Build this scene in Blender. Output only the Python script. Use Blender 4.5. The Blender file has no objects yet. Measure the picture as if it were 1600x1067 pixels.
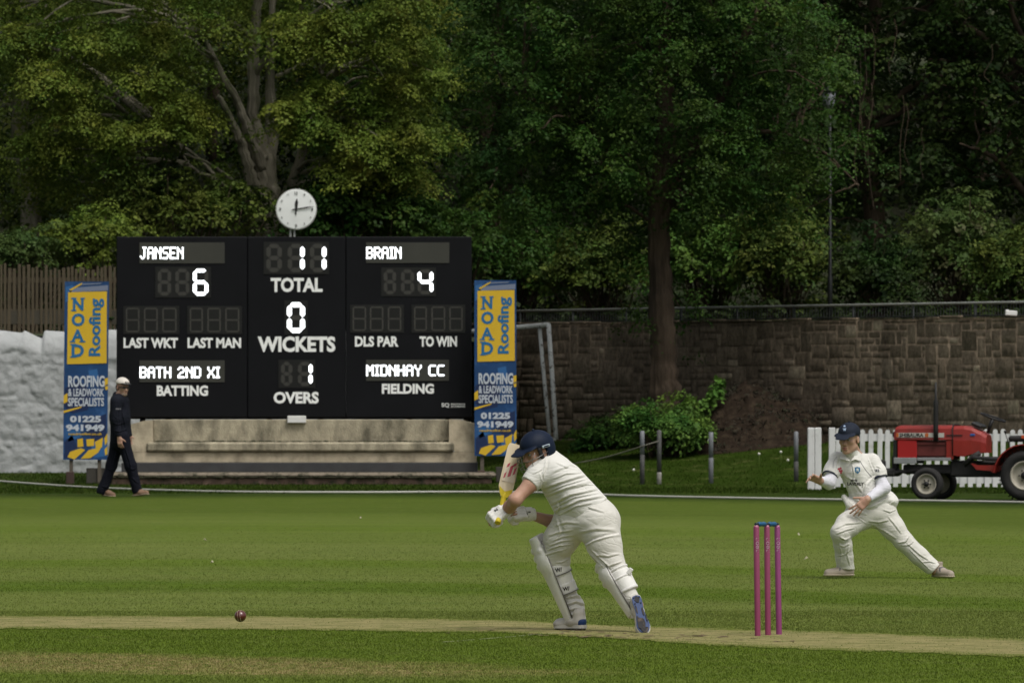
import bpy, math, random
import numpy as np
from mathutils import Vector, Matrix
rnd = random.Random(7)
rng = np.random.default_rng(11)
R = math.radians
SC = bpy.context.scene
COL = SC.collection

# ------------------------------------------------------------------ camera, sky, sun, exposure
FPX, HZ, CAMZ = 10935.0, 613.0, 1.56       # focal length and horizon row for a 1600 px wide frame; eye height
cam = bpy.data.cameras.new('camera'); cam_o = bpy.data.objects.new('camera', cam); COL.objects.link(cam_o)
cam_o.location = (0, 0, CAMZ); cam_o.rotation_euler = (R(90), 0, 0)
cam.sensor_width = 36; cam.lens = 36 * FPX / 1600; cam.shift_y = (HZ - 533.5) / 1600
cam.clip_start = 0.5; cam.clip_end = 3000
cam.dof.use_dof = True; cam.dof.focus_distance = 46.0; cam.dof.aperture_fstop = 15
SC.camera = cam_o
SUN_EL, SUN_AZ = 60, 36                     # soft light from high on the right, behind the camera
w = bpy.data.worlds.new('World'); SC.world = w; w.use_nodes = True
nt = w.node_tree; bg = nt.nodes['Background']
sky = nt.nodes.new('ShaderNodeTexSky'); sky.sky_type = 'NISHITA'; sky.sun_disc = False
sky.sun_elevation = R(SUN_EL); sky.sun_rotation = R(180 - SUN_AZ); sky.air_density = 1.0; sky.dust_density = 6.0; sky.ozone_density = 1.0
hs = nt.nodes.new('ShaderNodeHueSaturation'); hs.inputs['Saturation'].default_value = 0.30   # grey overcast
nt.links.new(sky.outputs[0], hs.inputs['Color']); nt.links.new(hs.outputs[0], bg.inputs[0])
bg.inputs[1].default_value = 0.085
sun = bpy.data.lights.new('sun', 'SUN'); sun.energy = 1.15; sun.angle = R(24); sun.color = (1, .955, .88)
sun_o = bpy.data.objects.new('sun', sun); COL.objects.link(sun_o)
az = R(SUN_AZ); sd = Vector((math.sin(az) * math.cos(R(SUN_EL)), -math.cos(az) * math.cos(R(SUN_EL)), math.sin(R(SUN_EL))))
sun_o.rotation_euler = sd.to_track_quat('Z', 'Y').to_euler(); sun_o.location = (20, -20, 60)
SC.view_settings.view_transform = 'Standard'; SC.view_settings.look = 'None'
SC.view_settings.gamma = 1; SC.view_settings.use_curve_mapping = False
SC.view_settings.exposure = 0.50

def PX(px, Y): return (px - 800) * Y / FPX
def PZ(py, Y): return CAMZ - (py - HZ) * Y / FPX
def P(px, py, Y): return Vector((PX(px, Y), Y, PZ(py, Y)))
def GY(py): return CAMZ * FPX / (py - HZ)      # distance of flat ground seen at that row

# ------------------------------------------------------------------ object helpers
def link(o, parent=None):
    COL.objects.link(o)
    if parent: o.parent = parent
    return o
def tag(o, label=None, cat=None, group=None, kind=None):
    if label: o['label'] = label
    if cat: o['category'] = cat
    if group: o['group'] = group
    if kind: o['kind'] = kind
    return o
def empty(name, loc, label, cat, group=None, rz=0):
    o = bpy.data.objects.new(name, None); o.empty_display_size = .1
    o.location = loc; o.rotation_euler = (0, 0, rz); link(o)
    return tag(o, label, cat, group)
def np_mesh(name, V, F, mats, smooth=False, mi=None):
    """V (n,3), F (m,k) equal-size polygons"""
    V = np.asarray(V, np.float32); F = np.asarray(F, np.int32); m, k = F.shape
    me = bpy.data.meshes.new(name)
    me.vertices.add(len(V)); me.vertices.foreach_set('co', V.ravel())
    me.loops.add(m * k); me.loops.foreach_set('vertex_index', F.ravel())
    me.polygons.add(m); me.polygons.foreach_set('loop_start', np.arange(0, m * k, k, dtype=np.int32))
    if smooth: me.polygons.foreach_set('use_smooth', np.ones(m, bool))
    for mt in (mats if isinstance(mats, (list, tuple)) else [mats]): me.materials.append(mt)
    if mi is not None: me.polygons.foreach_set('material_index', np.asarray(mi, np.int32))
    me.update(calc_edges=True); me.validate()
    return me
def np_obj(name, V, F, mats, parent=None, smooth=False, mi=None):
    return link(bpy.data.objects.new(name, np_mesh(name, V, F, mats, smooth, mi)), parent)
def vattr(o, name, vals):
    a = o.data.attributes.new(name, 'FLOAT', 'POINT'); a.data.foreach_set('value', np.asarray(vals, np.float32))
def fattr(o, name, vals):
    a = o.data.attributes.new(name, 'FLOAT', 'FACE'); a.data.foreach_set('value', np.asarray(vals, np.float32))

def grow(pts, k=5, jit=.0, r=None):
    """subdivide a limb polyline smoothly"""
    out = []
    for i in range(len(pts) - 1):
        p = [np.array(pts[max(i - 1, 0)]), np.array(pts[i]), np.array(pts[i + 1]), np.array(pts[min(i + 2, len(pts) - 1)])]
        for j in range(k):
            t = j / k; q = .5 * ((2 * p[1]) + (-p[0] + p[2]) * t + (2 * p[0] - 5 * p[1] + 4 * p[2] - p[3]) * t * t + (-p[0] + 3 * p[1] - 3 * p[2] + p[3]) * t ** 3)
            if r is not None: q = q + r.normal(0, jit, 3)
            out.append(q)
    out.append(np.array(pts[-1])); return out
class MB:
    """collects boxes, bars, tubes, lathes and prisms into one mesh object"""
    def __init__(s): s.v = []; s.f = []; s.sm = []
    def add(s, vs, fs, smooth=False):
        n = len(s.v); s.v += [tuple(v) for v in vs]; s.f += [tuple(i + n for i in f) for f in fs]; s.sm += [smooth] * len(fs)
    def box(s, c, d, rot=None, bev=0.0):
        hx, hy, hz = d[0] / 2, d[1] / 2, d[2] / 2; c = Vector(c); M = rot or Matrix.Identity(3)
        if bev <= 0:
            vs = [c + M @ Vector((x * hx, y * hy, z * hz)) for x in (-1, 1) for y in (-1, 1) for z in (-1, 1)]
            s.add(vs, [(0, 1, 3, 2), (4, 6, 7, 5), (0, 4, 5, 1), (2, 3, 7, 6), (0, 2, 6, 4), (1, 5, 7, 3)])
        else:
            b = min(bev, hx * .9, hy * .9, hz * .9); idx = {}; vs = []
            for x in (-1, 1):
                for y in (-1, 1):
                    for z in (-1, 1):
                        for a in range(3):
                            h = [hx - b, hy - b, hz - b]; h[a] = (hx, hy, hz)[a]
                            idx[(x, y, z, a)] = len(vs); vs.append(c + M @ Vector((x * h[0], y * h[1], z * h[2])))
            fs = []
            for a in range(3):
                o1, o2 = [i for i in range(3) if i != a]
                for sg in (-1, 1):
                    q = []
                    for (p, r) in ((-1, -1), (1, -1), (1, 1), (-1, 1)):
                        k = [0, 0, 0]; k[a] = sg; k[o1] = p; k[o2] = r; q.append(idx[(*k, a)])
                    fs.append(q)
            for a in range(3):
                o1, o2 = [i for i in range(3) if i != a]
                for p in (-1, 1):
                    for r in (-1, 1):
                        k1 = [0, 0, 0]; k1[o1] = p; k1[o2] = r; k2 = list(k1); k1[a] = -1; k2[a] = 1
                        fs.append([idx[(*k1, o1)], idx[(*k2, o1)], idx[(*k2, o2)], idx[(*k1, o2)]])
            for x in (-1, 1):
                for y in (-1, 1):
                    for z in (-1, 1): fs.append([idx[(x, y, z, a)] for a in range(3)])
            s.add(vs, fs)
    def tube(s, pts, rad, n=10, cap=True, smooth=True, flat=1.0, up=None, rough=None):
        pts = [Vector(p) for p in pts]; m = len(pts)
        rad = rad if isinstance(rad, (list, tuple)) else [rad] * m
        vs = []; fs = []; prev = None
        for i, p in enumerate(pts):
            t = (pts[min(i + 1, m - 1)] - pts[max(i - 1, 0)]).normalized()
            if prev is None:
                a = Vector(up) if up else (Vector((0, 0, 1)) if abs(t.z) < .9 else Vector((0, 1, 0)))
                u = (a - t * a.dot(t)).normalized()
            else: u = (prev - t * prev.dot(t)).normalized()
            prev = u; b = t.cross(u)
            for k in range(n):
                an = 2 * math.pi * k / n; vs.append(p + (u * math.cos(an) * flat + b * math.sin(an)) * (rad[i] * (1 + (rough(an, i) if rough else 0))))
        for i in range(m - 1):
            for k in range(n):
                k2 = (k + 1) % n; fs.append((i * n + k, i * n + k2, (i + 1) * n + k2, (i + 1) * n + k))
        s.add(vs, fs, smooth)
        if cap:
            b0 = len(s.v) - len(vs)
            s.f.append(tuple(b0 + k for k in reversed(range(n)))); s.f.append(tuple(b0 + (m - 1) * n + k for k in range(n))); s.sm += [False, False]
    def lathe(s, prof, c, axis='Z', n=24, smooth=True, cap=True):
        c = Vector(c); vs = []; fs = []
        for (r, h) in prof:
            for k in range(n):
                a = 2 * math.pi * k / n; x, y = r * math.cos(a), r * math.sin(a)
                vs.append(c + (Vector((x, y, h)) if axis == 'Z' else Vector((x, h, y)) if axis == 'Y' else Vector((h, x, y))))
        for i in range(len(prof) - 1):
            for k in range(n):
                k2 = (k + 1) % n; fs.append((i * n + k, i * n + k2, (i + 1) * n + k2, (i + 1) * n + k))
        if cap: fs.append(tuple(reversed(range(n)))); fs.append(tuple((len(prof) - 1) * n + k for k in range(n)))
        s.add(vs, fs, smooth)
    def prism(s, poly, y0, y1, frame=None):
        """outline poly [(x,z)] extruded from depth y0 to y1"""
        n = len(poly); vs = [(x, y0, z) for x, z in poly] + [(x, y1, z) for x, z in poly]
        if frame: vs = [frame @ Vector(v) for v in vs]
        fs = [tuple(range(n)), tuple(reversed(range(n, 2 * n)))] + [(i, (i + 1) % n, n + (i + 1) % n, n + i)[::-1] for i in range(n)]
        s.add(vs, fs)
    def ball(s, c, r, n=12, m=8):
        r = r if isinstance(r, (tuple, list)) else (r, r, r); vs = []; fs = []
        for i in range(m + 1):
            th = math.pi * i / m
            for k in range(n):
                a = 2 * math.pi * k / n
                vs.append((c[0] + r[0] * math.sin(th) * math.cos(a), c[1] + r[1] * math.sin(th) * math.sin(a), c[2] + r[2] * math.cos(th)))
        for i in range(m):
            for k in range(n): fs.append((i * n + k, (i + 1) * n + k, (i + 1) * n + (k + 1) % n, i * n + (k + 1) % n))
        s.add(vs, fs, True)
    def build(s, name, mat, parent=None):
        me = bpy.data.meshes.new(name); me.from_pydata(s.v, [], s.f)
        me.polygons.foreach_set('use_smooth', s.sm); me.materials.append(mat)
        me.validate(); me.update()
        import bmesh
        bm = bmesh.new(); bm.from_mesh(me); bmesh.ops.recalc_face_normals(bm, faces=bm.faces); bm.to_mesh(me); bm.free()
        return link(bpy.data.objects.new(name, me), parent)

def text_mesh(txt, box, y, bold=0.0, depth=.004, spacing=1.0, rot90=False):
    """built-in font lettering fitted into box=(x0,z0,x1,z1) on the plane y (facing -Y); returns verts, faces"""
    cu = bpy.data.curves.new('lettering', 'FONT'); cu.body = txt; cu.size = 1; cu.offset = bold; cu.extrude = .01; cu.space_character = spacing
    cu.resolution_u = 3
    o = bpy.data.objects.new('lettering', cu); COL.objects.link(o)
    dg = bpy.context.evaluated_depsgraph_get(); dg.update()
    me = bpy.data.meshes.new_from_object(o.evaluated_get(dg))
    vs = np.array([v.co[:] for v in me.vertices]); fs = [tuple(p.vertices) for p in me.polygons]
    bpy.data.objects.remove(o); bpy.data.curves.remove(cu); bpy.data.meshes.remove(me)
    mn, mx = vs.min(0), vs.max(0); u = (vs - mn) / np.maximum(mx - mn, 1e-6)
    x0, z0, x1, z1 = box
    if rot90: X = x0 + (1 - u[:, 1]) * (x1 - x0); Z = z0 + u[:, 0] * (z1 - z0)
    else: X = x0 + u[:, 0] * (x1 - x0); Z = z0 + u[:, 1] * (z1 - z0)
    Yv = y - u[:, 2] * depth
    return [(a, b, c) for a, b, c in zip(X, Yv, Z)], fs

# ------------------------------------------------------------------ materials
MATS = {}
def mat(name, col, rough=.6, spec=.4, metal=0, var=0.0, vscale=4.0, bump=0.0, bscale=40.0, stretch=(1, 1, 1), col2=None, c2scale=3.0, c2lo=.5, c2hi=.65, emit=0, trans=0, sheen=0, coat=0):
    m = bpy.data.materials.new(name); m.use_nodes = True; t = m.node_tree; b = t.nodes['Principled BSDF']
    b.inputs['Roughness'].default_value = rough; b.inputs['Specular IOR Level'].default_value = spec; b.inputs['Metallic'].default_value = metal
    b.inputs['Base Color'].default_value = (*col, 1)
    if sheen: b.inputs['Sheen Weight'].default_value = sheen
    if coat: b.inputs['Coat Weight'].default_value = coat; b.inputs['Coat Roughness'].default_value = .15
    if emit: b.inputs['Emission Color'].default_value = (*col, 1); b.inputs['Emission Strength'].default_value = emit
    tc = t.nodes.new('ShaderNodeTexCoord'); mp = t.nodes.new('ShaderNodeMapping'); mp.inputs['Scale'].default_value = stretch
    t.links.new(tc.outputs['Object'], mp.inputs[0])
    def noise(sc, det=5, rg=.6):
        n = t.nodes.new('ShaderNodeTexNoise'); n.inputs['Scale'].default_value = sc; n.inputs['Detail'].default_value = det; n.inputs['Roughness'].default_value = rg
        t.links.new(mp.outputs[0], n.inputs['Vector']); return n
    out = None
    if var or col2:
        rgb = t.nodes.new('ShaderNodeRGB'); rgb.outputs[0].default_value = (*col, 1); out = rgb.outputs[0]
        if col2:
            n = noise(c2scale); r = t.nodes.new('ShaderNodeMapRange'); r.inputs[1].default_value = c2lo; r.inputs[2].default_value = c2hi
            t.links.new(n.outputs[0], r.inputs[0]); mx = t.nodes.new('ShaderNodeMixRGB'); mx.inputs[2].default_value = (*col2, 1)
            t.links.new(r.outputs[0], mx.inputs[0]); t.links.new(out, mx.inputs[1]); out = mx.outputs[0]
        if var:
            n = noise(vscale); r = t.nodes.new('ShaderNodeMapRange'); r.inputs[1].default_value = .25; r.inputs[2].default_value = .75
            r.inputs[3].default_value = 1 - var; r.inputs[4].default_value = 1 + var; t.links.new(n.outputs[0], r.inputs[0])
            mx = t.nodes.new('ShaderNodeVectorMath'); mx.operation = 'SCALE'; t.links.new(out, mx.inputs[0]); t.links.new(r.outputs[0], mx.inputs['Scale']); out = mx.outputs[0]
        t.links.new(out, b.inputs['Base Color'])
    if bump:
        n = noise(bscale, 6); bp = t.nodes.new('ShaderNodeBump'); bp.inputs['Strength'].default_value = bump; bp.inputs['Distance'].default_value = .02
        t.links.new(n.outputs[0], bp.inputs['Height']); t.links.new(bp.outputs[0], b.inputs['Normal'])
    MATS[name] = m; return m
def leaf_mat(name, c1, c2, c3=None, trans=.3):
    """leaf colour runs from c1 to c2 with the per-leaf attribute 'v'"""
    m = bpy.data.materials.new(name); m.use_nodes = True; t = m.node_tree; b = t.nodes['Principled BSDF']
    at = t.nodes.new('ShaderNodeAttribute'); at.attribute_name = 'v'
    cr = t.nodes.new('ShaderNodeValToRGB'); e = cr.color_ramp.elements
    e[0].color = (*c1, 1); e[1].color = (*c2, 1); e[0].position = .1; e[1].position = .8
    if c3: k = e.new(.97); k.color = (*c3, 1)
    t.links.new(at.outputs['Fac'], cr.inputs[0])
    g = t.nodes.new('ShaderNodeNewGeometry'); nz = t.nodes.new('ShaderNodeTexNoise'); nz.inputs['Scale'].default_value = 1.3; nz.inputs['Detail'].default_value = 4; t.links.new(g.outputs['Position'], nz.inputs['Vector'])
    hm = t.nodes.new('ShaderNodeMapRange'); hm.inputs[1].default_value = .3; hm.inputs[2].default_value = .7; hm.inputs[3].default_value = .480; hm.inputs[4].default_value = .535; t.links.new(nz.outputs[0], hm.inputs[0])
    hv = t.nodes.new('ShaderNodeHueSaturation'); hv.inputs['Value'].default_value = .95; hv.inputs['Saturation'].default_value = .95; t.links.new(hm.outputs[0], hv.inputs['Hue']); t.links.new(cr.outputs[0], hv.inputs['Color']); cr = hv   # boughs differ in hue, some yellower, some greener
    t.links.new(cr.outputs[0], b.inputs['Base Color'])
    b.inputs['Roughness'].default_value = .55; b.inputs['Specular IOR Level'].default_value = .12
    tl = t.nodes.new('ShaderNodeBsdfTranslucent'); t.links.new(cr.outputs[0], tl.inputs[0])
    mx = t.nodes.new('ShaderNodeMixShader'); mx.inputs[0].default_value = trans
    t.links.new(b.outputs[0], mx.inputs[1]); t.links.new(tl.outputs[0], mx.inputs[2]); t.links.new(mx.outputs[0], t.nodes['Material Output'].inputs[0])
    return m
# ------------------------------------------------------------------ ground
def wall_y(X): return 130.0 - 1.52 * X                       # line of the stone wall on the right
def bank_z(X, Y):
    X = np.asarray(X, float); Y = np.asarray(Y, float)
    wy = np.clip(130.0 - 1.52 * X, 112, 131); st = np.where(X > 7, 113.5 - (X - 7) * .6, 113.5)
    t = np.clip((Y - st) / np.maximum(wy - 1.2 - st, 2.5), 0, 1)
    A = .30 + .42 * np.clip((X + 1.0) / 2.0, 0, 1)
    return t * t * (3 - 2 * t) * A
def gz(X, Y): return float(bank_z(X, Y))

def grass_nodes(m, attr=False):
    t = m.node_tree; b = t.nodes['Principled BSDF']; L = t.links.new
    b.inputs['Roughness'].default_value = .75; b.inputs['Specular IOR Level'].default_value = .03
    g = t.nodes.new('ShaderNodeNewGeometry'); sp = t.nodes.new('ShaderNodeSeparateXYZ'); L(g.outputs['Position'], sp.inputs[0])
    def math_(op, a, b_=None, c=None):
        n = t.nodes.new('ShaderNodeMath'); n.operation = op
        for i, v in enumerate((a, b_, c)):
            if v is None: continue
            if isinstance(v, (int, float)): n.inputs[i].default_value = v
            else: L(v, n.inputs[i])
        return n.outputs[0]
    def noise(sc, det=4, rg=.6, st=(1, 1, 1)):
        mp = t.nodes.new('ShaderNodeMapping'); mp.inputs['Scale'].default_value = st; L(g.outputs['Position'], mp.inputs[0])
        n = t.nodes.new('ShaderNodeTexNoise'); n.inputs['Scale'].default_value = sc; n.inputs['Detail'].default_value = det; n.inputs['Roughness'].default_value = rg
        L(mp.outputs[0], n.inputs['Vector']); return n.outputs[0]
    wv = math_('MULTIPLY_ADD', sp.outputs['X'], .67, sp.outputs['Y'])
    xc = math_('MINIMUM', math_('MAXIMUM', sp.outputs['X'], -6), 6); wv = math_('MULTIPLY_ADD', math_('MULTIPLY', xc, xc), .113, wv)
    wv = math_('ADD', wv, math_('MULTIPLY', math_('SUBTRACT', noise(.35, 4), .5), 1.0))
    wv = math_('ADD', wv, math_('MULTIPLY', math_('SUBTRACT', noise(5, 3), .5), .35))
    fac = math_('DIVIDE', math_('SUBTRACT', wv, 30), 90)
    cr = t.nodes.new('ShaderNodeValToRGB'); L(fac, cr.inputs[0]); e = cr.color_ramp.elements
    DK = (.076, .118, .012); MD = (.090, .132, .016); LT = (.117, .149, .032); OL = (.102, .138, .024); M2 = (.071, .103, .0135); FR = (.021, .039, .004)  # FR: long bank grass, with the trees' shade put into its green
    stops = [(30, MD), (36, OL), (39.5, MD), (45.2, MD), (48, LT), (53.2, LT), (54.4, DK), (56.6, DK), (57.8, LT), (61.6, OL), (62.2, MD), (64.2, MD), (64.8, LT), (71, LT), (72, OL), (77, OL), (79, MD), (84, OL), (91, M2), (101, M2), (106, FR), (120, FR)]  # M2 in the far outfield: darker, replaces self-shadowing of blades missing there
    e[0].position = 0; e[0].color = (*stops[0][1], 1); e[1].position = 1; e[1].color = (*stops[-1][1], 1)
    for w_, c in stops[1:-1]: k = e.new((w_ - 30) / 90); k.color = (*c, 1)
    col = cr.outputs[0]
    def mixc(f, a, c):
        n = t.nodes.new('ShaderNodeMixRGB'); L(f, n.inputs[0]); L(a, n.inputs[1])
        n.inputs[2].default_value = (*c, 1); return n.outputs[0]
    def rng_(v, a, b_, c=0., d=1.):
        n = t.nodes.new('ShaderNodeMapRange'); n.inputs[1].default_value = a; n.inputs[2].default_value = b_; n.inputs[3].default_value = c; n.inputs[4].default_value = d
        L(v, n.inputs[0]); return n.outputs[0]
    # worn old strip close to the camera on the left
    dx = math_('MULTIPLY', math_('ADD', sp.outputs['X'], 2.3), .36)
    dy = math_('MULTIPLY', math_('SUBTRACT', math_('MULTIPLY_ADD', sp.outputs['X'], .55, sp.outputs['Y']), 40.3 - 1.25), .62)
    d2 = math_('ADD', math_('MULTIPLY', dx, dx), math_('MULTIPLY', dy, dy))
    wear = math_('MULTIPLY', rng_(math_('ADD', d2, math_('MULTIPLY', math_('SUBTRACT', noise(1.6, 5, .65, (.5, 1, 1)), .5), 1.7)), .25, 1.15, 1, 0), rng_(noise(9, 5, .7), .36, .62))
    col = mixc(wear, col, (.265, .21, .095))
    # straw coloured and mossy mottling
    col = mixc(math_('MULTIPLY', rng_(noise(2.2, 6, .7), .52, .75), .45), col, (.165, .165, .06))
    col = mixc(math_('MULTIPLY', rng_(noise(.9, 5, .6), .55, .72), .35), col, (.080, .13, .022))
    v = rng_(noise(45, 4, .7, (.35, 1, 1)), .25, .75, .80, 1.20)
    v = math_('MULTIPLY', v, rng_(noise(1.4, 5, .7, (.12, 1, 1)), .3, .7, .88, 1.12))
    v = math_('MULTIPLY', v, rng_(noise(12, 4, .65, (1, .45, 1)), .25, .75, .84, 1.16))
    if attr:
        at = t.nodes.new('ShaderNodeAttribute'); at.attribute_name = 'v'; v = math_('MULTIPLY', v, rng_(at.outputs['Fac'], 0, 1, .78, 1.22))
    sc_ = t.nodes.new('ShaderNodeVectorMath'); sc_.operation = 'SCALE'; L(col, sc_.inputs[0]); L(v, sc_.inputs['Scale']); L(sc_.outputs[0], b.inputs['Base Color'])
    if not attr:
        bp = t.nodes.new('ShaderNodeBump'); bp.inputs['Strength'].default_value = .5; bp.inputs['Distance'].default_value = .02; L(noise(60, 5, .7), bp.inputs['Height']); L(bp.outputs[0], b.inputs['Normal'])
M_grass = bpy.data.materials.new('turf'); M_grass.use_nodes = True; grass_nodes(M_grass)
M_blade = bpy.data.materials.new('grass_blade'); M_blade.use_nodes = True; grass_nodes(M_blade, True)

def make_ground():
    xs = np.unique(np.concatenate([[-900, -300, -120, -60, -40], np.arange(-30, 31, .75), [40, 60, 120, 300, 900]]))
    ys = np.unique(np.concatenate([[-300, -100, -40, 0, 20], np.arange(30, 112, 4), np.arange(112, 134, .6), [140, 160, 200, 400, 1500]]))
    X, Y = np.meshgrid(xs, ys); Z = bank_z(X, Y)
    V = np.stack([X, Y, Z], -1).reshape(-1, 3); nx, ny = len(xs), len(ys)
    i, j = np.meshgrid(np.arange(nx - 1), np.arange(ny - 1)); a = (j * nx + i).ravel()
    o = np_obj('ground', V, np.stack([a, a + 1, a + nx + 1, a + nx], -1), M_grass, smooth=True); tag(o, kind='structure')
make_ground()

def make_pitch():
    far = [(-300, 958), (0, 962.5), (400, 962.5), (800, 969), (890, 974), (1150, 983), (1350, 988), (1600, 999), (1900, 1014), (3400, 1104)]
    near = [(-300, 976), (0, 982.5), (400, 984), (800, 988.5), (1050, 1004), (1200, 1012), (1350, 1018), (1600, 1026), (1900, 1044), (3400, 1150)]
    def g(px, pts): return GY(np.interp(px, [p[0] for p in pts], [p[1] for p in pts]))
    pxs = np.arange(-300, 3400, 2.5); n = len(pxs); V = []; K = 10
    r = np.random.default_rng(3)
    for k in range(K + 1):
        for p in pxs:
            yf, yn = g(p, far), g(p, near); y = yn + (yf - yn) * k / K
            if k in (0, K): y += r.normal(0, .05) + .10 * math.sin(p * .021 + k) * math.sin(p * .0077) + .07 * math.sin(p * .083 + 2 * k)
            V.append((PX(p, y), y, .004))
    F = [(k * n + i, k * n + i + 1, (k + 1) * n + i + 1, (k + 1) * n + i) for k in range(K) for i in range(n - 1)]
    m = mat('dry_pitch', (.255, .226, .100), rough=.9, spec=.04, var=.42, vscale=42, bump=.5, bscale=60, col2=(.14, .15, .05), c2scale=4.5, c2lo=.42, c2hi=.66)
    o = np_obj('pitch', V, F, m); tag(o, kind='structure'); vattr(o, 'edge', np.repeat(np.abs(np.linspace(-1, 1, K + 1)), n))
    t = m.node_tree; b = t.nodes['Principled BSDF']; src = b.inputs['Base Color'].links[0].from_socket; L = t.links.new      # grass creeps in from both sides
    at = t.nodes.new('ShaderNodeAttribute'); at.attribute_name = 'edge'; nz = t.nodes.new('ShaderNodeTexNoise'); nz.inputs['Scale'].default_value = 6; nz.inputs['Detail'].default_value = 7; nz.inputs['Roughness'].default_value = .75
    tc = t.nodes.new('ShaderNodeTexCoord'); mp = t.nodes.new('ShaderNodeMapping'); mp.inputs['Scale'].default_value = (.4, 1, 1); L(tc.outputs['Object'], mp.inputs[0]); L(mp.outputs[0], nz.inputs['Vector'])
    ad = t.nodes.new('ShaderNodeMath'); ad.operation = 'MULTIPLY_ADD'; ad.inputs[1].default_value = 1.5; L(nz.outputs[0], ad.inputs[0]); L(at.outputs['Fac'], ad.inputs[2])
    mr = t.nodes.new('ShaderNodeMapRange'); mr.inputs[1].default_value = 1.40; mr.inputs[2].default_value = 1.85; L(ad.outputs[0], mr.inputs[0])
    mx = t.nodes.new('ShaderNodeMixRGB'); mx.inputs[2].default_value = (.105, .135, .020, 1); L(mr.outputs[0], mx.inputs[0]); L(src, mx.inputs[1]); L(mx.outputs[0], b.inputs['Base Color'])
    md = mat('scuffed_earth', (.155, .115, .07), rough=.95, spec=.1, var=.25, vscale=30)
    mb = MB(); rr = random.Random(5)
    for i in range(64):                                     # scuff marks where the batters stand
        px = rr.gauss(960, 110) if i < 60 else rr.uniform(760, 1330); py = np.interp(px, [700, 1350], [983, 1003]) + rr.uniform(-4, 7)
        Y = GY(py); x = PX(px, Y); a = rr.uniform(.012, .045); b = rr.uniform(.02, .07)
        pts = [(x + a * math.cos(t) * rr.uniform(.5, 1.2), Y + b * math.sin(t) * rr.uniform(.5, 1.2), .008) for t in [k * .785 for k in range(8)]]
        mb.add(pts, [tuple(range(8))])
    tag(mb.build('pitch_scuffs', md), kind='structure')
    mw = mat('faded_chalk', (.19, .225, .10), rough=.9)
    mb = MB()
    for i in range(60):                                     # faint old crease line
        t = i / 60; px = 690 + 215 * t; py = 1003.5 - 18 * t ** 1.1; Y = GY(py); x = PX(px, Y)
        if rr.random() < .75: mb.box((x, Y, .0045), (.014, .07 * rr.uniform(.4, 1), .002))
    tag(mb.build('old_crease_mark', mw), kind='structure')
make_pitch()

def make_blades():
    r = np.random.default_rng(21)
    def field(n, y0, y1, h):
        # density even over the ground inside a wedge a little wider than the view
        Y = np.sqrt(r.uniform(y0 ** 2, y1 ** 2, n)); X = r.uniform(-1, 1, n) * (Y * .080 + 3.4)
        return X, Y, np.full(n, h)
    A = field(720000, 34, 50, .009); B = field(620000, 50, 84, .009)
    Xb = r.uniform(-12, 14, 90000); Yb = r.uniform(108, 124, 90000); C = (Xb, Yb, np.full(90000, .035))
    kb = r.random(len(B[0])) < np.clip((84 - B[1]) / 34, 0, 1) ** 1.6; B = (B[0][kb], B[1][kb], B[2][kb])
    X = np.concatenate([A[0], B[0], C[0]]); Y = np.concatenate([A[1], B[1], C[1]]); H = np.concatenate([A[2], B[2], C[2]])
    # the worn pitch carries few blades
    px = 800 + X * FPX / Y; py = HZ + CAMZ * FPX / Y
    far = np.interp(px, [0, 400, 800, 890, 1150, 1350, 1600, 3400], [962.5, 962.5, 969, 974, 983, 988, 999, 1104]); near = np.interp(px, [0, 400, 800, 1050, 1200, 1350, 1600, 3400], [982.5, 984, 988.5, 1004, 1012, 1018, 1026, 1150])
    on = (py > far) & (py < near); keep = ~on | (r.random(len(X)) < .06 + .5 * np.clip(np.abs(2 * (py - far) / (near - far) - 1) * 3 - 2, 0, 1))
    keep &= (Y < wall_y(X) - .3) | (X < -1)
    X, Y, H = X[keep], Y[keep], H[keep]; n = len(X); H = H * r.uniform(.5, 1.4, n)
    a = r.uniform(0, 2 * np.pi, n); wd = H * .14 + .0012; Z = bank_z(X, Y)
    lean = r.normal(0, .5, (n, 2)) * H[:, None]
    p0 = np.stack([X - np.cos(a) * wd, Y - np.sin(a) * wd, Z], -1); p1 = np.stack([X + np.cos(a) * wd, Y + np.sin(a) * wd, Z], -1)
    p2 = np.stack([X + lean[:, 0], Y + lean[:, 1], Z + H], -1)
    V = np.stack([p0, p1, p2], 1).reshape(-1, 3); F = np.arange(3 * n).reshape(-1, 3)
    o = np_obj('grass', V, F, M_blade); fattr(o, 'v', r.random(n)); tag(o, kind='stuff')
make_blades()

def make_rope():
    pts = [(-700, 740), (-300, 748), (0, 758), (100, 761.5), (200, 766), (300, 769), (400, 770.6), (560, 771), (700, 770.5), (820, 771), (900, 773.5), (1000, 777), (1150, 780), (1300, 782.5), (1450, 784.5), (1600, 787), (1900, 793), (2400, 806)]
    P3 = [(PX(a, GY(b)), GY(b)) for a, b in pts]; out = []
    for i in range(len(P3) - 1):                            # Catmull-Rom so the rope lies in an even curve
        p = [P3[max(i - 1, 0)], P3[i], P3[i + 1], P3[min(i + 2, len(P3) - 1)]]
        for k in range(8):
            t = k / 8; c = []
            for d in (0, 1):
                a, b, cc, e = [q[d] for q in p]; c.append(.5 * ((2 * b) + (-a + cc) * t + (2 * a - 5 * b + 4 * cc - e) * t * t + (-a + 3 * b - 3 * cc + e) * t ** 3))
            out.append((c[0], c[1], gz(c[0], c[1]) + .022))
    mb = MB(); mb.tube(out, .017, 7)
    tag(mb.build('boundary_rope', mat('weathered_rope', (.42, .42, .37), rough=.9, var=.12, vscale=3)), 'thin pale boundary rope lying in a long curve across the far outfield', 'boundary rope')
make_rope()

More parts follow.
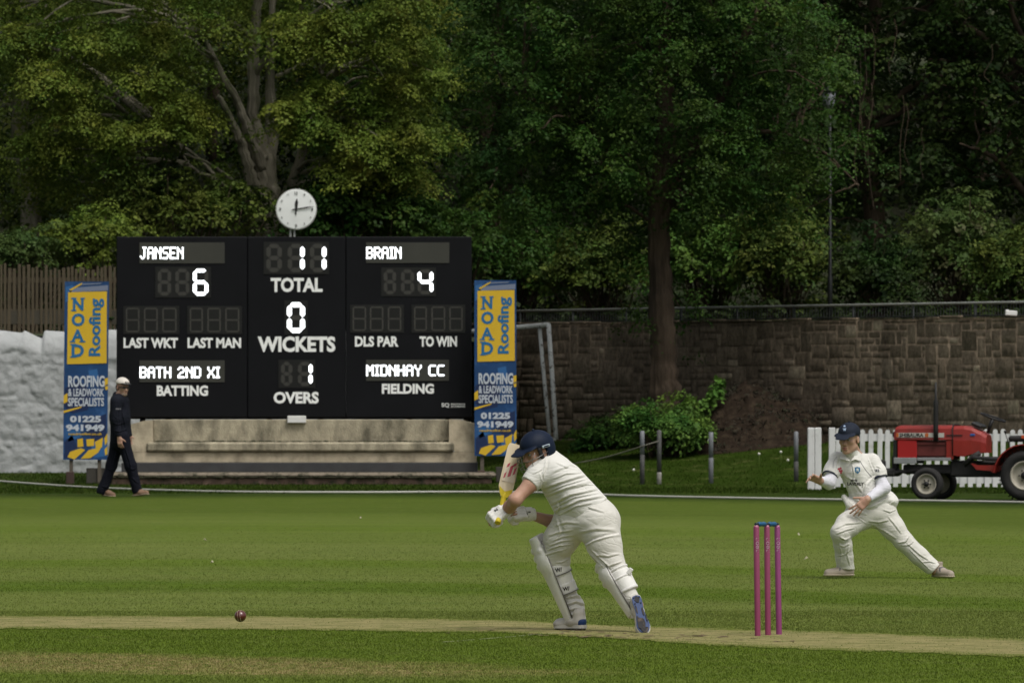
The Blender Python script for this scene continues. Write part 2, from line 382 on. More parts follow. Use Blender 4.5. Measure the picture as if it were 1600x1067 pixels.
# ------------------------------------------------------------------ walls, fences, railing
def stone_wall():
    m = bpy.data.materials.new('old_stone'); m.use_nodes = True; t = m.node_tree; b = t.nodes['Principled BSDF']; L = t.links.new
    at = t.nodes.new('ShaderNodeAttribute'); at.attribute_name = 'v'
    cr = t.nodes.new('ShaderNodeValToRGB'); e = cr.color_ramp.elements; e[0].color = (.115, .092, .064, 1); e[1].color = (.36, .30, .21, 1); e[1].position = 1
    for p, c in ((.3, (.145, .114, .080)), (.62, (.175, .140, .099)), (.86, (.22, .18, .13))): k = e.new(p); k.color = (*c, 1)
    L(at.outputs['Fac'], cr.inputs[0])
    tc = t.nodes.new('ShaderNodeTexCoord')
    def noise(sc, st=(1, 1, 1), d=6):
        mp = t.nodes.new('ShaderNodeMapping'); mp.inputs['Scale'].default_value = st; L(tc.outputs['Object'], mp.inputs[0])
        n = t.nodes.new('ShaderNodeTexNoise'); n.inputs['Scale'].default_value = sc; n.inputs['Detail'].default_value = d; n.inputs['Roughness'].default_value = .65; L(mp.outputs[0], n.inputs['Vector']); return n.outputs[0]
    def rg(v, a, b_, c, d):
        n = t.nodes.new('ShaderNodeMapRange'); n.inputs[1].default_value = a; n.inputs[2].default_value = b_; n.inputs[3].default_value = c; n.inputs[4].default_value = d; L(v, n.inputs[0]); return n.outputs[0]
    ml = t.nodes.new('ShaderNodeMath'); ml.operation = 'MULTIPLY'; L(rg(noise(14, (1, 1, .6), 8), .28, .72, .45, 1.6), ml.inputs[0]); L(rg(noise(1.1, (1, 1, .35)), .35, .68, .74, 1.5), ml.inputs[1])
    sc = t.nodes.new('ShaderNodeVectorMath'); sc.operation = 'SCALE'; L(cr.outputs[0], sc.inputs[0]); L(ml.outputs[0], sc.inputs['Scale'])
    mx = t.nodes.new('ShaderNodeMixRGB'); L(rg(noise(2.3, (1, 1, .7)), .56, .72, 0, .7), mx.inputs[0]); L(sc.outputs[0], mx.inputs[1]); mx.inputs[2].default_value = (.080, .072, .046, 1)
    L(mx.outputs[0], b.inputs['Base Color']); b.inputs['Roughness'].default_value = .92; b.inputs['Specular IOR Level'].default_value = .15
    bp = t.nodes.new('ShaderNodeBump'); bp.inputs['Strength'].default_value = .8; bp.inputs['Distance'].default_value = .03; L(noise(16), bp.inputs['Height']); L(bp.outputs[0], b.inputs['Normal'])
    # the wall is laid out along its own length s, then turned into place
    p0 = Vector((-2.2, wall_y(-2.2), 0)); p1 = Vector((13.0, wall_y(13.0), 0)); d = (p1 - p0).normalized(); nrm = Vector((d.y, -d.x, 0)); LN = (p1 - p0).length
    top = 2.80; V = []; F = []; att = []; r = random.Random(17)
    def blk(s0, s1, z0, z1, dep, v):
        g = .005; j = lambda: r.uniform(-.03, .03); b_ = .014
        cs = [(s0 + g + abs(j()), z0 + g + abs(j()) * .6), (s1 - g - abs(j()), z0 + g + abs(j()) * .6), (s1 - g - abs(j()), z1 - g - abs(j()) * .6), (s0 + g + abs(j()), z1 - g - abs(j()) * .6)]
        cx = sum(c[0] for c in cs) / 4; cz = sum(c[1] for c in cs) / 4
        n0 = len(V)
        for (s, z) in cs: q = p0 + d * s + nrm * (-.03); V.append((q.x, q.y, z))
        for (s, z) in cs: q = p0 + d * s + nrm * (dep * .7); V.append((q.x, q.y, z))
        for (s, z) in cs:
            k = b_ / max(.05, math.hypot(s - cx, z - cz)); q = p0 + d * (s + (cx - s) * k) + nrm * (dep + r.uniform(-.006, .006)); V.append((q.x, q.y, z + (cz - z) * k))
        for l in (0, 4):
            for k in range(4): F.append((n0 + l + k, n0 + l + (k + 1) % 4, n0 + l + 4 + (k + 1) % 4, n0 + l + 4 + k)); att.append(v)
        F.append((n0 + 8, n0 + 9, n0 + 10, n0 + 11)); att.append(v)
    RH, CW = .118, .085; nr = int((top + .1) / RH) + 1; nc = int(LN / CW) + 2; occ = [[False] * nc for _ in range(nr)]; js = [[r.uniform(-.03, .03) for _ in range(nr + 4)] for _ in range(nc + 12)]
    for i in range(nr):                                     # random rubble: stones one to three courses high
        for j in range(nc):
            if occ[i][j]: continue
            hh = r.choice([1, 1, 1, 2, 2, 3]); ww = r.randint(2, 5) + (hh if r.random() < .6 else 0)
            while hh > 1 and i + hh > nr: hh -= 1
            w2 = 0
            while w2 < ww and j + w2 < nc and all(not occ[i + k][j + w2] for k in range(hh)): w2 += 1
            if w2 < 2 and hh > 1: hh = 1
            w2 = max(1, w2)
            for k in range(hh):
                for l in range(w2): occ[i + k][j + l] = True
            z0 = -.1 + i * RH; z1 = min(z0 + hh * RH, top); v = min(1, max(0, r.gauss(.42, .13)))
            if r.random() < .05: v = r.uniform(.8, 1)
            if z1 - z0 > .04: blk(j * CW + js[j][i] * .5, (j + w2) * CW + js[j + w2][i] * .5, z0, z1, r.uniform(.008, .022), v)
    s = 0                                                   # rough cope stones
    while s < LN:
        wd = r.uniform(.4, .9); blk(s, s + wd, top, top + r.uniform(.03, .075), .06, r.uniform(.1, .5)); s += wd
    n0 = len(V)                                             # mortar core
    for (s, off, zz) in [(s, o, zz) for s in (0, LN) for o in (.004, -.5) for zz in (-.3, top + .01)]:
        q = p0 + d * s + nrm * off; V.append((q.x, q.y, zz))
    for f in ((0, 1, 5, 4), (2, 6, 7, 3), (1, 3, 7, 5), (0, 4, 6, 2), (0, 2, 3, 1), (4, 5, 7, 6)): F.append(tuple(n0 + i for i in f)); att.append(.22)
    o = np_obj('stone_wall', V, F, m); fattr(o, 'v', att)
    tag(o, 'long dark brown rubble stone wall behind the tree and tractor', 'stone wall')
    return p0, d, nrm, LN
WP0, WD, WN, WL = stone_wall()

def railing():
    md = mat('dark_iron', (.014, .017, .015), rough=.5, var=.2); ml = mat('worn_rail', (.20, .21, .19), rough=.5, var=.25, vscale=3)
    c = empty('railing', (WP0.x, WP0.y, 2.4), 'thin dark iron railing with pale top rail running above the stone wall', 'railing')
    off = -.32
    def q(s, z): v = WD * s + WN * off; return (v.x, v.y, z - 2.4)
    mb = MB(); mb.tube([q(-.5, 3.075), q(WL + .5, 3.075)], .022, 8); mb.build('top_rail', ml, c)
    mb = MB(); mb.tube([q(-.5, 2.86), q(WL + .5, 2.86)], .012, 6); mb.build('lower_rail', md, c)
    mb = MB(); s = 0
    while s < WL: mb.tube([q(s, 2.45), q(s, 3.07)], .006, 5); s += .085
    mb.build('bars', md, c)
    for k in range(11):
        mb = MB(); mb.tube([q(k * 1.75 + .3, 2.4), q(k * 1.75 + .3, 3.085)], .022, 7); mb.build('post', md, c)
railing()

def white_wall():
    x0, x1, dx = -16.0, -.85, .03; xs = np.arange(x0, x1, dx); zs = np.linspace(0, 1, 96); r = np.random.default_rng(8)
    nx, nz = len(xs), len(zs); yb = 122.0
    pxs = 800 + xs * FPX / yb
    tp = np.interp(pxs, [-700, -300, -60, 0, 34, 37, 62, 66, 68, 98, 172, 240], [517, 512, 518, 516, 520, 516, 528, 528, 516, 518, 515, 517])
    topz = CAMZ - (tp - HZ) * yb / FPX
    X, T = np.meshgrid(xs, zs); Zt = np.tile(topz, (nz, 1)); Z = -.1 + (Zt + .1) * T
    # field stones bulging under many coats of paint
    S = []; z = 0.
    while z < 3:
        h = r.uniform(.16, .34); x = x0 - r.uniform(0, .4)
        while x < x1: wd = r.uniform(.22, .75); S.append((x + wd / 2, z + h / 2, wd / 2, h / 2, r.uniform(-.01, .05), r.normal(0, .12), r.normal(0, .14))); x += wd
        z += h
    D = np.full(X.shape, -.004)
    for (cx, cz, hx, hz, dp, sx, sz) in S:
        i0, i1 = np.searchsorted(xs, [cx - hx - .05, cx + hx + .05]); sl = (slice(None), slice(i0, i1))
        u = np.abs(X[sl] - cx) / hx; v = np.abs(Z[sl] - cz) / hz
        p = np.clip(1 - np.maximum(u, v) ** 6, 0, 1) * np.clip(1.25 - np.maximum(u, v) ** 3 * .5, 0, 1)
        D[sl] = np.maximum(D[sl], np.where((u < 1) & (v < 1), p * (.004 + dp * .12 + sx * (X[sl] - cx) * .35 + sz * (Z[sl] - cz) * .5), -.004))
    def vn(sx, sz, amp):
        gx, gz_ = int((x1 - x0) * sx) + 3, int(3 * sz) + 3; G = r.normal(0, 1, (gz_, gx)); fx = (X - x0) * sx; fz = np.clip(Z, 0, 2.9) * sz; i = fx.astype(int); j = fz.astype(int)
        u = fx - i; v = fz - j; u = u * u * (3 - 2 * u); v = v * v * (3 - 2 * v)
        return amp * ((G[j, i] * (1 - u) + G[j, i + 1] * u) * (1 - v) + (G[j + 1, i] * (1 - u) + G[j + 1, i + 1] * u) * v)
    for _ in range(3): D[1:-1, 1:-1] = (D[:-2, 1:-1] + D[2:, 1:-1] + D[1:-1, :-2] + D[1:-1, 2:] + 2 * D[1:-1, 1:-1]) / 6
    dg = vn(5, 5, 1.); D += vn(2, 2.5, .005) + vn(5, 6, .006) + np.clip(dg, -.4, .9) * .008 - np.exp(-np.abs(vn(3.2, 4.2, 1.)) * 9) * .020 - np.exp(-np.abs(vn(7, 9, 1.)) * 8) * .010 + vn(14, 14, .006)
    cap = np.clip((T - .86) / .14, 0, 1); Y = yb - D * (1 - cap * .3) + cap * cap * .22
    V = np.stack([X, Y, Z], -1).reshape(-1, 3); i, j = np.meshgrid(np.arange(nx - 1), np.arange(nz - 1)); a = (j * nx + i).ravel()
    F = [tuple(f) for f in np.stack([a, a + 1, a + nx + 1, a + nx], -1)]
    V = [tuple(v) for v in V]; n0 = len(V)
    for k in range(nx): V.append((xs[k], yb + .5, topz[k] - .02))
    for k in range(nx): V.append((xs[k], yb + .5, -.3))
    for k in range(nx - 1): F.append(((nz - 1) * nx + k, (nz - 1) * nx + k + 1, n0 + k + 1, n0 + k)); F.append((n0 + k, n0 + k + 1, n0 + nx + k + 1, n0 + nx + k))
    e = nx - 1; n1 = len(V); V += [V[e], V[(nz - 1) * nx + e], (xs[-1], yb + .5, topz[-1] - .02), (xs[-1], yb + .5, -.3)]; F.append((n1, n1 + 3, n1 + 2, n1 + 1))
    m = mat('old_whitewash', (.37, .385, .385), rough=.85, var=.10, vscale=2.5, bump=.5, bscale=22, col2=(.27, .285, .28), c2scale=1.7, c2lo=.56, c2hi=.78)
    tag(np_obj('painted_wall', V, F, m, smooth=True), 'rough whitewashed stone wall with broken uneven top at the left', 'wall')
white_wall()

def slat_fence():
    c = empty('board_fence', (-9, 124.2, 2.7), 'weathered brown close boarded timber fence standing above the whitewashed wall', 'wooden fence')
    m = mat('weathered_board', (.075, .060, .036), rough=.9, var=.3, vscale=5, stretch=(6, 6, .6), bump=.4, bscale=20)
    r = random.Random(4); mb = MB(); x = -8
    while x < 4.2:
        wd = r.uniform(.036, .058); px = 800 + (x - 9) * FPX / 124.2
        zt = 3.80 + r.uniform(-.05, .05) - (.03 if px > 50 else 0)
        mb.box((x + wd / 2, r.uniform(-.012, .012), (zt - 2.7) / 2 - .05), (wd, .018, zt - 2.7 + .1), Matrix.Rotation(r.gauss(0, .006), 3, 'Y')); x += wd + r.uniform(.018, .04)
    mb.build('boards', m, c)
    for z in (.3, .85):
        mb = MB(); mb.box((-1.9, .045, z), (12.2, .06, .09)); mb.build('rail', m, c)
    for k in range(7):
        mb = MB(); mb.box((-7.8 + k * 1.98, .1, .35), (.1, .09, 1.3)); mb.build('post', m, c)
    mb = MB(); mb.box((-1.9, .02, .19), (12.2, .05, .24)); mb.build('gravel_board', mat('gravel_board', (.05, .045, .032), rough=.95, var=.3), c)
slat_fence()

def goal_frame():
    m = mat('chipped_white_paint', (.62, .64, .60), rough=.6, var=.15, vscale=6, col2=(.13, .12, .1), c2scale=14, c2lo=.56, c2hi=.62)
    Y = 125.2; c = empty('goal_frame', P(860, 690, Y), 'chipped white goal frame leaning on the stone wall by the right banner', 'goal frame'); b = c.location
    mb = MB(); mb.tube([P(843, 511, Y + .5) - b, P(850, 590, Y + .3) - b, P(858.5, 679, Y) - b], .035, 8); mb.build('post', m, c)
    mb = MB(); mb.tube([P(857, 506, Y + .4) - b, P(863, 590, Y + .1) - b, P(869, 686, Y - .25) - b], .042, 8); mb.build('post', m, c)
    mb = MB(); mb.tube([P(700, 521, Y + .6) - b, P(858, 507, Y + .42) - b], .042, 8); mb.build('crossbar', m, c)
    mb = MB(); mb.tube([P(843, 511, Y + .5) - b, P(858, 506, Y + .4) - b], .035, 8); mb.build('top_bracket', m, c)
    mb = MB(); mb.tube([P(869, 686, Y - .25) - b, P(835, 684, Y - .2) - b], .035, 8); mb.build('ground_bar', m, c)
goal_frame()

# ------------------------------------------------------------------ scoreboard on its concrete plinth
M_blk = mat('matt_black_board', (.0042, .0046, .0060), rough=.6, spec=.16, var=.25, vscale=1.4, bump=.1, bscale=8)
M_seg = mat('unlit_segment', (.044, .043, .038), rough=.5, spec=.3)
M_pan = mat('display_window', (.045, .045, .038), rough=.35, spec=.4, var=.12, vscale=2)
M_led = mat('lit_led', (.93, .97, 1.0), emit=1.6)
M_let = mat('white_vinyl_letter', (.86, .87, .85), rough=.5)
BY = 117.3
def plinth():
    mc = mat('stained_concrete', (.50, .43, .31), rough=.93, spec=.15, var=.22, vscale=3, bump=.5, bscale=30, col2=(.19, .165, .115), c2scale=2.6, c2lo=.46, c2hi=.72)
    mp = mat('rough_cast_concrete', (.37, .33, .235), rough=.95, var=.3, vscale=7, bump=.8, bscale=45, stretch=(1, 1, .5), col2=(.13, .118, .082), c2scale=3.2, c2lo=.44, c2hi=.68)
    ms = mat('slate_band', (.040, .041, .042), rough=.8, var=.2, vscale=5); mt = mat('mossy_step', (.19, .16, .12), rough=.95, var=.25, vscale=4, bump=.6, bscale=40, col2=(.045, .045, .028), c2scale=6, c2lo=.48, c2hi=.62)
    mbk = mat('old_brick_footing', (.15, .10, .075), rough=.95, var=.35, vscale=6, col2=(.05, .05, .03), c2scale=7, bump=.6)
    Y = 117.0; c = empty('concrete_plinth', (PX(470, Y), Y, .05), 'stained pale concrete plinth with ledge and dark band carrying the scoreboard', 'plinth'); bx, bz = c.location.x, c.location.z
    def X(p): return PX(p, Y) - bx
    def Z(p): return PZ(p, Y) - bz
    def slab(name, m, x0, x1, y0, y1, d0, d1, par=c, bev=.012):
        mb = MB(); mb.box(((X(x0) + X(x1)) / 2, (d0 + d1) / 2, (Z(y0) + Z(y1)) / 2), (X(x1) - X(x0), d1 - d0, Z(y0) - Z(y1)), bev=bev); return mb.build(name, m, par)
    slab('body', mc, 199, 744, 706, 723, 0, 1.2)
    def pier(pts):
        mb = MB(); mb.prism([(X(a), Z(b)) for a, b in pts], .0, 1.2); mb.build('pier', mc, c)
    pier([(199, 706), (229, 706), (229, 703), (238.5, 703), (238.5, 656), (226, 657), (199, 664)])
    pier([(710, 706), (745, 706), (745, 663), (720, 656), (701.5, 655), (701.5, 704), (710, 704)])
    slab('recessed_panel', mp, 238.5, 701.5, 655.5, 691, .22, 1.2)
    slab('ledge', mp, 229.3, 709.7, 690.5, 705.5, -.07, .5, bev=.03)
    slab('slate_band', ms, 190, 746, 722.5, 738, -.06, 1.2)
    slab('step', mt, 172, 775, 737.5, 746, -.55, 1.1, bev=.04)
    mm = mat('dark_moss', (.035, .035, .018), rough=1.0, var=.4, vscale=12); rr = random.Random(12)
    for n_, x0, x1, py, d, s_ in (('moss', 231, 708, 690.0, .14, .018), ('moss', 178, 770, 744.6, -.56, .024), ('moss', 240, 700, 690.2, .20, .03)):
        mb = MB(); x = x0
        while x < x1:
            if rr.random() < .75: mb.ball((X(x), d + rr.uniform(-.03, .03), Z(py) + rr.uniform(-.008, .004)), (rr.uniform(.02, .07), s_ * rr.uniform(.5, 1.2), s_ * rr.uniform(.35, .9)), 7, 5)
            x += rr.uniform(1.5, 5)
        mb.build(n_, mm, c)
    slab('footing', mbk, 176, 768, 745.5, 758, -.5, 1.1, bev=.02)
plinth()

DOT = {'A': '01110 10001 10001 11111 10001 10001 10001', 'B': '11110 10001 10001 11110 10001 10001 11110', 'C': '01111 10000 10000 10000 10000 10000 01111', 'D': '11110 10001 10001 10001 10001 10001 11110',
       'E': '11111 10000 10000 11110 10000 10000 11111', 'H': '10001 10001 10001 11111 10001 10001 10001', 'I': '111 010 010 010 010 010 111', 'J': '00111 00010 00010 00010 00010 10010 01100', 'M': '10001 11011 10101 10101 10001 10001 10001',
       'N': '10001 11001 10101 10011 10001 10001 10001', 'R': '11110 10001 10001 11110 10100 10010 10001', 'S': '01111 10000 10000 01110 00001 00001 11110', 'T': '11111 00100 00100 00100 00100 00100 00100', 'X': '10001 10001 01010 00100 01010 10001 10001',
       'Y': '10001 10001 01010 00100 00100 00100 00100', '2': '01110 10001 00001 00110 01000 10000 11111', 'L': '10000 10000 10000 10000 10000 10000 11111', ' ': '000 000 000 000 000 000 000'}
SEG = {'a': '0', 'b': '', }
DIG = {'0': 'abcdef', '1': 'bc', '4': 'fgbc', '6': 'afgedc', ' ': ''}
def seg_poly(x0, z0, x1, z1, t):
    zm = (z0 + z1) / 2; h = t / 2; g = t * .10
    def hz(z): return [(x0 + h + g, z), (x0 + t + g, z + h), (x1 - t - g, z + h), (x1 - h - g, z), (x1 - t - g, z - h), (x0 + t + g, z - h)]
    def vt(x, a, b): return [(x, a + g), (x + h, a + h + g), (x + h, b - h - g), (x, b - g), (x - h, b - h - g), (x - h, a + h + g)]
    return {'a': hz(z1 - h), 'd': hz(z0 + h), 'g': hz(zm), 'f': vt(x0 + h, zm, z1 - h), 'b': vt(x1 - h, zm, z1 - h), 'e': vt(x0 + h, z0 + h, zm), 'c': vt(x1 - h, z0 + h, zm)}
def scoreboard():
    c = empty('scoreboard', (PX(460, BY), BY, 1.1), 'large black electronic cricket scoreboard with white lettering and lit digits', 'scoreboard'); bx, bz = c.location.x, c.location.z
    def X(p): return PX(p, BY) - bx
    def Z(p): return PZ(p, BY) - bz
    for a, b in ((182, 386.3), (386.9, 540), (540.6, 737)):
        mb = MB(); mb.box(((X(a) + X(b)) / 2, .13, (Z(370) + Z(652)) / 2), (X(b) - X(a), .26, Z(370) - Z(652)), bev=.012); mb.build('cabinet', M_blk, c)
    mb = MB(); mb.box((0, .2, Z(650)), (X(737) - X(182) - .1, .12, .1)); mb.build('lower_beam', M_blk, c)
    for p in (222, 262, 420, 500, 640, 700):
        mb = MB(); mb.box((X(p), .2, (Z(650) + Z(660)) / 2), (.09, .12, .24)); mb.build('leg', M_blk, c)
    mb = MB(); mb.box((X(464), -.11, Z(655)), (X(479) - X(450), .10, Z(650) - Z(661)), bev=.008); mb.build('white_box', mat('white_junction_box', (.68, .68, .66), rough=.5), c)
    # seven segment displays: a dark mask part per display, its segments and its lit segments below it
    def display(boxes, y0, y1, txt, t, faint=M_seg):
        mk = MB(); x0, x1 = boxes[0][0] - 4, boxes[-1][1] + 4
        mk.box(((X(x0) + X(x1)) / 2, -.003, (Z(y0 - 3) + Z(y1 + 3)) / 2), (X(x1) - X(x0), .012, Z(y0 - 3) - Z(y1 + 3)))
        o = mk.build('digit_display', mat('display_mask_%d' % len(MATS), (.0075, .0075, .0072), rough=.4), c)
        for (a, b), ch in zip(boxes, txt):
            off = MB(); on = MB()
            sp = seg_poly(X(a), Z(y1), X(b), Z(y0), t)
            for k, pl in sp.items(): (on if k in DIG[ch] else off).prism(pl, -.014 if k in DIG[ch] else -.011, -.0095)
            if off.v: off.build('unlit_digit', faint, o)
            if on.v: on.build('lit_digit', M_led, o)
    T = .050
    display([(246.5, 267.5), (274, 296), (301.5, 325.5)], 420, 462, '  6', .062)
    display([(599.5, 619), (626.5, 647), (652.5, 677)], 421, 460, '  4', .062)
    display([(416, 440.5), (449.5, 476), (484, 510)], 381, 425.5, ' 11', .075)
    display([(448.5, 476.5)], 472.5, 520, '0', .080)
    display([(439, 457), (465.5, 488.5)], 565, 603, ' 1', .066)
    dim = mat('unlit_segment_dim', (.046, .044, .038), rough=.5)
    for bxs, a, b in (([(196.7, 218), (225, 246.5), (253.7, 276)], 481, 519), ([(296.5, 317), (324, 345), (352, 374)], 481, 519), ([(551, 572), (578, 599), (606, 627)], 479, 517), ([(647, 667), (674, 695.6), (702, 723)], 479, 517)):
        display(bxs, a, b, '   ', .024, dim)
    def window(x0, x1, y0, y1, txt, tx0, tx1, ty0, ty1):
        mb = MB(); mb.box(((X(x0) + X(x1)) / 2, -.004, (Z(y0) + Z(y1)) / 2), (X(x1) - X(x0), .014, Z(y0) - Z(y1))); o = mb.build('name_display', M_pan, c)
        cols = []
        for ch in txt:
            rows = DOT[ch].split()
            cols.append([[r_[i] == '1' for r_ in rows] for i in range(len(rows[0]))]); 
        nc = sum(len(k) for k in cols) + (len(cols) - 1) * 1
        px = (tx1 - tx0) / nc; pz = (ty1 - ty0) / 7; led = MB(); cur = tx0
        for k in cols:
            for col_ in k:
                for j, on in enumerate(col_):
                    if on:
                        x, z = X(cur + px / 2), Z(ty0 + (j + .5) * pz); rx = (X(tx0 + px) - X(tx0)) * .70; rz = (Z(0) - Z(pz)) * .56
                        led.prism([(x + rx * math.cos(a * .785 + .39), z + rz * math.sin(a * .785 + .39)) for a in range(8)], -.016 - .0004 * (j % 2), -.0115)
                cur += px
            cur += px
        led.build('led_letters', M_led, o)
    window(218, 351, 379, 411.5, 'JANSEN', 219, 286.5, 386, 405); window(572, 702, 379, 411, 'BRAIN', 572.5, 627, 386, 404.5)
    window(218, 351, 563, 597, 'BATH 2ND XI', 218.5, 343.5, 573, 590.6); window(572, 701.5, 562, 595, 'MIDNHAY CC', 572.5, 694, 570, 587.5)
    for txt, x0, x1, y0, y1 in (('TOTAL', 423, 504, 434, 456.5), ('WICKETS', 402.6, 524, 525.5, 550), ('OVERS', 427.5, 498, 612, 630.3), ('LAST WKT', 193, 278, 527.6, 543.8), ('LAST MAN', 293, 376.6, 527.6, 543.8),
                                ('BATTING', 245, 325, 602, 618.6), ('DLS PAR', 554.6, 622.6, 525.3, 541.7), ('TO WIN', 655.6, 714, 525.3, 541.7), ('FIELDING', 596.7, 678, 599.3, 615.2)):
        v, f = text_mesh(txt, (X(x0), Z(y1), X(x1), Z(y0)), 0, bold=.040, depth=.002); mb = MB(); mb.add(v, f); mb.build('lettering', M_let, c)
    mb = MB()
    for txt, x0, x1, y0, y1 in (('SQ', 690, 702, 629.5, 636.8), ('electronics', 704.5, 726.5, 629.6, 632.2), ('SCORING', 704.5, 726.5, 633.4, 636.4)):
        v, f = text_mesh(txt, (X(x0), Z(y1), X(x1), Z(y0)), 0, bold=.02, depth=.005); mb.add(v, f)
    mb.build('maker_mark', M_let, c)
scoreboard()

def clock():
    Y = BY + .05; ctr = P(463, 327.3, Y); r = 31.2 * Y / FPX
    c = empty('clock', (ctr.x, Y, PZ(371, Y)), 'round white outdoor clock on a short post above the scoreboard', 'clock'); b = c.location; h = ctr.z - b.z
    mw = mat('white_clock_face', (.78, .80, .79), rough=.45, var=.05, vscale=5); mk = mat('black_clock_paint', (.008, .008, .009), rough=.5); mg = mat('grey_post', (.30, .31, .30), rough=.6, var=.2, vscale=9)
    mb = MB(); mb.lathe([(r * .2, -.085), (r * .97, -.075), (r, -.06), (r, .03), (r * .96, .04)], (0, 0, h), 'Y', 48, False); mb.build('face', mw, c)
    mb = MB(); mb.lathe([(r * 1.005, -.066), (r * 1.03, -.07), (r * 1.03, .045), (r * 1.0, .045)], (0, 0, h), 'Y', 48); mb.build('rim', mat('grey_rim', (.36, .37, .35), rough=.5), c)
    mb = MB()
    for dx in (-.055, .012): mb.box((PX(459, Y) - ctr.x + dx, .0, (h - r) / 2 + .04), (.032, .05, h - r + .1))
    mb.build('post', mg, c)
    mb = MB(); fy = -.0875
    for k in range(12):
        a = R(90 - 30 * k); big = k % 3 == 0; rr = r * (.80 if big else .83); s = r * (.075 if big else .045); x, z = rr * math.cos(a), h + rr * math.sin(a)
        v, f = text_mesh(str(k or 12), (x - s * (1.0 if k in (0, 10, 11) else .65), z - s, x + s * (1.0 if k in (0, 10, 11) else .65), z + s), fy + .0035, bold=.01, depth=.005); mb.add(v, f)
    mb.build('numerals', mk, c)
    def hand(ang, l0, l1, wd, y, tip):
        a = R(ang); u = Vector((math.sin(a), 0, math.cos(a))); n = Vector((u.z, 0, -u.x)); o = Vector((0, 0, h))
        pl = [o - u * l0 + n * wd * .7, o - u * l0 - n * wd * .7, o - n * wd * .8, o + u * l1 * .62 - n * wd * tip, o + u * l1 - n * wd * .3, o + u * l1 + n * wd * .3, o + u * l1 * .62 + n * wd * tip, o + n * wd * .8]
        mb = MB(); mb.prism([(p.x, p.z) for p in pl], y - .004, y + .002); mb.build('hand', mk, c)
    hand(4, r * .26, r * .52, r * .055, -.094, 1.5); hand(81, r * .22, r * .88, r * .036, -.100, 1.0)
clock()

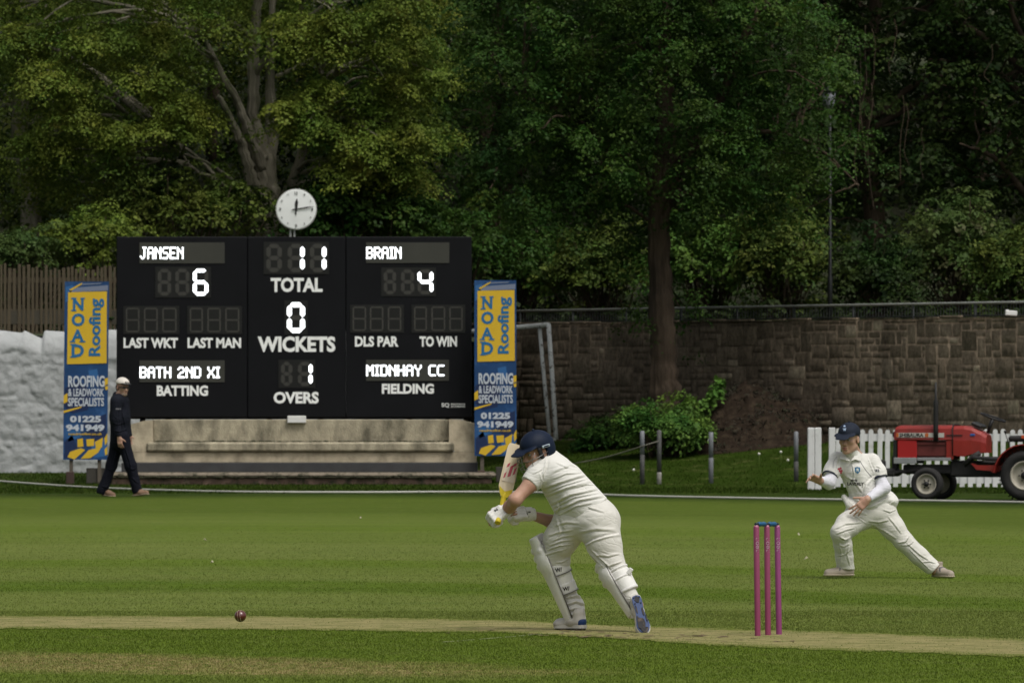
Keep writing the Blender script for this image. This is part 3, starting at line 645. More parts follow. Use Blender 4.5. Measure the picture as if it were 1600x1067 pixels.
def banner(pxl, pxr, top, bot, lean, label):
    Y = 116.75; c = empty('advert_banner', (PX((pxl + pxr) / 2, Y), Y, gz(PX((pxl + pxr) / 2, Y), Y)), label, 'banner', 'roofing adverts either side of the scoreboard'); b = c.location
    W = (pxr - pxl) * Y / FPX; H = (bot - top) * Y / FPX; zb = PZ(bot, Y) - b.z
    bl = mat('banner_blue_%d' % len(MATS), (.010, .050, .150), rough=.45, spec=.35, var=.25, vscale=2.2, col2=(.025, .085, .22), c2scale=2.3, c2lo=.53, c2hi=.62); yl = MATS.get('banner_yellow') or mat('banner_yellow', (.62, .40, .022), rough=.5, var=.06)
    tx = MATS.get('banner_print_blue') or mat('banner_print_blue', (.012, .13, .30), rough=.5); wt = MATS.get('banner_print_white') or mat('banner_print_white', (.50, .54, .60), rough=.5)
    sl = MATS.get('banner_slate') or mat('banner_slate', (.16, .19, .27), rough=.5); dn = MATS.get('banner_navy') or mat('banner_navy', (.006, .02, .075), rough=.5); mbl = MATS.get('banner_mid_blue') or mat('banner_mid_blue', (.022, .11, .29), rough=.5)
    def X(u): return (u - .5) * W
    def Z(v, u=.5): return zb + (1 - v) * H
    def sh(p): return (p[0] + lean * (p[1] - zb) / H, p[1])       # the board leans a little sideways
    mb = MB(); mb.prism([sh(q) for q in ((X(0), Z(1)), (X(1), Z(1)), (X(1), Z(0)), (X(0), Z(0)))], 0, .025); mb.build('board', bl, c)
    def poly(name, m, pts, lay, par=c):
        mb = MB(); mb.prism([sh((X(u), Z(v))) for u, v in pts], -.003 * lay, -.003 * lay + .0025); return mb.build(name, m, par)
    def many(name, m, polys, lay):
        for pts in polys: mb = MB(); mb.prism([sh((X(u), Z(v))) for u, v in pts], -.003 * lay, -.003 * lay + .0025); mb.build(name, m, c)
    many('printed_shape', dn, [[(.02, .60), (.35, .55), (.62, .62), (.55, .72), (.2, .74), (.02, .70)], [(.03, .90), (.2, .86), (.32, .93), (.25, .99), (.03, .99)], [(.45, .8), (.97, .74), (.97, .87), (.7, .9)]], 1)
    many('printed_shape', mbl, [[(.55, .50), (.75, .49), (.8, .56), (.6, .58)], [(.05, .83), (.35, .80), (.42, .87), (.12, .90)], [(.6, .9), (.98, .88), (.98, .98), (.7, .99)], [(.02, .03), (.2, .02), (.1, .10), (.02, .12)]], 1)
    many('printed_shape', sl, [[(.18, .035), (.98, .02), (.98, .05), (.10, .06)], [(.3, .012), (.85, .008), (.80, .014), (.3, .02)]], 1)
    many('printed_shape', yl, [[(.10, .045), (.40, .006), (.38, .016), (.14, .052)], [(.925, .545), (1, .54), (1, .575), (.93, .585)], [(.93, .59), (1, .585), (1, .605), (.95, .61)], [(0, .64), (.085, .625), (.09, .675), (0, .685)], [(0, .725), (.42, .70), (.40, .708), (0, .738)],
                               [(.32, .885), (.44, .880), (.46, .925), (.33, .930)], [(.52, .885), (.70, .882), (.70, .922), (.54, .925)], [(.72, .90), (.90, .875), (.88, .93), (.74, .935)], [(.10, .985), (.16, .955), (.40, .935), (.50, .945), (.26, .998)], [(.40, .995), (.58, .945), (.86, .93), (.80, .958), (.62, .99)], [(.93, .88), (1, .85), (1, .90), (.95, .92)], [(.94, .94), (1, .925), (1, .97), (.95, .975)]], 2)
    yp = poly('yellow_panel', yl, [(.075, .06), (.955, .055), (.965, .458), (.07, .464)], 3)
    def words(m, items, lay, rot=False):
        mb = MB()
        for t_, u0, u1, v0, v1, bold in items:
            v, f = text_mesh(t_, (X(u0), Z(v1), X(u1), Z(v0)), -.003 * lay, bold=bold, depth=.002, rot90=rot); mb.add([(sh((a, q))[0], y, q) for a, y, q in v], f)
        return mb
    k = words(tx, [('N', .19, .43, .094, .163, .035), ('O', .165, .46, .178, .250, .035), ('A', .16, .45, .268, .338, .03), ('D', .17, .45, .352, .424, .035)], 4)
    for (u0, u1, v) in ((.15, .27, .0945), (.36, .46, .0945), (.15, .27, .162), (.13, .25, .337), (.35, .48, .337), (.14, .27, .3525), (.14, .27, .423)):   # serifs
        k.prism([sh(q) for q in ((X(u0), Z(v + .004)), (X(u1), Z(v + .004)), (X(u1), Z(v - .004)), (X(u0), Z(v - .004)))], -.0144, -.012)
    k.build('lettering', tx, c)
    k = words(tx, [('Roofing', .555, .90, .095, .418, .03)], 4, True); k.build('lettering', tx, c)
    k = words(wt, [('ROOFING', .10, .925, .528, .592, .03), ('& LEADWORK', .10, .915, .600, .644, .025), ('SPECIALISTS', .10, .915, .652, .700, .025), ('01225', .15, .85, .753, .790, .05), ('941949', .06, .93, .802, .840, .05)], 3); k.build('lettering', wt, c)
    k = words(yl, [('noadroofing.co.uk', .12, .88, .848, .866, .02)], 3); k.build('lettering', yl, c)
    mp = MATS.get('banner_post') or mat('banner_post', (.10, .085, .065), rough=.9, var=.3)
    for u in (.18, .82):
        mb = MB(); mb.box((X(u), .06, (zb + H * .9) / 2 - .05), (.06, .05, zb + H * .9 + .1)); mb.build('support_post', mp, c)
    mb = MB(); mb.box((X(.16), .0, .10), (.13, .16, .22), bev=.01); mb.build('foot_block', mat('foot_block_%d' % len(MATS), (.055, .035, .028), rough=.9, var=.2), c)
    mb = MB(); mb.box((X(.75), .12, .14), (.34, .10, .26), bev=.01); mb.build('foot_plate', mat('foot_plate_%d' % len(MATS), (.05, .046, .038), rough=.9, var=.2), c)
banner(98.5, 167.5, 440, 718, .03, 'tall blue and yellow roofing advert banner beside the whitewashed wall')
banner(741.5, 807, 438, 712, -.004, 'tall blue and yellow roofing advert banner beside the goal frame')

# ------------------------------------------------------------------ posts, picket fence, lamp, odds and ends
def bollards():
    mg = mat('galvanised_post', (.185, .195, .21), rough=.55, metal=.0, var=.25, vscale=5, stretch=(1, 1, .4)); mdk = mat('flaked_post', (.085, .085, .082), rough=.7, var=.3, vscale=9); ml = mat('limed_post', (.31, .30, .27), rough=.8, var=.3, vscale=9)
    spec = [(1003.5, 673, 754, mg, mdk, .55, 'grey metal post with the slack rope tied to it, left of the pair'), (1030, 672, 756, mdk, ml, .22, 'dark metal post with pale flaking foot beside the bush'), (1111, 675, 759, mg, mg, .5, 'plain grey metal post alone in the grass before the earth heap'), (1244, 674, 761, mg, mdk, .4, 'grey metal post nearest the white gate post')]
    for px, t, bt, m1, m2, fr, lab in spec:
        Y = 115.3; x = PX(px, Y); z0 = gz(x, Y); h = PZ(t, Y) - z0
        c = empty('metal_post', (x, Y, z0), lab, 'post', 'metal posts along the bank'); r = .038
        mb = MB(); mb.lathe([(r, h * fr), (r, h - .012), (r * .7, h)], (0, 0, 0), 'Z', 14); mb.build('shaft', m1, c)
        mb = MB(); mb.lathe([(r * 1.04, -.05), (r * 1.04, h * fr), (r * .9, h * fr + .01)], (0, 0, 0), 'Z', 14); mb.build('foot', m2, c)
    pts = []
    a, b_, e = P(1029, 689, 115.25), P(1003, 697, 115.24), P(897, 724, 116.6)
    for k in range(13):
        t = k / 12; q = b_.lerp(e, t); q.z -= .03 * math.sin(math.pi * t); q.z = max(q.z, gz(q.x, q.y) + .03); pts.append(q)
    mb = MB(); mb.tube([a] + pts, .010, 6)
    tag(mb.build('slack_rope', mat('grey_rope', (.13, .125, .10), rough=.95)), 'slack grey rope drooping from the metal posts to the grass', 'rope')
bollards()

def picket_fence():
    m = mat('white_fence_paint', (.60, .61, .60), rough=.6, var=.08, vscale=5, col2=(.36, .37, .33), c2scale=4, c2lo=.58, c2hi=.75); Y = 112.0; r = random.Random(2)
    z0 = 0.0; c = empty('picket_fence', (PX(1295, Y), Y, z0), 'low white picket fence with rounded tops behind the red tractor', 'picket fence'); bx = c.location.x
    zt = PZ(670, Y); mb = MB(); px = 1309.0
    while px < 1800:
        x = PX(px + r.uniform(-.5, .5), Y) - bx; h = zt + r.uniform(-.012, .012); wd = .038
        pl = [(x - wd, .05), (x + wd, .05)] + [(x + wd * math.cos(a), h - wd + wd * math.sin(a)) for a in [k * math.pi / 8 for k in range(9)]]
        k0 = len(mb.v); mb.prism(pl, -.012, .010); tl = r.gauss(0, .010); mb.v[k0:] = [(a + tl * q, b + r.uniform(-.002, .002), q) for a, b, q in mb.v[k0:]]; px += 12.95
    mb.build('pickets', m, c)
    for a, b in ((677.5, 689), (742, 755)):
        mb = MB(); mb.box(((PX(1295, Y) + PX(1800, Y)) / 2 - bx, .03, (PZ(a, Y) + PZ(b, Y)) / 2), (PX(1800, Y) - PX(1295, Y), .035, PZ(a, Y) - PZ(b, Y))); mb.build('rail', m, c)
    mb = MB(); mb.box((PX(1300, Y) - bx, -.0, zt / 2 + .02), (.105, .06, zt), bev=.008); mb.build('end_board', m, c)
    g = empty('gate_post', (PX(1272.5, Y), Y, z0), 'thick white double board gate post at the left end of the picket fence', 'gate post')
    for dx in (-.056, .056):
        mb = MB(); mb.box((dx, 0, PZ(668, Y) / 2), (.108, .11, PZ(668, Y)), bev=.012); mb.build('board', m, g)
picket_fence()

def lamp_post():
    Y = 125.0; x = PX(1297, Y); c = empty('lamp_post', (x, Y, 2.4), 'tall dark lamp post rising behind the railing into the leaves', 'lamp post'); b = c.location
    mk = mat('black_lamp_paint', (.006, .007, .007), rough=.5)
    mb = MB(); mb.tube([(0, 0, 0), (0, 0, 1.2), (0, 0, 1.25), (0, 0, PZ(180, Y) - b.z)], [.045, .045, .032, .024], 12); mb.build('pole', mk, c)
    z = PZ(172, Y) - b.z
    mb = MB(); mb.lathe([(.03, 0), (.10, .10), (.12, .30), (.11, .31)], (-.02, 0, z), 'Z', 14); mb.build('lantern', mat('frosted_lamp_glass', (.22, .23, .26), rough=.3), c)
    mb = MB(); mb.lathe([(.14, .31), (.09, .38), (.02, .42)], (-.02, 0, z), 'Z', 14); mb.build('cap', mk, c)
lamp_post()

def earth_heap():
    r = np.random.default_rng(5); m = mat('dark_garden_soil', (.023, .0165, .0115), rough=.97, spec=.05, var=.4, vscale=9, bump=1.0, bscale=25, col2=(.040, .030, .020), c2scale=8)
    xs = np.linspace(PX(1085, 122), PX(1290, 122), 90); ys = np.linspace(119.6, 123.4, 50); X, Y = np.meshgrid(xs, ys)
    px = 800 + X * FPX / 122
    prof = np.interp(px, [1085, 1110, 1140, 1165, 1190, 1215, 1240, 1262, 1278, 1290], [700, 640, 615, 604, 611, 624, 636, 645, 660, 704]); H = CAMZ - (prof - HZ) * 122 / FPX
    base = bank_z(X, Y); f = np.clip((Y - 119.6) / 2.2, 0, 1); f = f * f * (3 - 2 * f); f *= np.clip((123.5 - Y) / .8, 0, 1) ** .5
    lum = np.zeros_like(X)
    for k in range(420):
        cx, cy, s, a = r.uniform(xs[0], xs[-1]), r.uniform(119.6, 123.4), r.uniform(.05, .16), r.uniform(.01, .05); lum += a * np.exp(-((X - cx) ** 2 + (Y - cy) ** 2) / s ** 2)
    Z = base - .03 + np.maximum(H - base, 0) * f + lum * np.clip(f * 3, 0, 1)
    nx, ny = len(xs), len(ys); i, j = np.meshgrid(np.arange(nx - 1), np.arange(ny - 1)); a = (j * nx + i).ravel()
    hp = tag(np_obj('earth_heap', np.stack([X, Y, Z], -1).reshape(-1, 3), np.stack([a, a + 1, a + nx + 1, a + nx], -1), m, smooth=True), 'heap of dark brown soil piled against the stone wall', 'earth heap')
    C = []                                                  # roots, twigs and dead leaves tipped out with the soil
    for k in range(150):
        i, j = r.integers(4, nx - 4), r.integers(4, ny - 12)
        if Z[j, i] - base[j, i] > .04: C.append((X[j, i], Y[j, i], Z[j, i] + .01))
    C = np.array(C); n = len(C) * 14; idx = np.repeat(np.arange(len(C)), 14); p = C[idx] + r.normal(0, .09, (n, 3)) * [1, 1, .25]; a_ = r.normal(0, 1, (n, 3)); a_ /= np.linalg.norm(a_, axis=1)[:, None]; b_ = np.cross(a_, r.normal(0, 1, (n, 3))); b_ /= np.linalg.norm(b_, axis=1)[:, None]
    l = r.uniform(.02, .06, n)[:, None]; V = np.stack([p - a_ * l, p + b_ * l * .3, p + a_ * l, p - b_ * l * .3], 1).reshape(-1, 3); np_obj('litter', V, np.arange(4 * n).reshape(-1, 4), mat('heap_litter', (.026, .021, .013), rough=.95, var=.7, vscale=6, col2=(.022, .030, .010), c2scale=5), hp)
earth_heap()

def small_things():
    mw = mat('white_plastic', (.70, .70, .68), rough=.4)
    q = P(1580, 496, 117.6); mb = MB(); mb.box((0, 0, 0), (.20, .10, .085), Matrix.Rotation(.06, 3, 'Y'), bev=.012); mb.box((-.07, 0, .05), (.05, .08, .02), bev=.005)
    o = mb.build('plastic_tub', mw); o.location = (q.x, q.y, 2.86 + .03); tag(o, 'small white plastic tub left on top of the stone wall', 'tub')
    r = random.Random(6); ml = mat('pale_dead_leaf', (.34, .32, .22), rough=.8)
    for k, (px, py) in enumerate([(563, 812), (331, 882), (320, 847), (1248, 838), (1260, 876), (1395, 828)]):
        Y = GY(py); mb = MB(); s = .026
        mb.add([(-s, 0, .012), (-s * .3, -s * .5, .02), (s * .6, -s * .3, .03), (s, .01, .02), (s * .3, s * .5, .034), (-s * .4, s * .4, .03), (0, 0, .045)], [(0, 1, 6), (1, 2, 6), (2, 3, 6), (3, 4, 6), (4, 5, 6), (5, 0, 6)])
        o = mb.build('fallen_leaf', ml); o.location = (PX(px, Y), Y, .0); o.rotation_euler = (0, 0, r.uniform(0, 6)); tag(o, 'tiny pale fallen leaf lying on the mown outfield', 'leaf', 'pale leaves on the outfield')
    mf = mat('dandelion_clock', (.62, .63, .55), rough=.9)
    for px, py in [(1186, 709), (1220, 706), (1231, 722), (990, 736), (1108, 688)]:
        Y = 117.5; x = PX(px, Y); z0 = gz(x, Y); zt = max(PZ(py, Y), z0 + .08)
        c = empty('dandelion', (x, Y, z0), 'tiny pale dandelion head dotted in the grass bank', 'flower', 'dandelions in the grass bank')
        mb = MB(); mb.ball((0, 0, zt - z0), .022, 8, 6); mb.build('seed_head', mf, c); mb = MB(); mb.tube([(0, 0, 0), (.005, 0, zt - z0)], .004, 5); mb.build('stem', MATS.get('stem_green') or mat('stem_green', (.09, .13, .03)), c)
small_things()
# ------------------------------------------------------------------ hill, trees and shrubs
def hill_z(X, Y):
    X = np.asarray(X, float); Y = np.asarray(Y, float)
    wy = np.where(X < -1, 122.4, np.clip(130.0 - 1.52 * X, 108, 133) + .3)
    d = np.maximum(Y - wy, 0); base = np.where(X < -1, 2.55, 2.45)
    return base + .03 * np.minimum(d, 8) + .26 * np.maximum(Y - 136, 0) * np.clip((230 - Y) / 60, .2, 1)
def hz_(x, y): return float(hill_z(x, y))
def make_hill():
    M = mat('leaf_mould', (.030, .034, .014), rough=.95, var=.4, vscale=1.5, col2=(.024, .045, .010), c2scale=.8)
    V = []; F = []; xs = np.concatenate([[-200, -80], np.arange(-40, 41, 2.0), [80, 200]]); N = 40
    for x in xs:
        y0 = 122.45 if x < -1 else float(np.clip(130.0 - 1.52 * x, 108, 133)) + .45
        for k in range(N): y = y0 + (k / (N - 1)) ** 2 * 120; V.append((x, y, hz_(x, y)))
    for i in range(len(xs) - 1):
        for k in range(N - 1): F.append((i * N + k, (i + 1) * N + k, (i + 1) * N + k + 1, i * N + k + 1))
    tag(np_obj('hillside', V, F, M, smooth=True), kind='structure')
make_hill()

def leaf_quads(C, S, per, L, r, flat=.55, droop=.35, cv=None, up=.7, spray=24):
    """C (n,3) clump centres, S (n) clump radii -> leaf vertices, faces and colour value per leaf; the leaves sit in small flat sprays spread over each clump"""
    n = len(C); per = np.broadcast_to(per, n).astype(int); ks = np.maximum(per // spray, 3); cl = np.repeat(np.arange(n), ks); q = len(cl)
    d = r.normal(0, 1, (q, 3)); d[:, 2] = np.where(d[:, 2] < 0, d[:, 2] * r.choice([1, -1], q, p=[.4, .6]), d[:, 2]); d /= np.linalg.norm(d, axis=1)[:, None]
    lob = 1 + .30 * np.sin(3 * np.arctan2(d[:, 1], d[:, 0]) + cl * 1.7) + .2 * np.sin(10 * d[:, 2] + cl * 2.3 + 4 * d[:, 0])
    off = d * (S[cl] * lob * (.35 + .65 * r.random(q) ** .4))[:, None]; h2 = (off[:, 0] ** 2 + off[:, 1] ** 2) / np.maximum(S[cl], .05); off[:, 2] *= flat; off[:, 2] -= droop * h2
    sc = C[cl] + off; sn = d * .45 + np.array([0, 0, up]) + r.normal(0, .22, (q, 3)); sn /= np.linalg.norm(sn, axis=1)[:, None]; sv = r.normal(0, .09, q); sl = r.uniform(.75, 1.3, q)
    idx = np.repeat(np.arange(q), spray); m = len(idx); rad = (S[cl][idx] * .30 + L) * r.random(m) ** .6; g = r.normal(0, 1, (m, 3)); g -= sn[idx] * (g * sn[idx]).sum(1)[:, None]; g /= np.linalg.norm(g, axis=1)[:, None]
    p = sc[idx] + g * rad[:, None] + r.normal(0, .018, (m, 3)); p[:, 2] -= rad ** 2 / np.maximum(S[cl][idx], .1) * .9
    nrm = sn[idx] + g * .35 + r.normal(0, .33, (m, 3)); nrm /= np.linalg.norm(nrm, axis=1)[:, None]
    t = g * .9 + r.normal(0, .6, (m, 3)); t[:, 2] -= .4; t -= nrm * (t * nrm).sum(1)[:, None]; t /= np.maximum(np.linalg.norm(t, axis=1), 1e-6)[:, None]; b = np.cross(nrm, t)
    l = (L * sl[idx] * r.uniform(.65, 1.3, m))[:, None]; w_ = l * r.uniform(.30, .46, m)[:, None]
    V = np.stack([p - t * l * .5, p + b * w_ - nrm * l * .06 - t * l * .05, p + t * l * .5 - nrm * l * .12, p - b * w_ - nrm * l * .06 - t * l * .05], 1).reshape(-1, 3)
    F = np.arange(4 * m).reshape(-1, 4)
    cv = r.normal(0, .17, n) if cv is None else cv
    v = np.clip(.45 + cv[cl][idx] + sv[idx] + r.normal(0, .09, m), 0, 1)
    return V, F, v

M_bark1 = mat('grey_bark', (.20, .185, .14), rough=.95, spec=.1, var=.35, vscale=6, stretch=(1, 1, .35), bump=1.0, bscale=14, col2=(.085, .095, .05), c2scale=2.5, c2lo=.5, c2hi=.66)
M_bark2 = mat('dark_bark', (.078, .058, .041), rough=.95, spec=.1, var=.4, vscale=7, stretch=(1, 1, .22), bump=1.2, bscale=15, col2=(.045, .035, .026), c2scale=3.0, c2lo=.48, c2hi=.62)
def tree(name, label, base, limbs, C, S, per, L, lm, bark, seed, group=None, flat=.5, droop=.35, twigs=60, cv=None, extra=None, cat='tree'):
    r = np.random.default_rng(seed); c = empty(name, base, label, cat, group); b = np.array(base, float)
    mb = MB(); sk = []
    for pts, rads in limbs:
        g = grow(pts, 6, .012, r); rr = .86 * np.interp(np.linspace(0, 1, len(g)), np.linspace(0, 1, len(rads)), rads) * (1 + .06 * r.normal(0, 1, len(g)))
        ph = r.uniform(0, 6.28, 8); big = rads[0] > .1; rg = (lambda an, i: .05 * math.sin(5 * an + ph[0] + .10 * i) + .045 * math.sin(9 * an + ph[1] - .13 * i) + .035 * math.sin(14 * an + ph[2] + .21 * i) + .03 * math.sin(23 * an + ph[3]) + .03 * math.sin(3 * an + .7 * i + ph[4])) if big else None
        mb.tube([Vector(q - b) for q in g], [float(x) for x in rr], 64 if big else 12, rough=rg); sk += g
    sk = np.array(sk)
    for k in r.permutation(len(C))[:twigs]:                    # boughs running out to the leaf clumps
        q = C[k]; dd = np.linalg.norm(sk - q, axis=1) + 2.0 * np.maximum(sk[:, 2] - q[2], 0); a = sk[np.argmin(dd)]; ln = np.linalg.norm(q - a)
        if ln > 6 or ln < .2: continue
        mid = (a + q) / 2 + np.array([0, 0, .12 * ln]) + r.normal(0, .08 * ln, 3); g = grow([a, mid, q], 5, .02, r)
        r0 = .012 + .011 * ln; mb.tube([Vector(x - b) for x in g], [r0 * (1 - .75 * i / (len(g) - 1)) for i in range(len(g))], 6)
    if extra: extra(mb, b, r)
    mb.build('trunk', bark, c)
    V, F, v = leaf_quads(np.asarray(C, float), np.asarray(S, float), per, L, r, flat, droop, cv)
    o = np_obj('crown', V - b, F, lm, c); fattr(o, 'v', v)
    return c
def ell_clumps(r, n, ctr, rad, zmin=None, shell=.5, ok=None):
    out = []
    while len(out) < n:
        d = r.normal(0, 1, 3); d /= np.linalg.norm(d); k = (shell + (1 - shell) * r.random()) if r.random() < .75 else r.random() ** .5
        p = np.array(ctr) + d * np.array(rad) * k
        if zmin is not None and p[2] < zmin: continue
        if ok is not None and not ok(800 + p[0] * FPX / p[1], HZ - (p[2] - CAMZ) * FPX / p[1], p): continue
        out.append(p)
    return np.array(out)

L_yel = leaf_mat('sycamore_leaf', (.060, .098, .011), (.175, .225, .024), (.215, .225, .032))
L_mid = leaf_mat('maple_leaf', (.040, .072, .010), (.12, .155, .022))
L_drk = leaf_mat('lime_leaf', (.018, .044, .006), (.055, .112, .013), (.10, .14, .020))
L_dk2 = leaf_mat('shade_leaf', (.014, .030, .006), (.044, .076, .012), (.075, .10, .026))
L_bsh = leaf_mat('bush_leaf', (.045, .105, .014), (.135, .235, .032))
L_olv = leaf_mat('olive_leaf', (.04, .07, .014), (.10, .14, .030), (.12, .12, .05))
L_wod = leaf_mat('wood_leaf', (.012, .024, .005), (.036, .058, .010), trans=.2)

def left_tree():
    Y = 131.0; r = np.random.default_rng(31); q = lambda px, py, dy=0: tuple(P(px, py, Y + dy))
    base = (PX(418, Y), Y, hz_(PX(418, Y), Y) - .1)
    limbs = [([base, q(417, 340), q(414, 290), q(411, 245)], [.42, .34, .29, .24]),
             ([q(411, 250), q(403, 215), q(396, 185), q(395, 120), q(397, 60), q(402, -40), q(400, -200), q(410, -420)], [.23, .17, .13, .12, .11, .09, .07, .03]),
             ([q(417, 255, .2), q(424, 210, .4), q(422, 100, .8), q(428, -60, 1)], [.18, .13, .09, .05]),
             ([(base[0] - .15, Y, base[2] + .6), q(399, 320, -.2), q(394, 290, -.3), q(382, 242, -.4), q(367, 200, -.6), q(340, 150, -.8)], [.20, .17, .14, .11, .08, .04]),
             ([q(408, 262, -.1), q(396, 232, -.3), q(384, 195, -.5), q(371, 160, -.6), q(349, 120, -.8), q(310, 40, -1)], [.15, .12, .10, .085, .07, .03]),
             ([(base[0] + .3, Y, base[2] + 1.0), q(445, 320, -.1), q(456, 288, -.2), q(470, 242, -.3), q(478, 205, -.4), q(505, 120, -.6)], [.14, .12, .10, .09, .075, .03]),
             ([q(400, 312, -.3), q(385, 297, -.6), q(358, 278, -.9), q(323, 254, -1.2), q(270, 235, -1.4)], [.07, .055, .045, .035, .015]),
             ([q(404, 322, -.2), q(372, 305, -.4), q(338, 281, -.6), q(300, 262, -.8), q(275, 215, -1)], [.06, .05, .04, .03, .015]),
             ([q(396, 120), q(440, 60, -.5), q(520, 0, -1), q(600, -60, -1.5)], [.08, .06, .04, .02]),
             ([q(398, 60), q(300, 0, .5), q(180, -60, .6), q(60, -80, .7)], [.08, .06, .05, .02])]
    def ok(px, py, p):
        if p[1] < Y + .9 and 300 < px < 515 and 85 < py < 345 and r.random() < .92: return False
        if p[1] < Y + .7 and 360 < px < 430 and -20 < py <= 120: return r.random() < .12
        if p[1] < Y + .4 and 270 < px < 400 and 235 < py < 320: return r.random() < .2
        if -60 < px < 55 and 118 < py < 180: return False
        if px > 740 or (px > 690 and r.random() < .6): return False
        return py > -260
    C = ell_clumps(r, 330, (PX(350, Y), Y - .5, 8.6), (6.3, 3.6, 4.3), None, .55, ok)
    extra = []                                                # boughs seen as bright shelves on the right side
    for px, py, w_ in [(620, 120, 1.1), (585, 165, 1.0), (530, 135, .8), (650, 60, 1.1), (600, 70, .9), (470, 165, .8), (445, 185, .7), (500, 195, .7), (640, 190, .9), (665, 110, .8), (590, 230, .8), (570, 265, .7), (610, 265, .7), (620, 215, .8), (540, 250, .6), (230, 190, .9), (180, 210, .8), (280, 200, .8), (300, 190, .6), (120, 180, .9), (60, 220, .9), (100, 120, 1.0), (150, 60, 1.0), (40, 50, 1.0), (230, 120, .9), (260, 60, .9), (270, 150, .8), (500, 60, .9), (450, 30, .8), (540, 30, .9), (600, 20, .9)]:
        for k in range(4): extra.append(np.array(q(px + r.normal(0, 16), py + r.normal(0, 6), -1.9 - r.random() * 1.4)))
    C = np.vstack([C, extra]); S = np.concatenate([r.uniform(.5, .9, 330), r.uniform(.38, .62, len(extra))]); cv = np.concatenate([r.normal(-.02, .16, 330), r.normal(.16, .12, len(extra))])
    tree('sycamore_tree', 'big yellow-green tree with several grey stems behind the clock', base, limbs, C, S, 680, .054, L_yel, M_bark1, 32, flat=.34, droop=.40, twigs=110, cv=cv)
left_tree()

def right_tree():
    Y = 122.2; r = np.random.default_rng(41); q = lambda px, py, dy=0: tuple(P(px, py, Y + dy))
    base = (PX(1040, Y), Y, gz(PX(1040, Y), Y) - .1)
    limbs = [([base, q(1040, 640), q(1037, 590), q(1036, 530), q(1033, 450), q(1030, 380), q(1032, 300), q(1040, 200), q(1036, 100), q(1045, -80), q(1040, -350)], [.36, .30, .27, .25, .23, .21, .20, .18, .15, .10, .04]),
             ([q(1034, 310), q(1075, 240, -.3), q(1128, 150, -.6), q(1152, 75, -.8), q(1185, 20, -.9), q(1230, -60, -1)], [.12, .10, .09, .08, .06, .03]),
             ([q(1145, 88, -.8), q(1125, 45, -.9), q(1108, -10, -1)], [.055, .045, .03]),
             ([q(1032, 320), q(980, 250, .3), q(900, 190, .2), q(820, 150, 0)], [.11, .09, .06, .03]),
             ([q(1036, 260), q(1090, 230, .5), q(1180, 205, .6), q(1270, 225, .3), q(1340, 290, 0)], [.09, .07, .05, .035, .015])]
    def ok(px, py, p):
        if p[1] < Y + .3 and 1000 < px < 1068 and py > 292: return False
        if px > 1045 and py > 345 - .05 * (px - 1045) and r.random() < .96: return False
        if px < 1000 and py > 470: return False
        if px < 700 or px > 1420: return False
        if px < 1000 and py > 330 and r.random() < .45: return False
        return py > -330
    C = ell_clumps(r, 360, (PX(1035, Y), Y + .2, 7.2), (3.6, 2.9, 4.3), None, .45, ok); S = r.uniform(.36, .70, len(C))
    tree('lime_tree', 'dark green tree with thick brown trunk in front of the stone wall', base, limbs, C, S, 460, .060, L_drk, M_bark2, 42, flat=.6, droop=.55, twigs=110)
right_tree()

def simple_tree(name, label, px, Y, ztop, rad, n, S, L, lm, bark, seed, zlow, per=200, okf=None, extra=None, flat=.55, droop=.45):
    r = np.random.default_rng(seed); x = PX(px, Y); b = (x, Y, hz_(x, Y) - .1); zc = (zlow + ztop) / 2
    limbs = [([b, (x + .1, Y, b[2] + 2), (x - .1, Y, (b[2] + zc) / 2 + 1), (x + .15, Y, zc + 1), (x, Y, ztop - 1)], [.26, .22, .18, .12, .03])]
    for k in range(7):
        a = r.uniform(0, 6.28); h = r.uniform(b[2] + 2, zc + 1.5); e = np.array([math.cos(a) * rad[0] * .75, math.sin(a) * rad[1] * .75, r.uniform(.8, 2.5)])
        limbs.append(([(x, Y, h), tuple(np.array([x, Y, h]) + e * .5 + [0, 0, .3]), tuple(np.array([x, Y, h]) + e)], [.09, .06, .02]))
    C = ell_clumps(r, n, (x, Y, zc), (rad[0], rad[1], (ztop - zlow) / 2), None, .5, okf); Sx = r.uniform(S[0], S[1], len(C))
    return tree(name, label, b, limbs, C, Sx, per, L, lm, bark, seed + 1, flat=flat, droop=droop, twigs=50, extra=extra)
nohouse = lambda px, py, p: not (-60 < px < 55 and 118 < py < 180)
simple_tree('maple_tree', 'leafy green tree at the far left edge behind the board fence', 40, 137, 14, (3.6, 3.0), 170, (.55, .95), .10, L_mid, M_bark1, 51, 4.4, 230, nohouse)
simple_tree('hornbeam_tree', 'dark leafy tree between the yellow-green tree and the brown trunk', 770, 136, 14, (3.0, 2.6), 230, (.45, .85), .090, L_drk, M_bark2, 53, 3.5, 230)
def vines(mb, b, r):
    for px, t, e in [(1342, 60, 300), (1352, 40, 262), (1366, 45, 170), (1362, 130, 330), (1408, 150, 285), (1416, 160, 260), (1545, 70, 130), (1440, 200, 280), (1395, 30, 120), (1330, 150, 240)]:
        g = [np.array(P(px + r.normal(0, 2.5) + 3 * math.sin(k * 1.3), t + (e - t) * k / 5, 130.6)) for k in range(6)]
        mb.tube([Vector(x - b) for x in grow(list(g), 4)], .006, 5)
lowok = lambda px, py, p: py < 335 + 25 * math.sin(px * .021) and not (1276 < px < 1310 and 128 < py < 178)
simple_tree('weeping_tree', 'very dark tree with pale hanging stems behind the lamp post', 1360, 134, 14, (3.8, 2.8), 240, (.45, .85), .090, L_dk2, M_bark2, 55, 3.9, 230, lowok, vines, .7, .7)
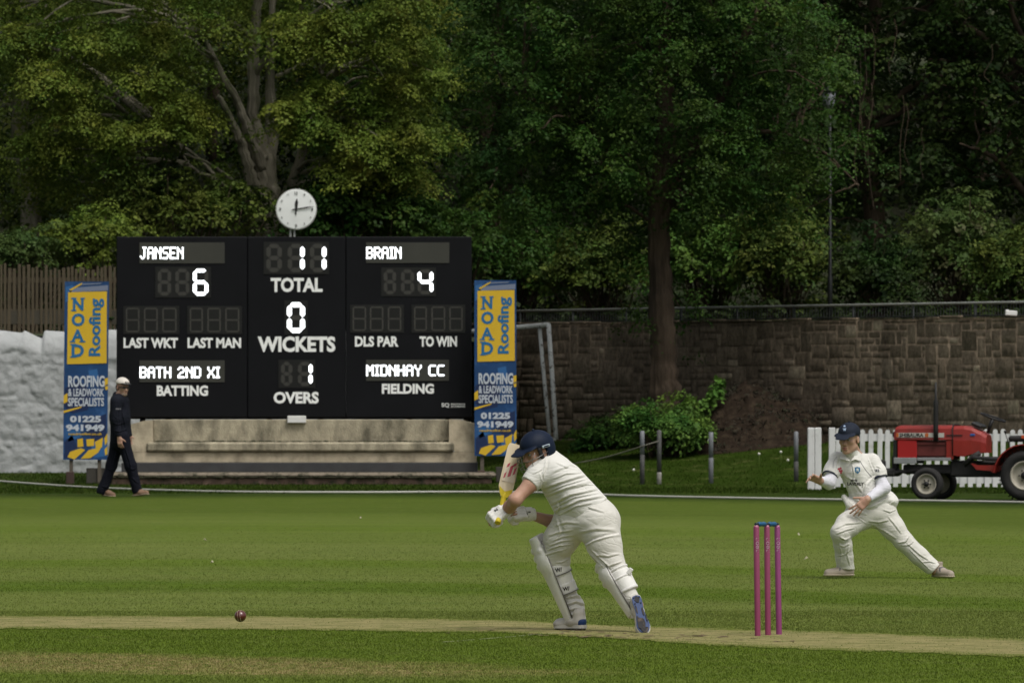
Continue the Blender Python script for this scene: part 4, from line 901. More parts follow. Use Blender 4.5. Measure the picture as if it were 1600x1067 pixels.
simple_tree('dark_tree', 'very dark spreading tree in the upper right corner of the view', 1620, 133, 13.5, (3.4, 2.8), 200, (.45, .85), .092, L_dk2, M_bark2, 57, 4.2, 230, lambda px, py, p: py < 320)
simple_tree('tall_tree', 'tall shaded tree standing behind the scoreboard gap between crowns', 610, 143, 15.5, (3.6, 2.6), 150, (.6, 1.0), .12, L_drk, M_bark2, 59, 4.4, 170)

def shrub(name, label, px, py0, py1, wpx, Y, lm, seed, n=26, S=(.28, .5), L=.07, per=200, group=None, zb=None, cat='shrub'):
    r = np.random.default_rng(seed); x = PX(px, Y); z1 = PZ(py0, Y); z0 = PZ(py1, Y); zb = hz_(x, Y) if zb is None else zb
    c = empty(name, (x, Y, zb), label, cat, group); b = np.array((x, Y, zb)); hw = wpx * Y / FPX / 2
    C = []
    while len(C) < n:
        d = r.normal(0, 1, 3); d /= np.linalg.norm(d); d[2] = abs(d[2]) if r.random() < .75 else d[2]
        k = r.uniform(.5, 1); C.append((x + d[0] * hw * k, Y + d[1] * min(hw, 1.4) * .8 * k, z0 + (z1 - z0) * (.35 + (.55 + r.normal(0, .16)) * d[2] * k)))
    C = np.array(C); Sx = r.uniform(S[0], S[1], n) * (.75 + .25 * min(1, hw)); mb = MB()
    for q in C:
        a = np.array([x + r.normal(0, .15), Y + r.normal(0, .1), zb - .05]); m_ = (a + q) / 2 + r.normal(0, .1, 3); g = grow([a, m_, q], 3); mb.tube([Vector(t - b) for t in g], [.018 - .012 * i / (len(g) - 1) for i in range(len(g))], 5)
    mb.build('stems', M_bark2, c); V, F, v = leaf_quads(C, Sx, per, L, r, .8, .2); o = np_obj('foliage', V - b, F, lm, c); fattr(o, 'v', v); return c
shrub('laurel_bush', 'bright green low bush spread round the foot of the brown trunk', 1043, 624, 706, 158, 120.3, L_bsh, 61, 52, (.20, .38), .055, 300, zb=gz(2.6, 120.3), cat='bush')
shrub('low_bush', 'dark low bush at the wall foot left of the brown trunk', 945, 655, 700, 95, 122.6, L_drk, 62, 24, (.2, .34), .055, 260, zb=gz(1.6, 122.6), cat='bush')
def sprig():
    Y = 121.2; b = np.array(P(1086, 690, Y)); c = empty('sapling', tuple(b), 'slender leafy sapling leaning right over the heap of soil', 'sapling'); r = np.random.default_rng(9)
    mb = MB(); pts = [P(1086, 690, Y), P(1092, 650, Y), P(1108, 622, Y), P(1124, 596, Y)]; mb.tube([Vector(p) - Vector(b) for p in pts], [.012, .01, .008, .004], 6)
    pts2 = [P(1090, 655, Y), P(1078, 634, Y), P(1066, 628, Y)]; mb.tube([Vector(p) - Vector(b) for p in pts2], [.008, .006, .004], 6); mb.build('stem', M_bark1, c)
    C = np.array([P(a, d, Y - .05) for a, d in [(1124, 597), (1120, 606), (1112, 615), (1122, 618), (1108, 626), (1098, 630), (1074, 630), (1066, 634), (1082, 626), (1100, 640), (1130, 668), (1124, 658), (1090, 644)]])
    V, F, v = leaf_quads(C, np.full(len(C), .10), 16, .085, r, .8, .3, np.full(len(C), .2)); o = np_obj('foliage', V - b, F, L_bsh, c); fattr(o, 'v', v)
sprig()
SHG = 'shrubs on the slope above the walls'
for a in [('privet_hedge', 'grey-green hedge top rising above the board fence at far left', 45, 355, 428, 150, 126, L_olv, 71, 44, (.26, .42), .055), ('elder_shrub', 'yellow-green shrub between the hedge and the scoreboard corner', 150, 320, 420, 150, 126.5, L_yel, 72, 44, (.28, .5), .065),
          ('ivy_shrub', 'deep green shrub filling the gap behind the scoreboard top left', 290, 270, 385, 300, 128.5, L_mid, 73, 84, (.3, .55), .07), ('holly_shrub', 'dark shrub behind the clock to its right', 560, 265, 385, 260, 129, L_drk, 74, 80, (.3, .55), .075),
          ('hazel_shrub', 'mid green shrub above the right banner and goal frame', 800, 340, 492, 220, 133.5, L_drk, 75, 80, (.3, .55), .07), ('bramble_shrub', 'leafy green shrub left of the brown trunk above the railing', 930, 345, 490, 170, 132, L_mid, 76, 70, (.3, .5), .07),
          ('dogwood_shrub', 'green shrub just right of the brown trunk above the railing', 1105, 295, 490, 190, 130, L_bsh, 77, 84, (.3, .55), .07), ('birch_shrub', 'green shrub between the brown trunk and the lamp post', 1225, 315, 488, 150, 129, L_mid, 78, 70, (.3, .55), .07),
          ('buddleia_shrub', 'brownish shaded shrub right beside the lamp post', 1370, 370, 485, 150, 126, L_dk2, 79, 50, (.3, .5), .07), ('willow_shrub', 'broad olive green shrub above the railing near the right edge', 1500, 315, 480, 200, 127, L_olv, 80, 84, (.3, .55), .07),
          ('lilac_shrub', 'olive shrub above the wall at the extreme right behind the white tub', 1600, 350, 478, 170, 124.5, L_mid, 81, 60, (.3, .5), .07), ('spindle_shrub', 'dark shrub behind the scoreboard top right corner', 700, 330, 440, 180, 131, L_drk, 82, 50, (.3, .55), .075)]:
    shrub(*a, group=SHG)

def woodland():
    r = np.random.default_rng(91); C = []
    while len(C) < 2400:
        Y = r.uniform(141, 158); x = r.uniform(-17, 17); z = r.uniform(0, 1) ** .9 * (14.5 + 1.5 * math.sin(x * .9)) + 2.2
        if z < hz_(x, Y) - .3 and r.random() < .9: continue
        px, py = 800 + x * FPX / Y, HZ - (z - CAMZ) * FPX / Y
        if (-70 < px < 60 and 112 < py < 184) or (1530 < px < 1610 and 150 < py < 185) : continue
        C.append((x, Y, z))
    C = np.array(C); S = r.uniform(.7, 1.25, len(C)); V, F, v = leaf_quads(C, S, 75, .17, r, .7, .3)
    G = []
    for k in range(900):
        x = r.uniform(-16, 16); wy = 124.5 if x < -1 else float(np.clip(130.0 - 1.52 * x, 108, 133)) + 1.5; Y = r.uniform(wy, 142); G.append((x, Y, hz_(x, Y) + r.uniform(.1, .55)))
    for k in range(700):
        x = r.uniform(-17, 17); Y = r.uniform(141, 166); G.append((x, Y, hz_(x, Y) + r.uniform(.0, .5)))
    V2, F2, v2 = leaf_quads(np.array(G), r.uniform(.35, .7, len(G)), 90, .085, r, .7, .3); F = np.vstack([F, F2 + len(V)]); V = np.vstack([V, V2]); v = np.concatenate([v, v2])
    o = np_obj('woodland', V, F, L_wod); fattr(o, 'v', v); tag(o, kind='stuff')
    mb = MB()
    for k in range(34):
        x = r.uniform(-16, 16); Y = r.uniform(142, 156); mb.tube([(x, Y, hz_(x, Y) - .2), (x + r.normal(0, .3), Y, 7), (x + r.normal(0, .8), Y, 14)], [.2, .15, .05], 7)
    tag(mb.build('woodland_trunks', M_bark2), kind='stuff')
woodland()

def house():
    Y = 160.0; c = empty('house', (PX(10, Y), Y, 5), 'pale grey house glimpsed between leaves at the far left', 'house'); bx = c.location.x
    mw = mat('grey_render', (.20, .20, .22), rough=.9, var=.1); mr = mat('slate_roof', (.10, .10, .115), rough=.7, var=.2, vscale=4)
    mb = MB(); mb.prism([(-3.5, 0), (3.5, 0), (3.5, 3.6), (0, 6.0), (-3.5, 3.6)], 0, 7); mb.build('wall', mw, c)
    mb = MB()
    for s in (-1, 1): mb.prism([(s * 3.8, 3.42), (0, 6.03), (0, 6.2), (s * 3.9, 3.55)], -.3, 7.3)
    r_ = mb.build('roof', mr, c); mb = MB(); mb.box((-1.6, 4, 6), (.7, .6, 1.8)); mb.build('chimney', mw, r_)
    mb = MB(); mb.box((.4, -.01, 2.4), (1.0, .06, 1.2)); mb.build('window', mat('window_glass', (.03, .035, .04), rough=.1), c)
house()
# ------------------------------------------------------------------ smooth solid modelling for figures: blended capsules and ellipsoids, surface extracted as quads
def A_(*v): return np.array(v, float)
def nrm_(v): v = np.asarray(v, float); return v / max(np.linalg.norm(v), 1e-9)
class Solid:
    def __init__(s, lo, hi, h):
        s.lo = np.array(lo, float); s.h = h; s.n = np.maximum(np.ceil((np.array(hi) - s.lo) / h).astype(int) + 1, 4); s.F = np.full(s.n, .2, np.float32)
    def _win(s, lo, hi, pad):
        i0 = np.clip(np.floor((np.asarray(lo) - pad - s.lo) / s.h).astype(int), 0, s.n - 1); i1 = np.clip(np.ceil((np.asarray(hi) + pad - s.lo) / s.h).astype(int) + 1, 1, s.n)
        if np.any(i1 <= i0): return None
        sl = tuple(slice(a, b) for a, b in zip(i0, i1))
        ax = [s.lo[d] + s.h * np.arange(i0[d], i1[d]) for d in range(3)]
        return sl, np.stack(np.meshgrid(*ax, indexing='ij'), -1).astype(np.float32)
    def _mix(s, sl, d, k, op):
        a = s.F[sl]
        if op == 'add':
            if k <= 0: s.F[sl] = np.minimum(a, d)
            else: h = np.clip(.5 + .5 * (a - d) / k, 0, 1); s.F[sl] = a * (1 - h) + d * h - k * h * (1 - h)
        elif op == 'cut':
            d = -d
            if k <= 0: s.F[sl] = np.maximum(a, d)
            else: h = np.clip(.5 - .5 * (a - d) / k, 0, 1); s.F[sl] = a * (1 - h) + d * h + k * h * (1 - h)
    def cone(s, a, b, ra, rb, k=.03, op='add', sq=(1, 1), ax=None):
        """tapered capsule; sq/ax flatten it: distance along unit vector ax is divided by sq"""
        a = A_(*a); b = A_(*b); R_ = max(ra, rb) * max(1, *(sq if isinstance(sq, tuple) else (sq,))); w_ = s._win(np.minimum(a, b) - R_, np.maximum(a, b) + R_, k + .012)
        if w_ is None: return
        sl, X = w_; ba = b - a; t = np.clip(((X - a) @ ba) / max(ba @ ba, 1e-9), 0, 1); D = X - (a + t[..., None] * ba)
        if ax is not None:
            u = nrm_(ax); c = D @ u; D = D - c[..., None] * u + (c / sq[0])[..., None] * u
        s._mix(sl, np.linalg.norm(D, axis=-1) - (ra + (rb - ra) * t), k, op)
    def chain(s, pts, rad, k=.03, **kw):
        for i in range(len(pts) - 1): s.cone(pts[i], pts[i + 1], rad[i], rad[i + 1], k, **kw)
    def ell(s, c, r, M=None, k=.03, op='add'):
        c = A_(*c); r = A_(*r); M = np.eye(3) if M is None else np.asarray(M); e = np.sqrt(((M * r[:, None]) ** 2).sum(0)); w_ = s._win(c - e, c + e, k + .012)
        if w_ is None: return
        sl, X = w_; q = (X - c) @ M.T; k0 = np.linalg.norm(q / r, axis=-1); k1 = np.linalg.norm(q / (r * r), axis=-1)
        s._mix(sl, k0 * (k0 - 1) / np.maximum(k1, 1e-6), k, op)
    def box(s, c, hf, M=None, rd=.01, k=.0, op='add'):
        c = A_(*c); hf = A_(*hf); M = np.eye(3) if M is None else np.asarray(M); e = (np.abs(M) * hf[:, None]).sum(0); w_ = s._win(c - e, c + e, k + .012)
        if w_ is None: return
        sl, X = w_; q = np.abs((X - c) @ M.T) - (hf - rd); s._mix(sl, np.linalg.norm(np.maximum(q, 0), axis=-1) + np.minimum(q.max(-1), 0) - rd, k, op)
    def plane(s, p, n, k=0, lo=None, hi=None):
        """cut away everything on the side n points to (inside the optional window)"""
        lo = s.lo if lo is None else lo; hi = s.lo + s.h * s.n if hi is None else hi; w_ = s._win(lo, hi, 0)
        sl, X = w_; s._mix(sl, -((X - A_(*p)) @ nrm_(n)), k, 'cut')
    def mesh(s, smooth=1):
        F = s.F; F[0] = F[-1] = .1; F[:, 0] = F[:, -1] = .1; F[:, :, 0] = F[:, :, -1] = .1
        I = F < 0; n = np.array(F.shape) - 1; any_ = np.zeros(n, bool); all_ = np.ones(n, bool)
        for i in (0, 1):
            for j in (0, 1):
                for k in (0, 1): c = I[i:i + n[0], j:j + n[1], k:k + n[2]]; any_ |= c; all_ &= c
        act = any_ & ~all_; idx = np.argwhere(act); vid = np.full(n, -1, np.int64); vid[tuple(idx.T)] = np.arange(len(idx))
        P_ = np.zeros((len(idx), 3)); C_ = np.zeros(len(idx))
        for ax in range(3):
            o1, o2 = [d for d in range(3) if d != ax]
            for p in (0, 1):
                for q in (0, 1):
                    o = np.zeros(3, int); o[o1] = p; o[o2] = q; e = o.copy(); e[ax] = 1
                    fa = F[tuple((idx + o).T)]; fb = F[tuple((idx + e).T)]; m = (fa < 0) != (fb < 0); t = fa / np.where(m, fa - fb, 1)
                    w_ = o + np.zeros((len(idx), 3)); w_[:, ax] = t; P_ += np.where(m[:, None], w_, 0); C_ += m
        V = s.lo + s.h * (idx + P_ / np.maximum(C_, 1)[:, None]); Q = []
        for ax in range(3):
            o1, o2 = [(1, 2), (2, 0), (0, 1)][ax]; a = [slice(None)] * 3; b = [slice(None)] * 3; a[ax] = slice(0, -1); b[ax] = slice(1, None)
            ch = I[tuple(a)] != I[tuple(b)]; e = np.argwhere(ch); e = e[(e[:, o1] > 0) & (e[:, o2] > 0) & (e[:, o1] < n[o1]) & (e[:, o2] < n[o2])]
            ins = I[tuple(e.T)]; d1 = np.zeros(3, int); d1[o1] = 1; d2 = np.zeros(3, int); d2[o2] = 1
            q = np.stack([vid[tuple((e - d1 - d2).T)], vid[tuple((e - d2).T)], vid[tuple(e.T)], vid[tuple((e - d1).T)]], -1); q[~ins] = q[~ins][:, ::-1]; Q.append(q)
        Q = np.vstack(Q); Q = Q[(Q >= 0).all(1)]
        for _ in range(smooth): V = lap(V, Q, .5)
        return V, Q
def lap(V, Q, f):
    E = np.vstack([Q[:, [0, 1]], Q[:, [1, 2]], Q[:, [2, 3]], Q[:, [3, 0]]]); S = np.zeros_like(V); n = np.bincount(E.ravel(), minlength=len(V)).astype(float)
    for d in range(3): S[:, d] = np.bincount(E[:, 0], V[E[:, 1], d], len(V)) + np.bincount(E[:, 1], V[E[:, 0], d], len(V))
    return V + f * (S / np.maximum(n, 1)[:, None] - V)
def vnormals(V, Q):
    N = np.cross(V[Q[:, 2]] - V[Q[:, 0]], V[Q[:, 3]] - V[Q[:, 1]]); out = np.zeros_like(V)
    for k in range(4):
        for d in range(3): out[:, d] += np.bincount(Q[:, k], N[:, d], len(V))
    return out / np.maximum(np.linalg.norm(out, axis=1), 1e-9)[:, None]
def folds(V, Q, lines, smooth=0):
    """raise/press cloth folds: each line is (points in the figure's x,z plane, amplitude, width), pushed along the surface normal on the side facing -y;
    a fold has a rounded ridge and a sharper valley below it"""
    N = vnormals(V, Q); D = np.zeros(len(V)); face = np.clip(-N[:, 1] * 2.0 + .15, 0, 1)
    for pts, amp, wd in lines:
        P_ = np.array(pts, float); best = np.full(len(V), 9.); sgn = np.zeros(len(V)); tt = np.zeros(len(V)); L = len(P_) - 1
        for i in range(L):
            a, b = P_[i], P_[i + 1]; ab = b - a; q = V[:, [0, 2]] - a; t = np.clip(q @ ab / max(ab @ ab, 1e-9), 0, 1); d = q - t[:, None] * ab; l = np.linalg.norm(d, axis=1); m = l < best
            best[m] = l[m]; sgn[m] = np.sign(ab[0] * q[m, 1] - ab[1] * q[m, 0]); tt[m] = (i + t[m]) / L
        u = best * sgn / (wd * .62); taper = np.clip(4 * tt * (1 - tt), 0, 1) ** .6
        D += amp * taper * (np.exp(-(u - .35) ** 2 * 1.6) - .95 * np.exp(-(u + .75) ** 2 * 3.2)) * face
    V = V + N * D[:, None]
    for _ in range(smooth): V = lap(V, Q, .3)
    return V
def ripple(V, Q, amp, sc, seed, st=(1, 1, 1)):
    r = np.random.default_rng(seed); N = vnormals(V, Q); D = np.zeros(len(V))
    for k in range(14):
        w_ = r.normal(0, 1, 3) * sc * np.array(st); D += np.sin(V @ w_ + r.uniform(0, 6.28)) / 14 ** .5
    return V + N * (amp * D)[:, None]

class Fig:
    """figure frame: q(px,py,depth) gives figure coordinates (x right, y away from the camera, z up) for a photo point"""
    def __init__(s, px0, py0, Y): s.px0, s.py0, s.Y = px0, py0, Y; s.s = FPX / Y; s.base = (PX(px0, Y), Y, PZ(py0, Y))
    def q(s, px, py, y=0.0): k = (s.Y + y) / s.Y; return A_(((px - 800) * k - (s.px0 - 800)) / s.s, y, ((HZ - py) * k - (HZ - s.py0)) / s.s)
    def f2(s, *pts): return [((a - s.px0) / s.s, (s.py0 - b) / s.s) for a, b in pts]
def frame(fwd, up):
    f = nrm_(fwd); r = nrm_(np.cross(f, up)); u = np.cross(r, f); return f, u, r      # forward, up, right of the person
def head_solid(S, c, f, u, r, sc=1.0, k=.018, ears=True):
    """skull, jaw, nose, lips, brow, cheeks and ears blended in; c is the middle of the head at eye height"""
    def p(a, b, d): return A_(*c) + (f * a + u * b + r * d) * sc
    M = np.array([f, u, r])
    S.ell(p(-.012, .040, 0), A_(.096, .088, .076) * sc, M, k); S.ell(p(.022, -.030, 0), A_(.074, .092, .062) * sc, M, k)
    for d in (-1, 1):
        S.cone(p(-.005, -.062, d * .050), p(.062, -.100, d * .014), .022 * sc, .018 * sc, k); S.ell(p(.062, -.018, d * .038), A_(.026, .022, .024) * sc, M, k * .8)
        if ears: S.ell(p(-.008, -.008, d * .077), A_(.019, .033, .011) * sc, M, .006); S.ell(p(-.002, -.006, d * .087), A_(.009, .018, .007) * sc, M, .004, 'cut')
    S.ell(p(.072, -.100, 0), A_(.022, .020, .026) * sc, M, k * .8)
    S.cone(p(.080, .024, -.034), p(.080, .024, .034), .014 * sc, .014 * sc, k * .7)
    for d in (-1, 1): S.ell(p(.100, .002, d * .031), A_(.014, .011, .017) * sc, M, .010, 'cut')
    S.cone(p(.086, .010, 0), p(.110, -.034, 0), .009 * sc, .014 * sc, .010); S.ell(p(.100, -.038, -.012), A_(.012, .010, .010) * sc, M, .006); S.ell(p(.100, -.038, .012), A_(.012, .010, .010) * sc, M, .006)
    S.cone(p(.092, -.063, -.018), p(.092, -.063, .018), .0085 * sc, .0085 * sc, .006); S.cone(p(.090, -.077, -.015), p(.090, -.077, .015), .010 * sc, .010 * sc, .006)
    S.cone(p(.102, -.070, -.020), p(.102, -.070, .020), .0035 * sc, .0035 * sc, .003, 'cut')
    return p
def hand_solid(S, wrist, d, n, th, sc=1.0, curl=(.35, .4, .45, .5), spread=.10, tcurl=.4, k=.008, fr=.0088):
    """palm, four jointed fingers and a thumb. d: wrist to fingers, n: palm facing, th: side of the thumb"""
    d = nrm_(d); n = nrm_(np.asarray(n) - d * np.dot(n, d)); t = nrm_(np.asarray(th) - d * np.dot(th, d) - n * np.dot(th, n)); w0 = A_(*wrist)
    S.cone(w0, w0 + d * .03 * sc, .027 * sc, .030 * sc, .02, sq=(.72,), ax=n)
    S.box(w0 + d * .055 * sc, A_(.043, .013, .038) * sc, np.array([d, n, t]), .012 * sc, .014)
    S.ell(w0 + d * .032 * sc + t * .028 * sc + n * .008 * sc, A_(.030, .014, .015) * sc, np.array([d, n, t]), .012)
    for i in range(4):
        o = (1.5 - i) * .0195 * sc; b = w0 + d * (.094 - abs(1 - i) * .004) * sc + t * o; ln = np.array([.046, .028, .022]) * sc * (.96, 1.06, 1.0, .80)[i]; dd = nrm_(d + t * spread * (1.5 - i)); a = 0; r0 = fr * sc * (1, 1.02, .98, .86)[i]
        S.cone(b - d * .02 * sc, b, r0 * 1.1, r0 * 1.08, k)
        for j in range(3):
            a += curl[i] * (.8, 1.1, .8)[j]; v = dd * math.cos(a) + n * math.sin(a); e = b + v * ln[j]; S.cone(b, e, r0 * (1.04, .98, .92)[j], r0 * (.98, .92, .84)[j], k * .6); b = e
    b = w0 + d * .022 * sc + t * .036 * sc; v = nrm_(d * .62 + t * .70 + n * .25); e = b + v * .042 * sc; S.cone(b, e, .0135 * sc, .0108 * sc, k); v2 = nrm_(v * math.cos(tcurl) + (d * .6 + n * .7) * math.sin(tcurl)); S.cone(e, e + v2 * .032 * sc, .0106 * sc, .0088 * sc, k * .6)
def solid_obj(name, S, m, parent, smooth=1, fold=None, rip=None, fsm=1):
    V, Q = S.mesh(smooth)
    if rip: V = ripple(V, Q, *rip)
    if fold: V = folds(V, Q, fold, fsm)
    return np_obj(name, V, Q, m, parent, True)
def cloth(name, col, **kw):
    m = mat(name, col, rough=.85, spec=.15, var=kw.get('var', .05), vscale=5, sheen=kw.get('sheen', .15))
    t = m.node_tree; b = t.nodes['Principled BSDF']; tc = t.nodes.new('ShaderNodeTexCoord')
    n1 = t.nodes.new('ShaderNodeTexNoise'); n1.inputs['Scale'].default_value = 9; n1.inputs['Detail'].default_value = 2.5; n1.inputs['Distortion'].default_value = .6
    mp = t.nodes.new('ShaderNodeMapping'); mp.inputs['Rotation'].default_value = (0, R(kw.get('ang', 35)), 0); mp.inputs['Scale'].default_value = kw.get('st', (.45, 1, 1.9))
    t.links.new(tc.outputs['Object'], mp.inputs[0]); t.links.new(mp.outputs[0], n1.inputs['Vector'])
    a1 = t.nodes.new('ShaderNodeMath'); a1.operation = 'MULTIPLY_ADD'; a1.inputs[1].default_value = 2; a1.inputs[2].default_value = -1; t.links.new(n1.outputs[0], a1.inputs[0])
    a2 = t.nodes.new('ShaderNodeMath'); a2.operation = 'ABSOLUTE'; t.links.new(a1.outputs[0], a2.inputs[0]); a3 = t.nodes.new('ShaderNodeMath'); a3.operation = 'POWER'; a3.inputs[1].default_value = .55; t.links.new(a2.outputs[0], a3.inputs[0])
    bp = t.nodes.new('ShaderNodeBump'); bp.inputs['Strength'].default_value = kw.get('bs', .34); bp.inputs['Distance'].default_value = .016; t.links.new(a3.outputs[0], bp.inputs['Height']); t.links.new(bp.outputs[0], b.inputs['Normal'])
    return m
def skin(name, c1, c2):
    m = mat(name, c1, rough=.5, spec=.35, var=.06, vscale=18, col2=c2, c2scale=9, c2lo=.42, c2hi=.7, bump=.12, bscale=160)
    m.node_tree.nodes['Principled BSDF'].inputs['Subsurface Weight'].default_value = .0; return m
M_skin1 = skin('skin', (.43, .26, .185), (.37, .19, .135)); M_skin2 = skin('skin_dark', (.46, .285, .205), (.37, .195, .145))
M_white = cloth('cricket_white', (.64, .635, .60)); M_trs = cloth('cricket_trouser', (.60, .59, .545), ang=-20, st=(.6, 1, 1.6))
M_navy = mat('navy_cloth', (.012, .020, .048), rough=.7, bump=.2, bscale=200); M_eye = mat('eye_white', (.34, .32, .30), rough=.3); M_dark = mat('dark_hair', (.022, .016, .012), rough=.7, bump=.5, bscale=120)
M_lip = mat('lip', (.30, .12, .095), rough=.5); M_ink = mat('black_print', (.012, .012, .012), rough=.6)
def eyes(p, par, sc=1.0, brow=True):
    for d in (-1, 1):
        mb = MB(); c = p(.0800, .001, d * .031); mb.ball(tuple(c), .0118 * sc, 12, 8); e = mb.build('eye', M_eye, par)
        mb = MB(); mb.ball(tuple(p(.0880, .001, d * .031)), .0052 * sc, 10, 6); mb.build('iris', M_dark, e)
        if brow: mb = MB(); mb.tube([tuple(p(.094, .020, d * .014)), tuple(p(.096, .026, d * .030)), tuple(p(.084, .023, d * .046))], [.0035 * sc, .0042 * sc, .0025 * sc], 6); mb.build('eyebrow', M_dark, par)
# ------------------------------------------------------------------ the batter
def surf_print(par, txt, p0, ux, uz, w_, h_, m, name='printed_mark', off=.003, bold=.02, segs=1, S=None):
    """flat lettering as a raised print: p0 lower left corner, ux/uz unit directions, w_/h_ size"""
    v, f = text_mesh(txt, (0, 0, w_, h_), 0, bold=bold, depth=.001); n = np.cross(uz, ux); n = n / np.linalg.norm(n)
    if n[1] > 0: n = -n
    mb = MB(); mb.add([tuple(np.asarray(p0) + np.asarray(ux) * a + np.asarray(uz) * c + n * (off - b)) for a, b, c in v], f); return mb.build(name, m, par)
def drop_on(o, target, gap=.002):
    """press a flat print onto the cloth under it (along +y)"""
    from mathutils.bvhtree import BVHTree
    t = BVHTree.FromPolygons([v.co for v in target.data.vertices], [p.vertices for p in target.data.polygons])
    ys = [v.co.y for v in o.data.vertices]; y1 = max(ys)
    for v in o.data.vertices:
        h = t.ray_cast(Vector((v.co.x, v.co.y - .5, v.co.z)), Vector((0, 1, 0)))
        if h[0] is not None: v.co.y = h[0].y - gap + (v.co.y - y1)
def batter():
    G = Fig(930, 986, 45.75); q = G.q
    c = empty('person', G.base, 'batter in cream whites, navy helmet and leg pads stepping forward to glance the ball', 'person')
    f, u, r = frame((-.80, -.52, -.24), (.08, .04, 1)); hc = q(839, 706, -.03)
    # --- body
    S = Solid((-.80, -.55, -.06), (.42, .55, 1.40), .0055)
    p = head_solid(S, hc, f, u, r, .98)
    S.cone(p(-.03, -.05, 0), q(866, 730, .0), .056, .066, .03)
    S.chain([q(866, 735), q(890, 770), q(915, 808)], [.11, .11, .11], .04)
    lsh, lel, lwr = q(850, 731, -.06), q(805, 781, -.17), q(789, 800, -.03)
    S.chain([lsh, q(829, 756, -.115), lel], [.054, .047, .041], .03); S.cone(lel, lel * .45 + lwr * .55, .041, .040, .03); S.cone(lel * .45 + lwr * .55, lwr, .040, .029, .02)
    rsh, rel, rwr = q(880, 738, .16), q(884, 822, .26), q(829, 804, .11)
    S.chain([rsh, rel], [.06, .046], .03); S.cone(rel, rel * .6 + rwr * .4, .044, .043, .03); S.cone(rel * .6 + rwr * .4, rwr, .043, .029, .02)
    lhip, lkn, lan = q(897, 815, .05), q(862, 866, .13), q(898, 955, .16); rhip, rkn, ran = q(932, 815, -.06), q(956, 878, -.12), q(991, 938, -.20)
    for a, b, d in ((lhip, lkn, lan), (rhip, rkn, ran)): S.chain([a, b, d], [.085, .055, .038], .02)
    S.cone(lan, q(899, 970, .14), .036, .036, .02); S.cone(ran, q(997, 945, -.2), .036, .036, .02)
    # hands closed on the handle inside the gloves
    hand_solid(S, q(787, 801, -.04), q(774, 812, -.05) - q(789, 799, -.03), (0, .9, -.3), (.4, 0, .8), .9, (1.0, 1.0, 1.0, 1.0))
    hand_solid(S, q(821, 804, .10), q(800, 806, .06) - q(829, 804, .11), (-.2, -.8, .2), (.1, .0, 1), .9, (1.0, 1.0, 1.0, 1.0))
    body = solid_obj('body', S, M_skin1, c, 1)
    eyes(p, c, .98)
    # stubble and hair below the helmet
    S = Solid(hc - .2, hc + .2, .005); M = np.array([f, u, r]); S.ell(p(-.035, .01, 0), A_(.085, .09, .078), M, 0); S.ell(p(.075, -.02, 0), A_(.095, .14, .14), M, .01, 'cut'); S.plane(p(0, -.06, 0), -u, .01); solid_obj('hair', S, M_dark, c)
    # --- shirt
    S = Solid((-.62, -.45, .70), (.30, .45, 1.34), .0048)
    S.chain([q(853, 729, -.05), q(839, 743, -.085), q(825, 758, -.115)], [.074, .070, .066], .035); d = nrm_(q(826, 757, -.115) - q(840, 741, -.08)); S.plane(q(827, 756, -.112), d, .004)
    S.cone(q(851, 732, -.02), q(893, 800, .02), .082, .102, .05); S.cone(q(891, 746, -.05), q(931, 792, -.04), .084, .096, .06); S.cone(q(868, 745, .10), q(905, 798, .08), .10, .10, .06); S.cone(q(872, 742, -.06), q(912, 795, -.05), .10, .10, .05)
    S.cone(p(-.066, -.048, 0), q(869, 730, .0), .070, .088, .05)
    S.chain([rsh, q(884, 780, .22)], [.07, .062], .04)
    S.plane(q(915, 803, 0), q(930, 824, 0) - q(900, 782, 0), .01)
    L = G.f2
    fl = [(L((846, 764), (880, 752), (918, 741)), .0085, .020), (L((850, 776), (885, 762), (926, 752)), .0085, .022), (L((858, 790), (890, 773), (934, 764)), .009, .020), (L((866, 799), (905, 781), (945, 775)), .010, .016), (L((845, 737), (848, 750), (845, 762)), -.008, .014),
          (L((856, 716), (852, 735), (848, 752)), -.008, .016), (L((862, 738), (890, 727), (905, 729)), .006, .018), (L((832, 740), (844, 735), (852, 727)), .004, .012), (L((868, 722), (884, 730), (900, 732)), .004, .012), (L((864, 748), (884, 740), (912, 738)), .005, .012), (L((853, 770), (880, 758), (920, 747)), .006, .012), (L((862, 795), (895, 777), (938, 769)), .006, .012), (L((890, 764), (915, 757), (932, 757)), .006, .010), (L((872, 806), (900, 790), (925, 786)), .008, .012), (L((868, 802), (874, 792), (871, 783)), .012, .012)]
    shirt = solid_obj('shirt', S, M_white, c, 1, fl, (.0016, 22, 3), 0)
    # --- trousers
    S = Solid((-.42, -.45, .02), (.42, .50, .90), .0048)
    S.cone(q(899, 812, .04), q(934, 814, -.04), .128, .140, .06); S.cone(q(910, 792, .0), q(926, 796, -.02), .108, .102, .05); S.cone(q(905, 800, .08), q(925, 806, .05), .11, .11, .05)
    S.chain([q(894, 815, .05), q(877, 842, .09), q(863, 867, .13)], [.124, .106, .088], .05); S.cone(q(864, 865, .13), q(872, 877, .135), .088, .084, .03)
    S.chain([q(935, 818, -.05), q(944, 850, -.09), q(956, 878, -.12)], [.138, .108, .080], .05); S.cone(q(956, 878, -.12), q(965, 893, -.14), .078, .066, .03)
    S.chain([lkn, q(881, 912, .15), q(898, 950, .16)], [.06, .058, .055], .015); S.cone(q(899, 944, .155), q(903, 969, .14), .056, .056, .02)
    S.chain([q(965, 892, -.14), q(976, 918, -.17), q(987, 936, -.19)], [.062, .058, .052], .02)
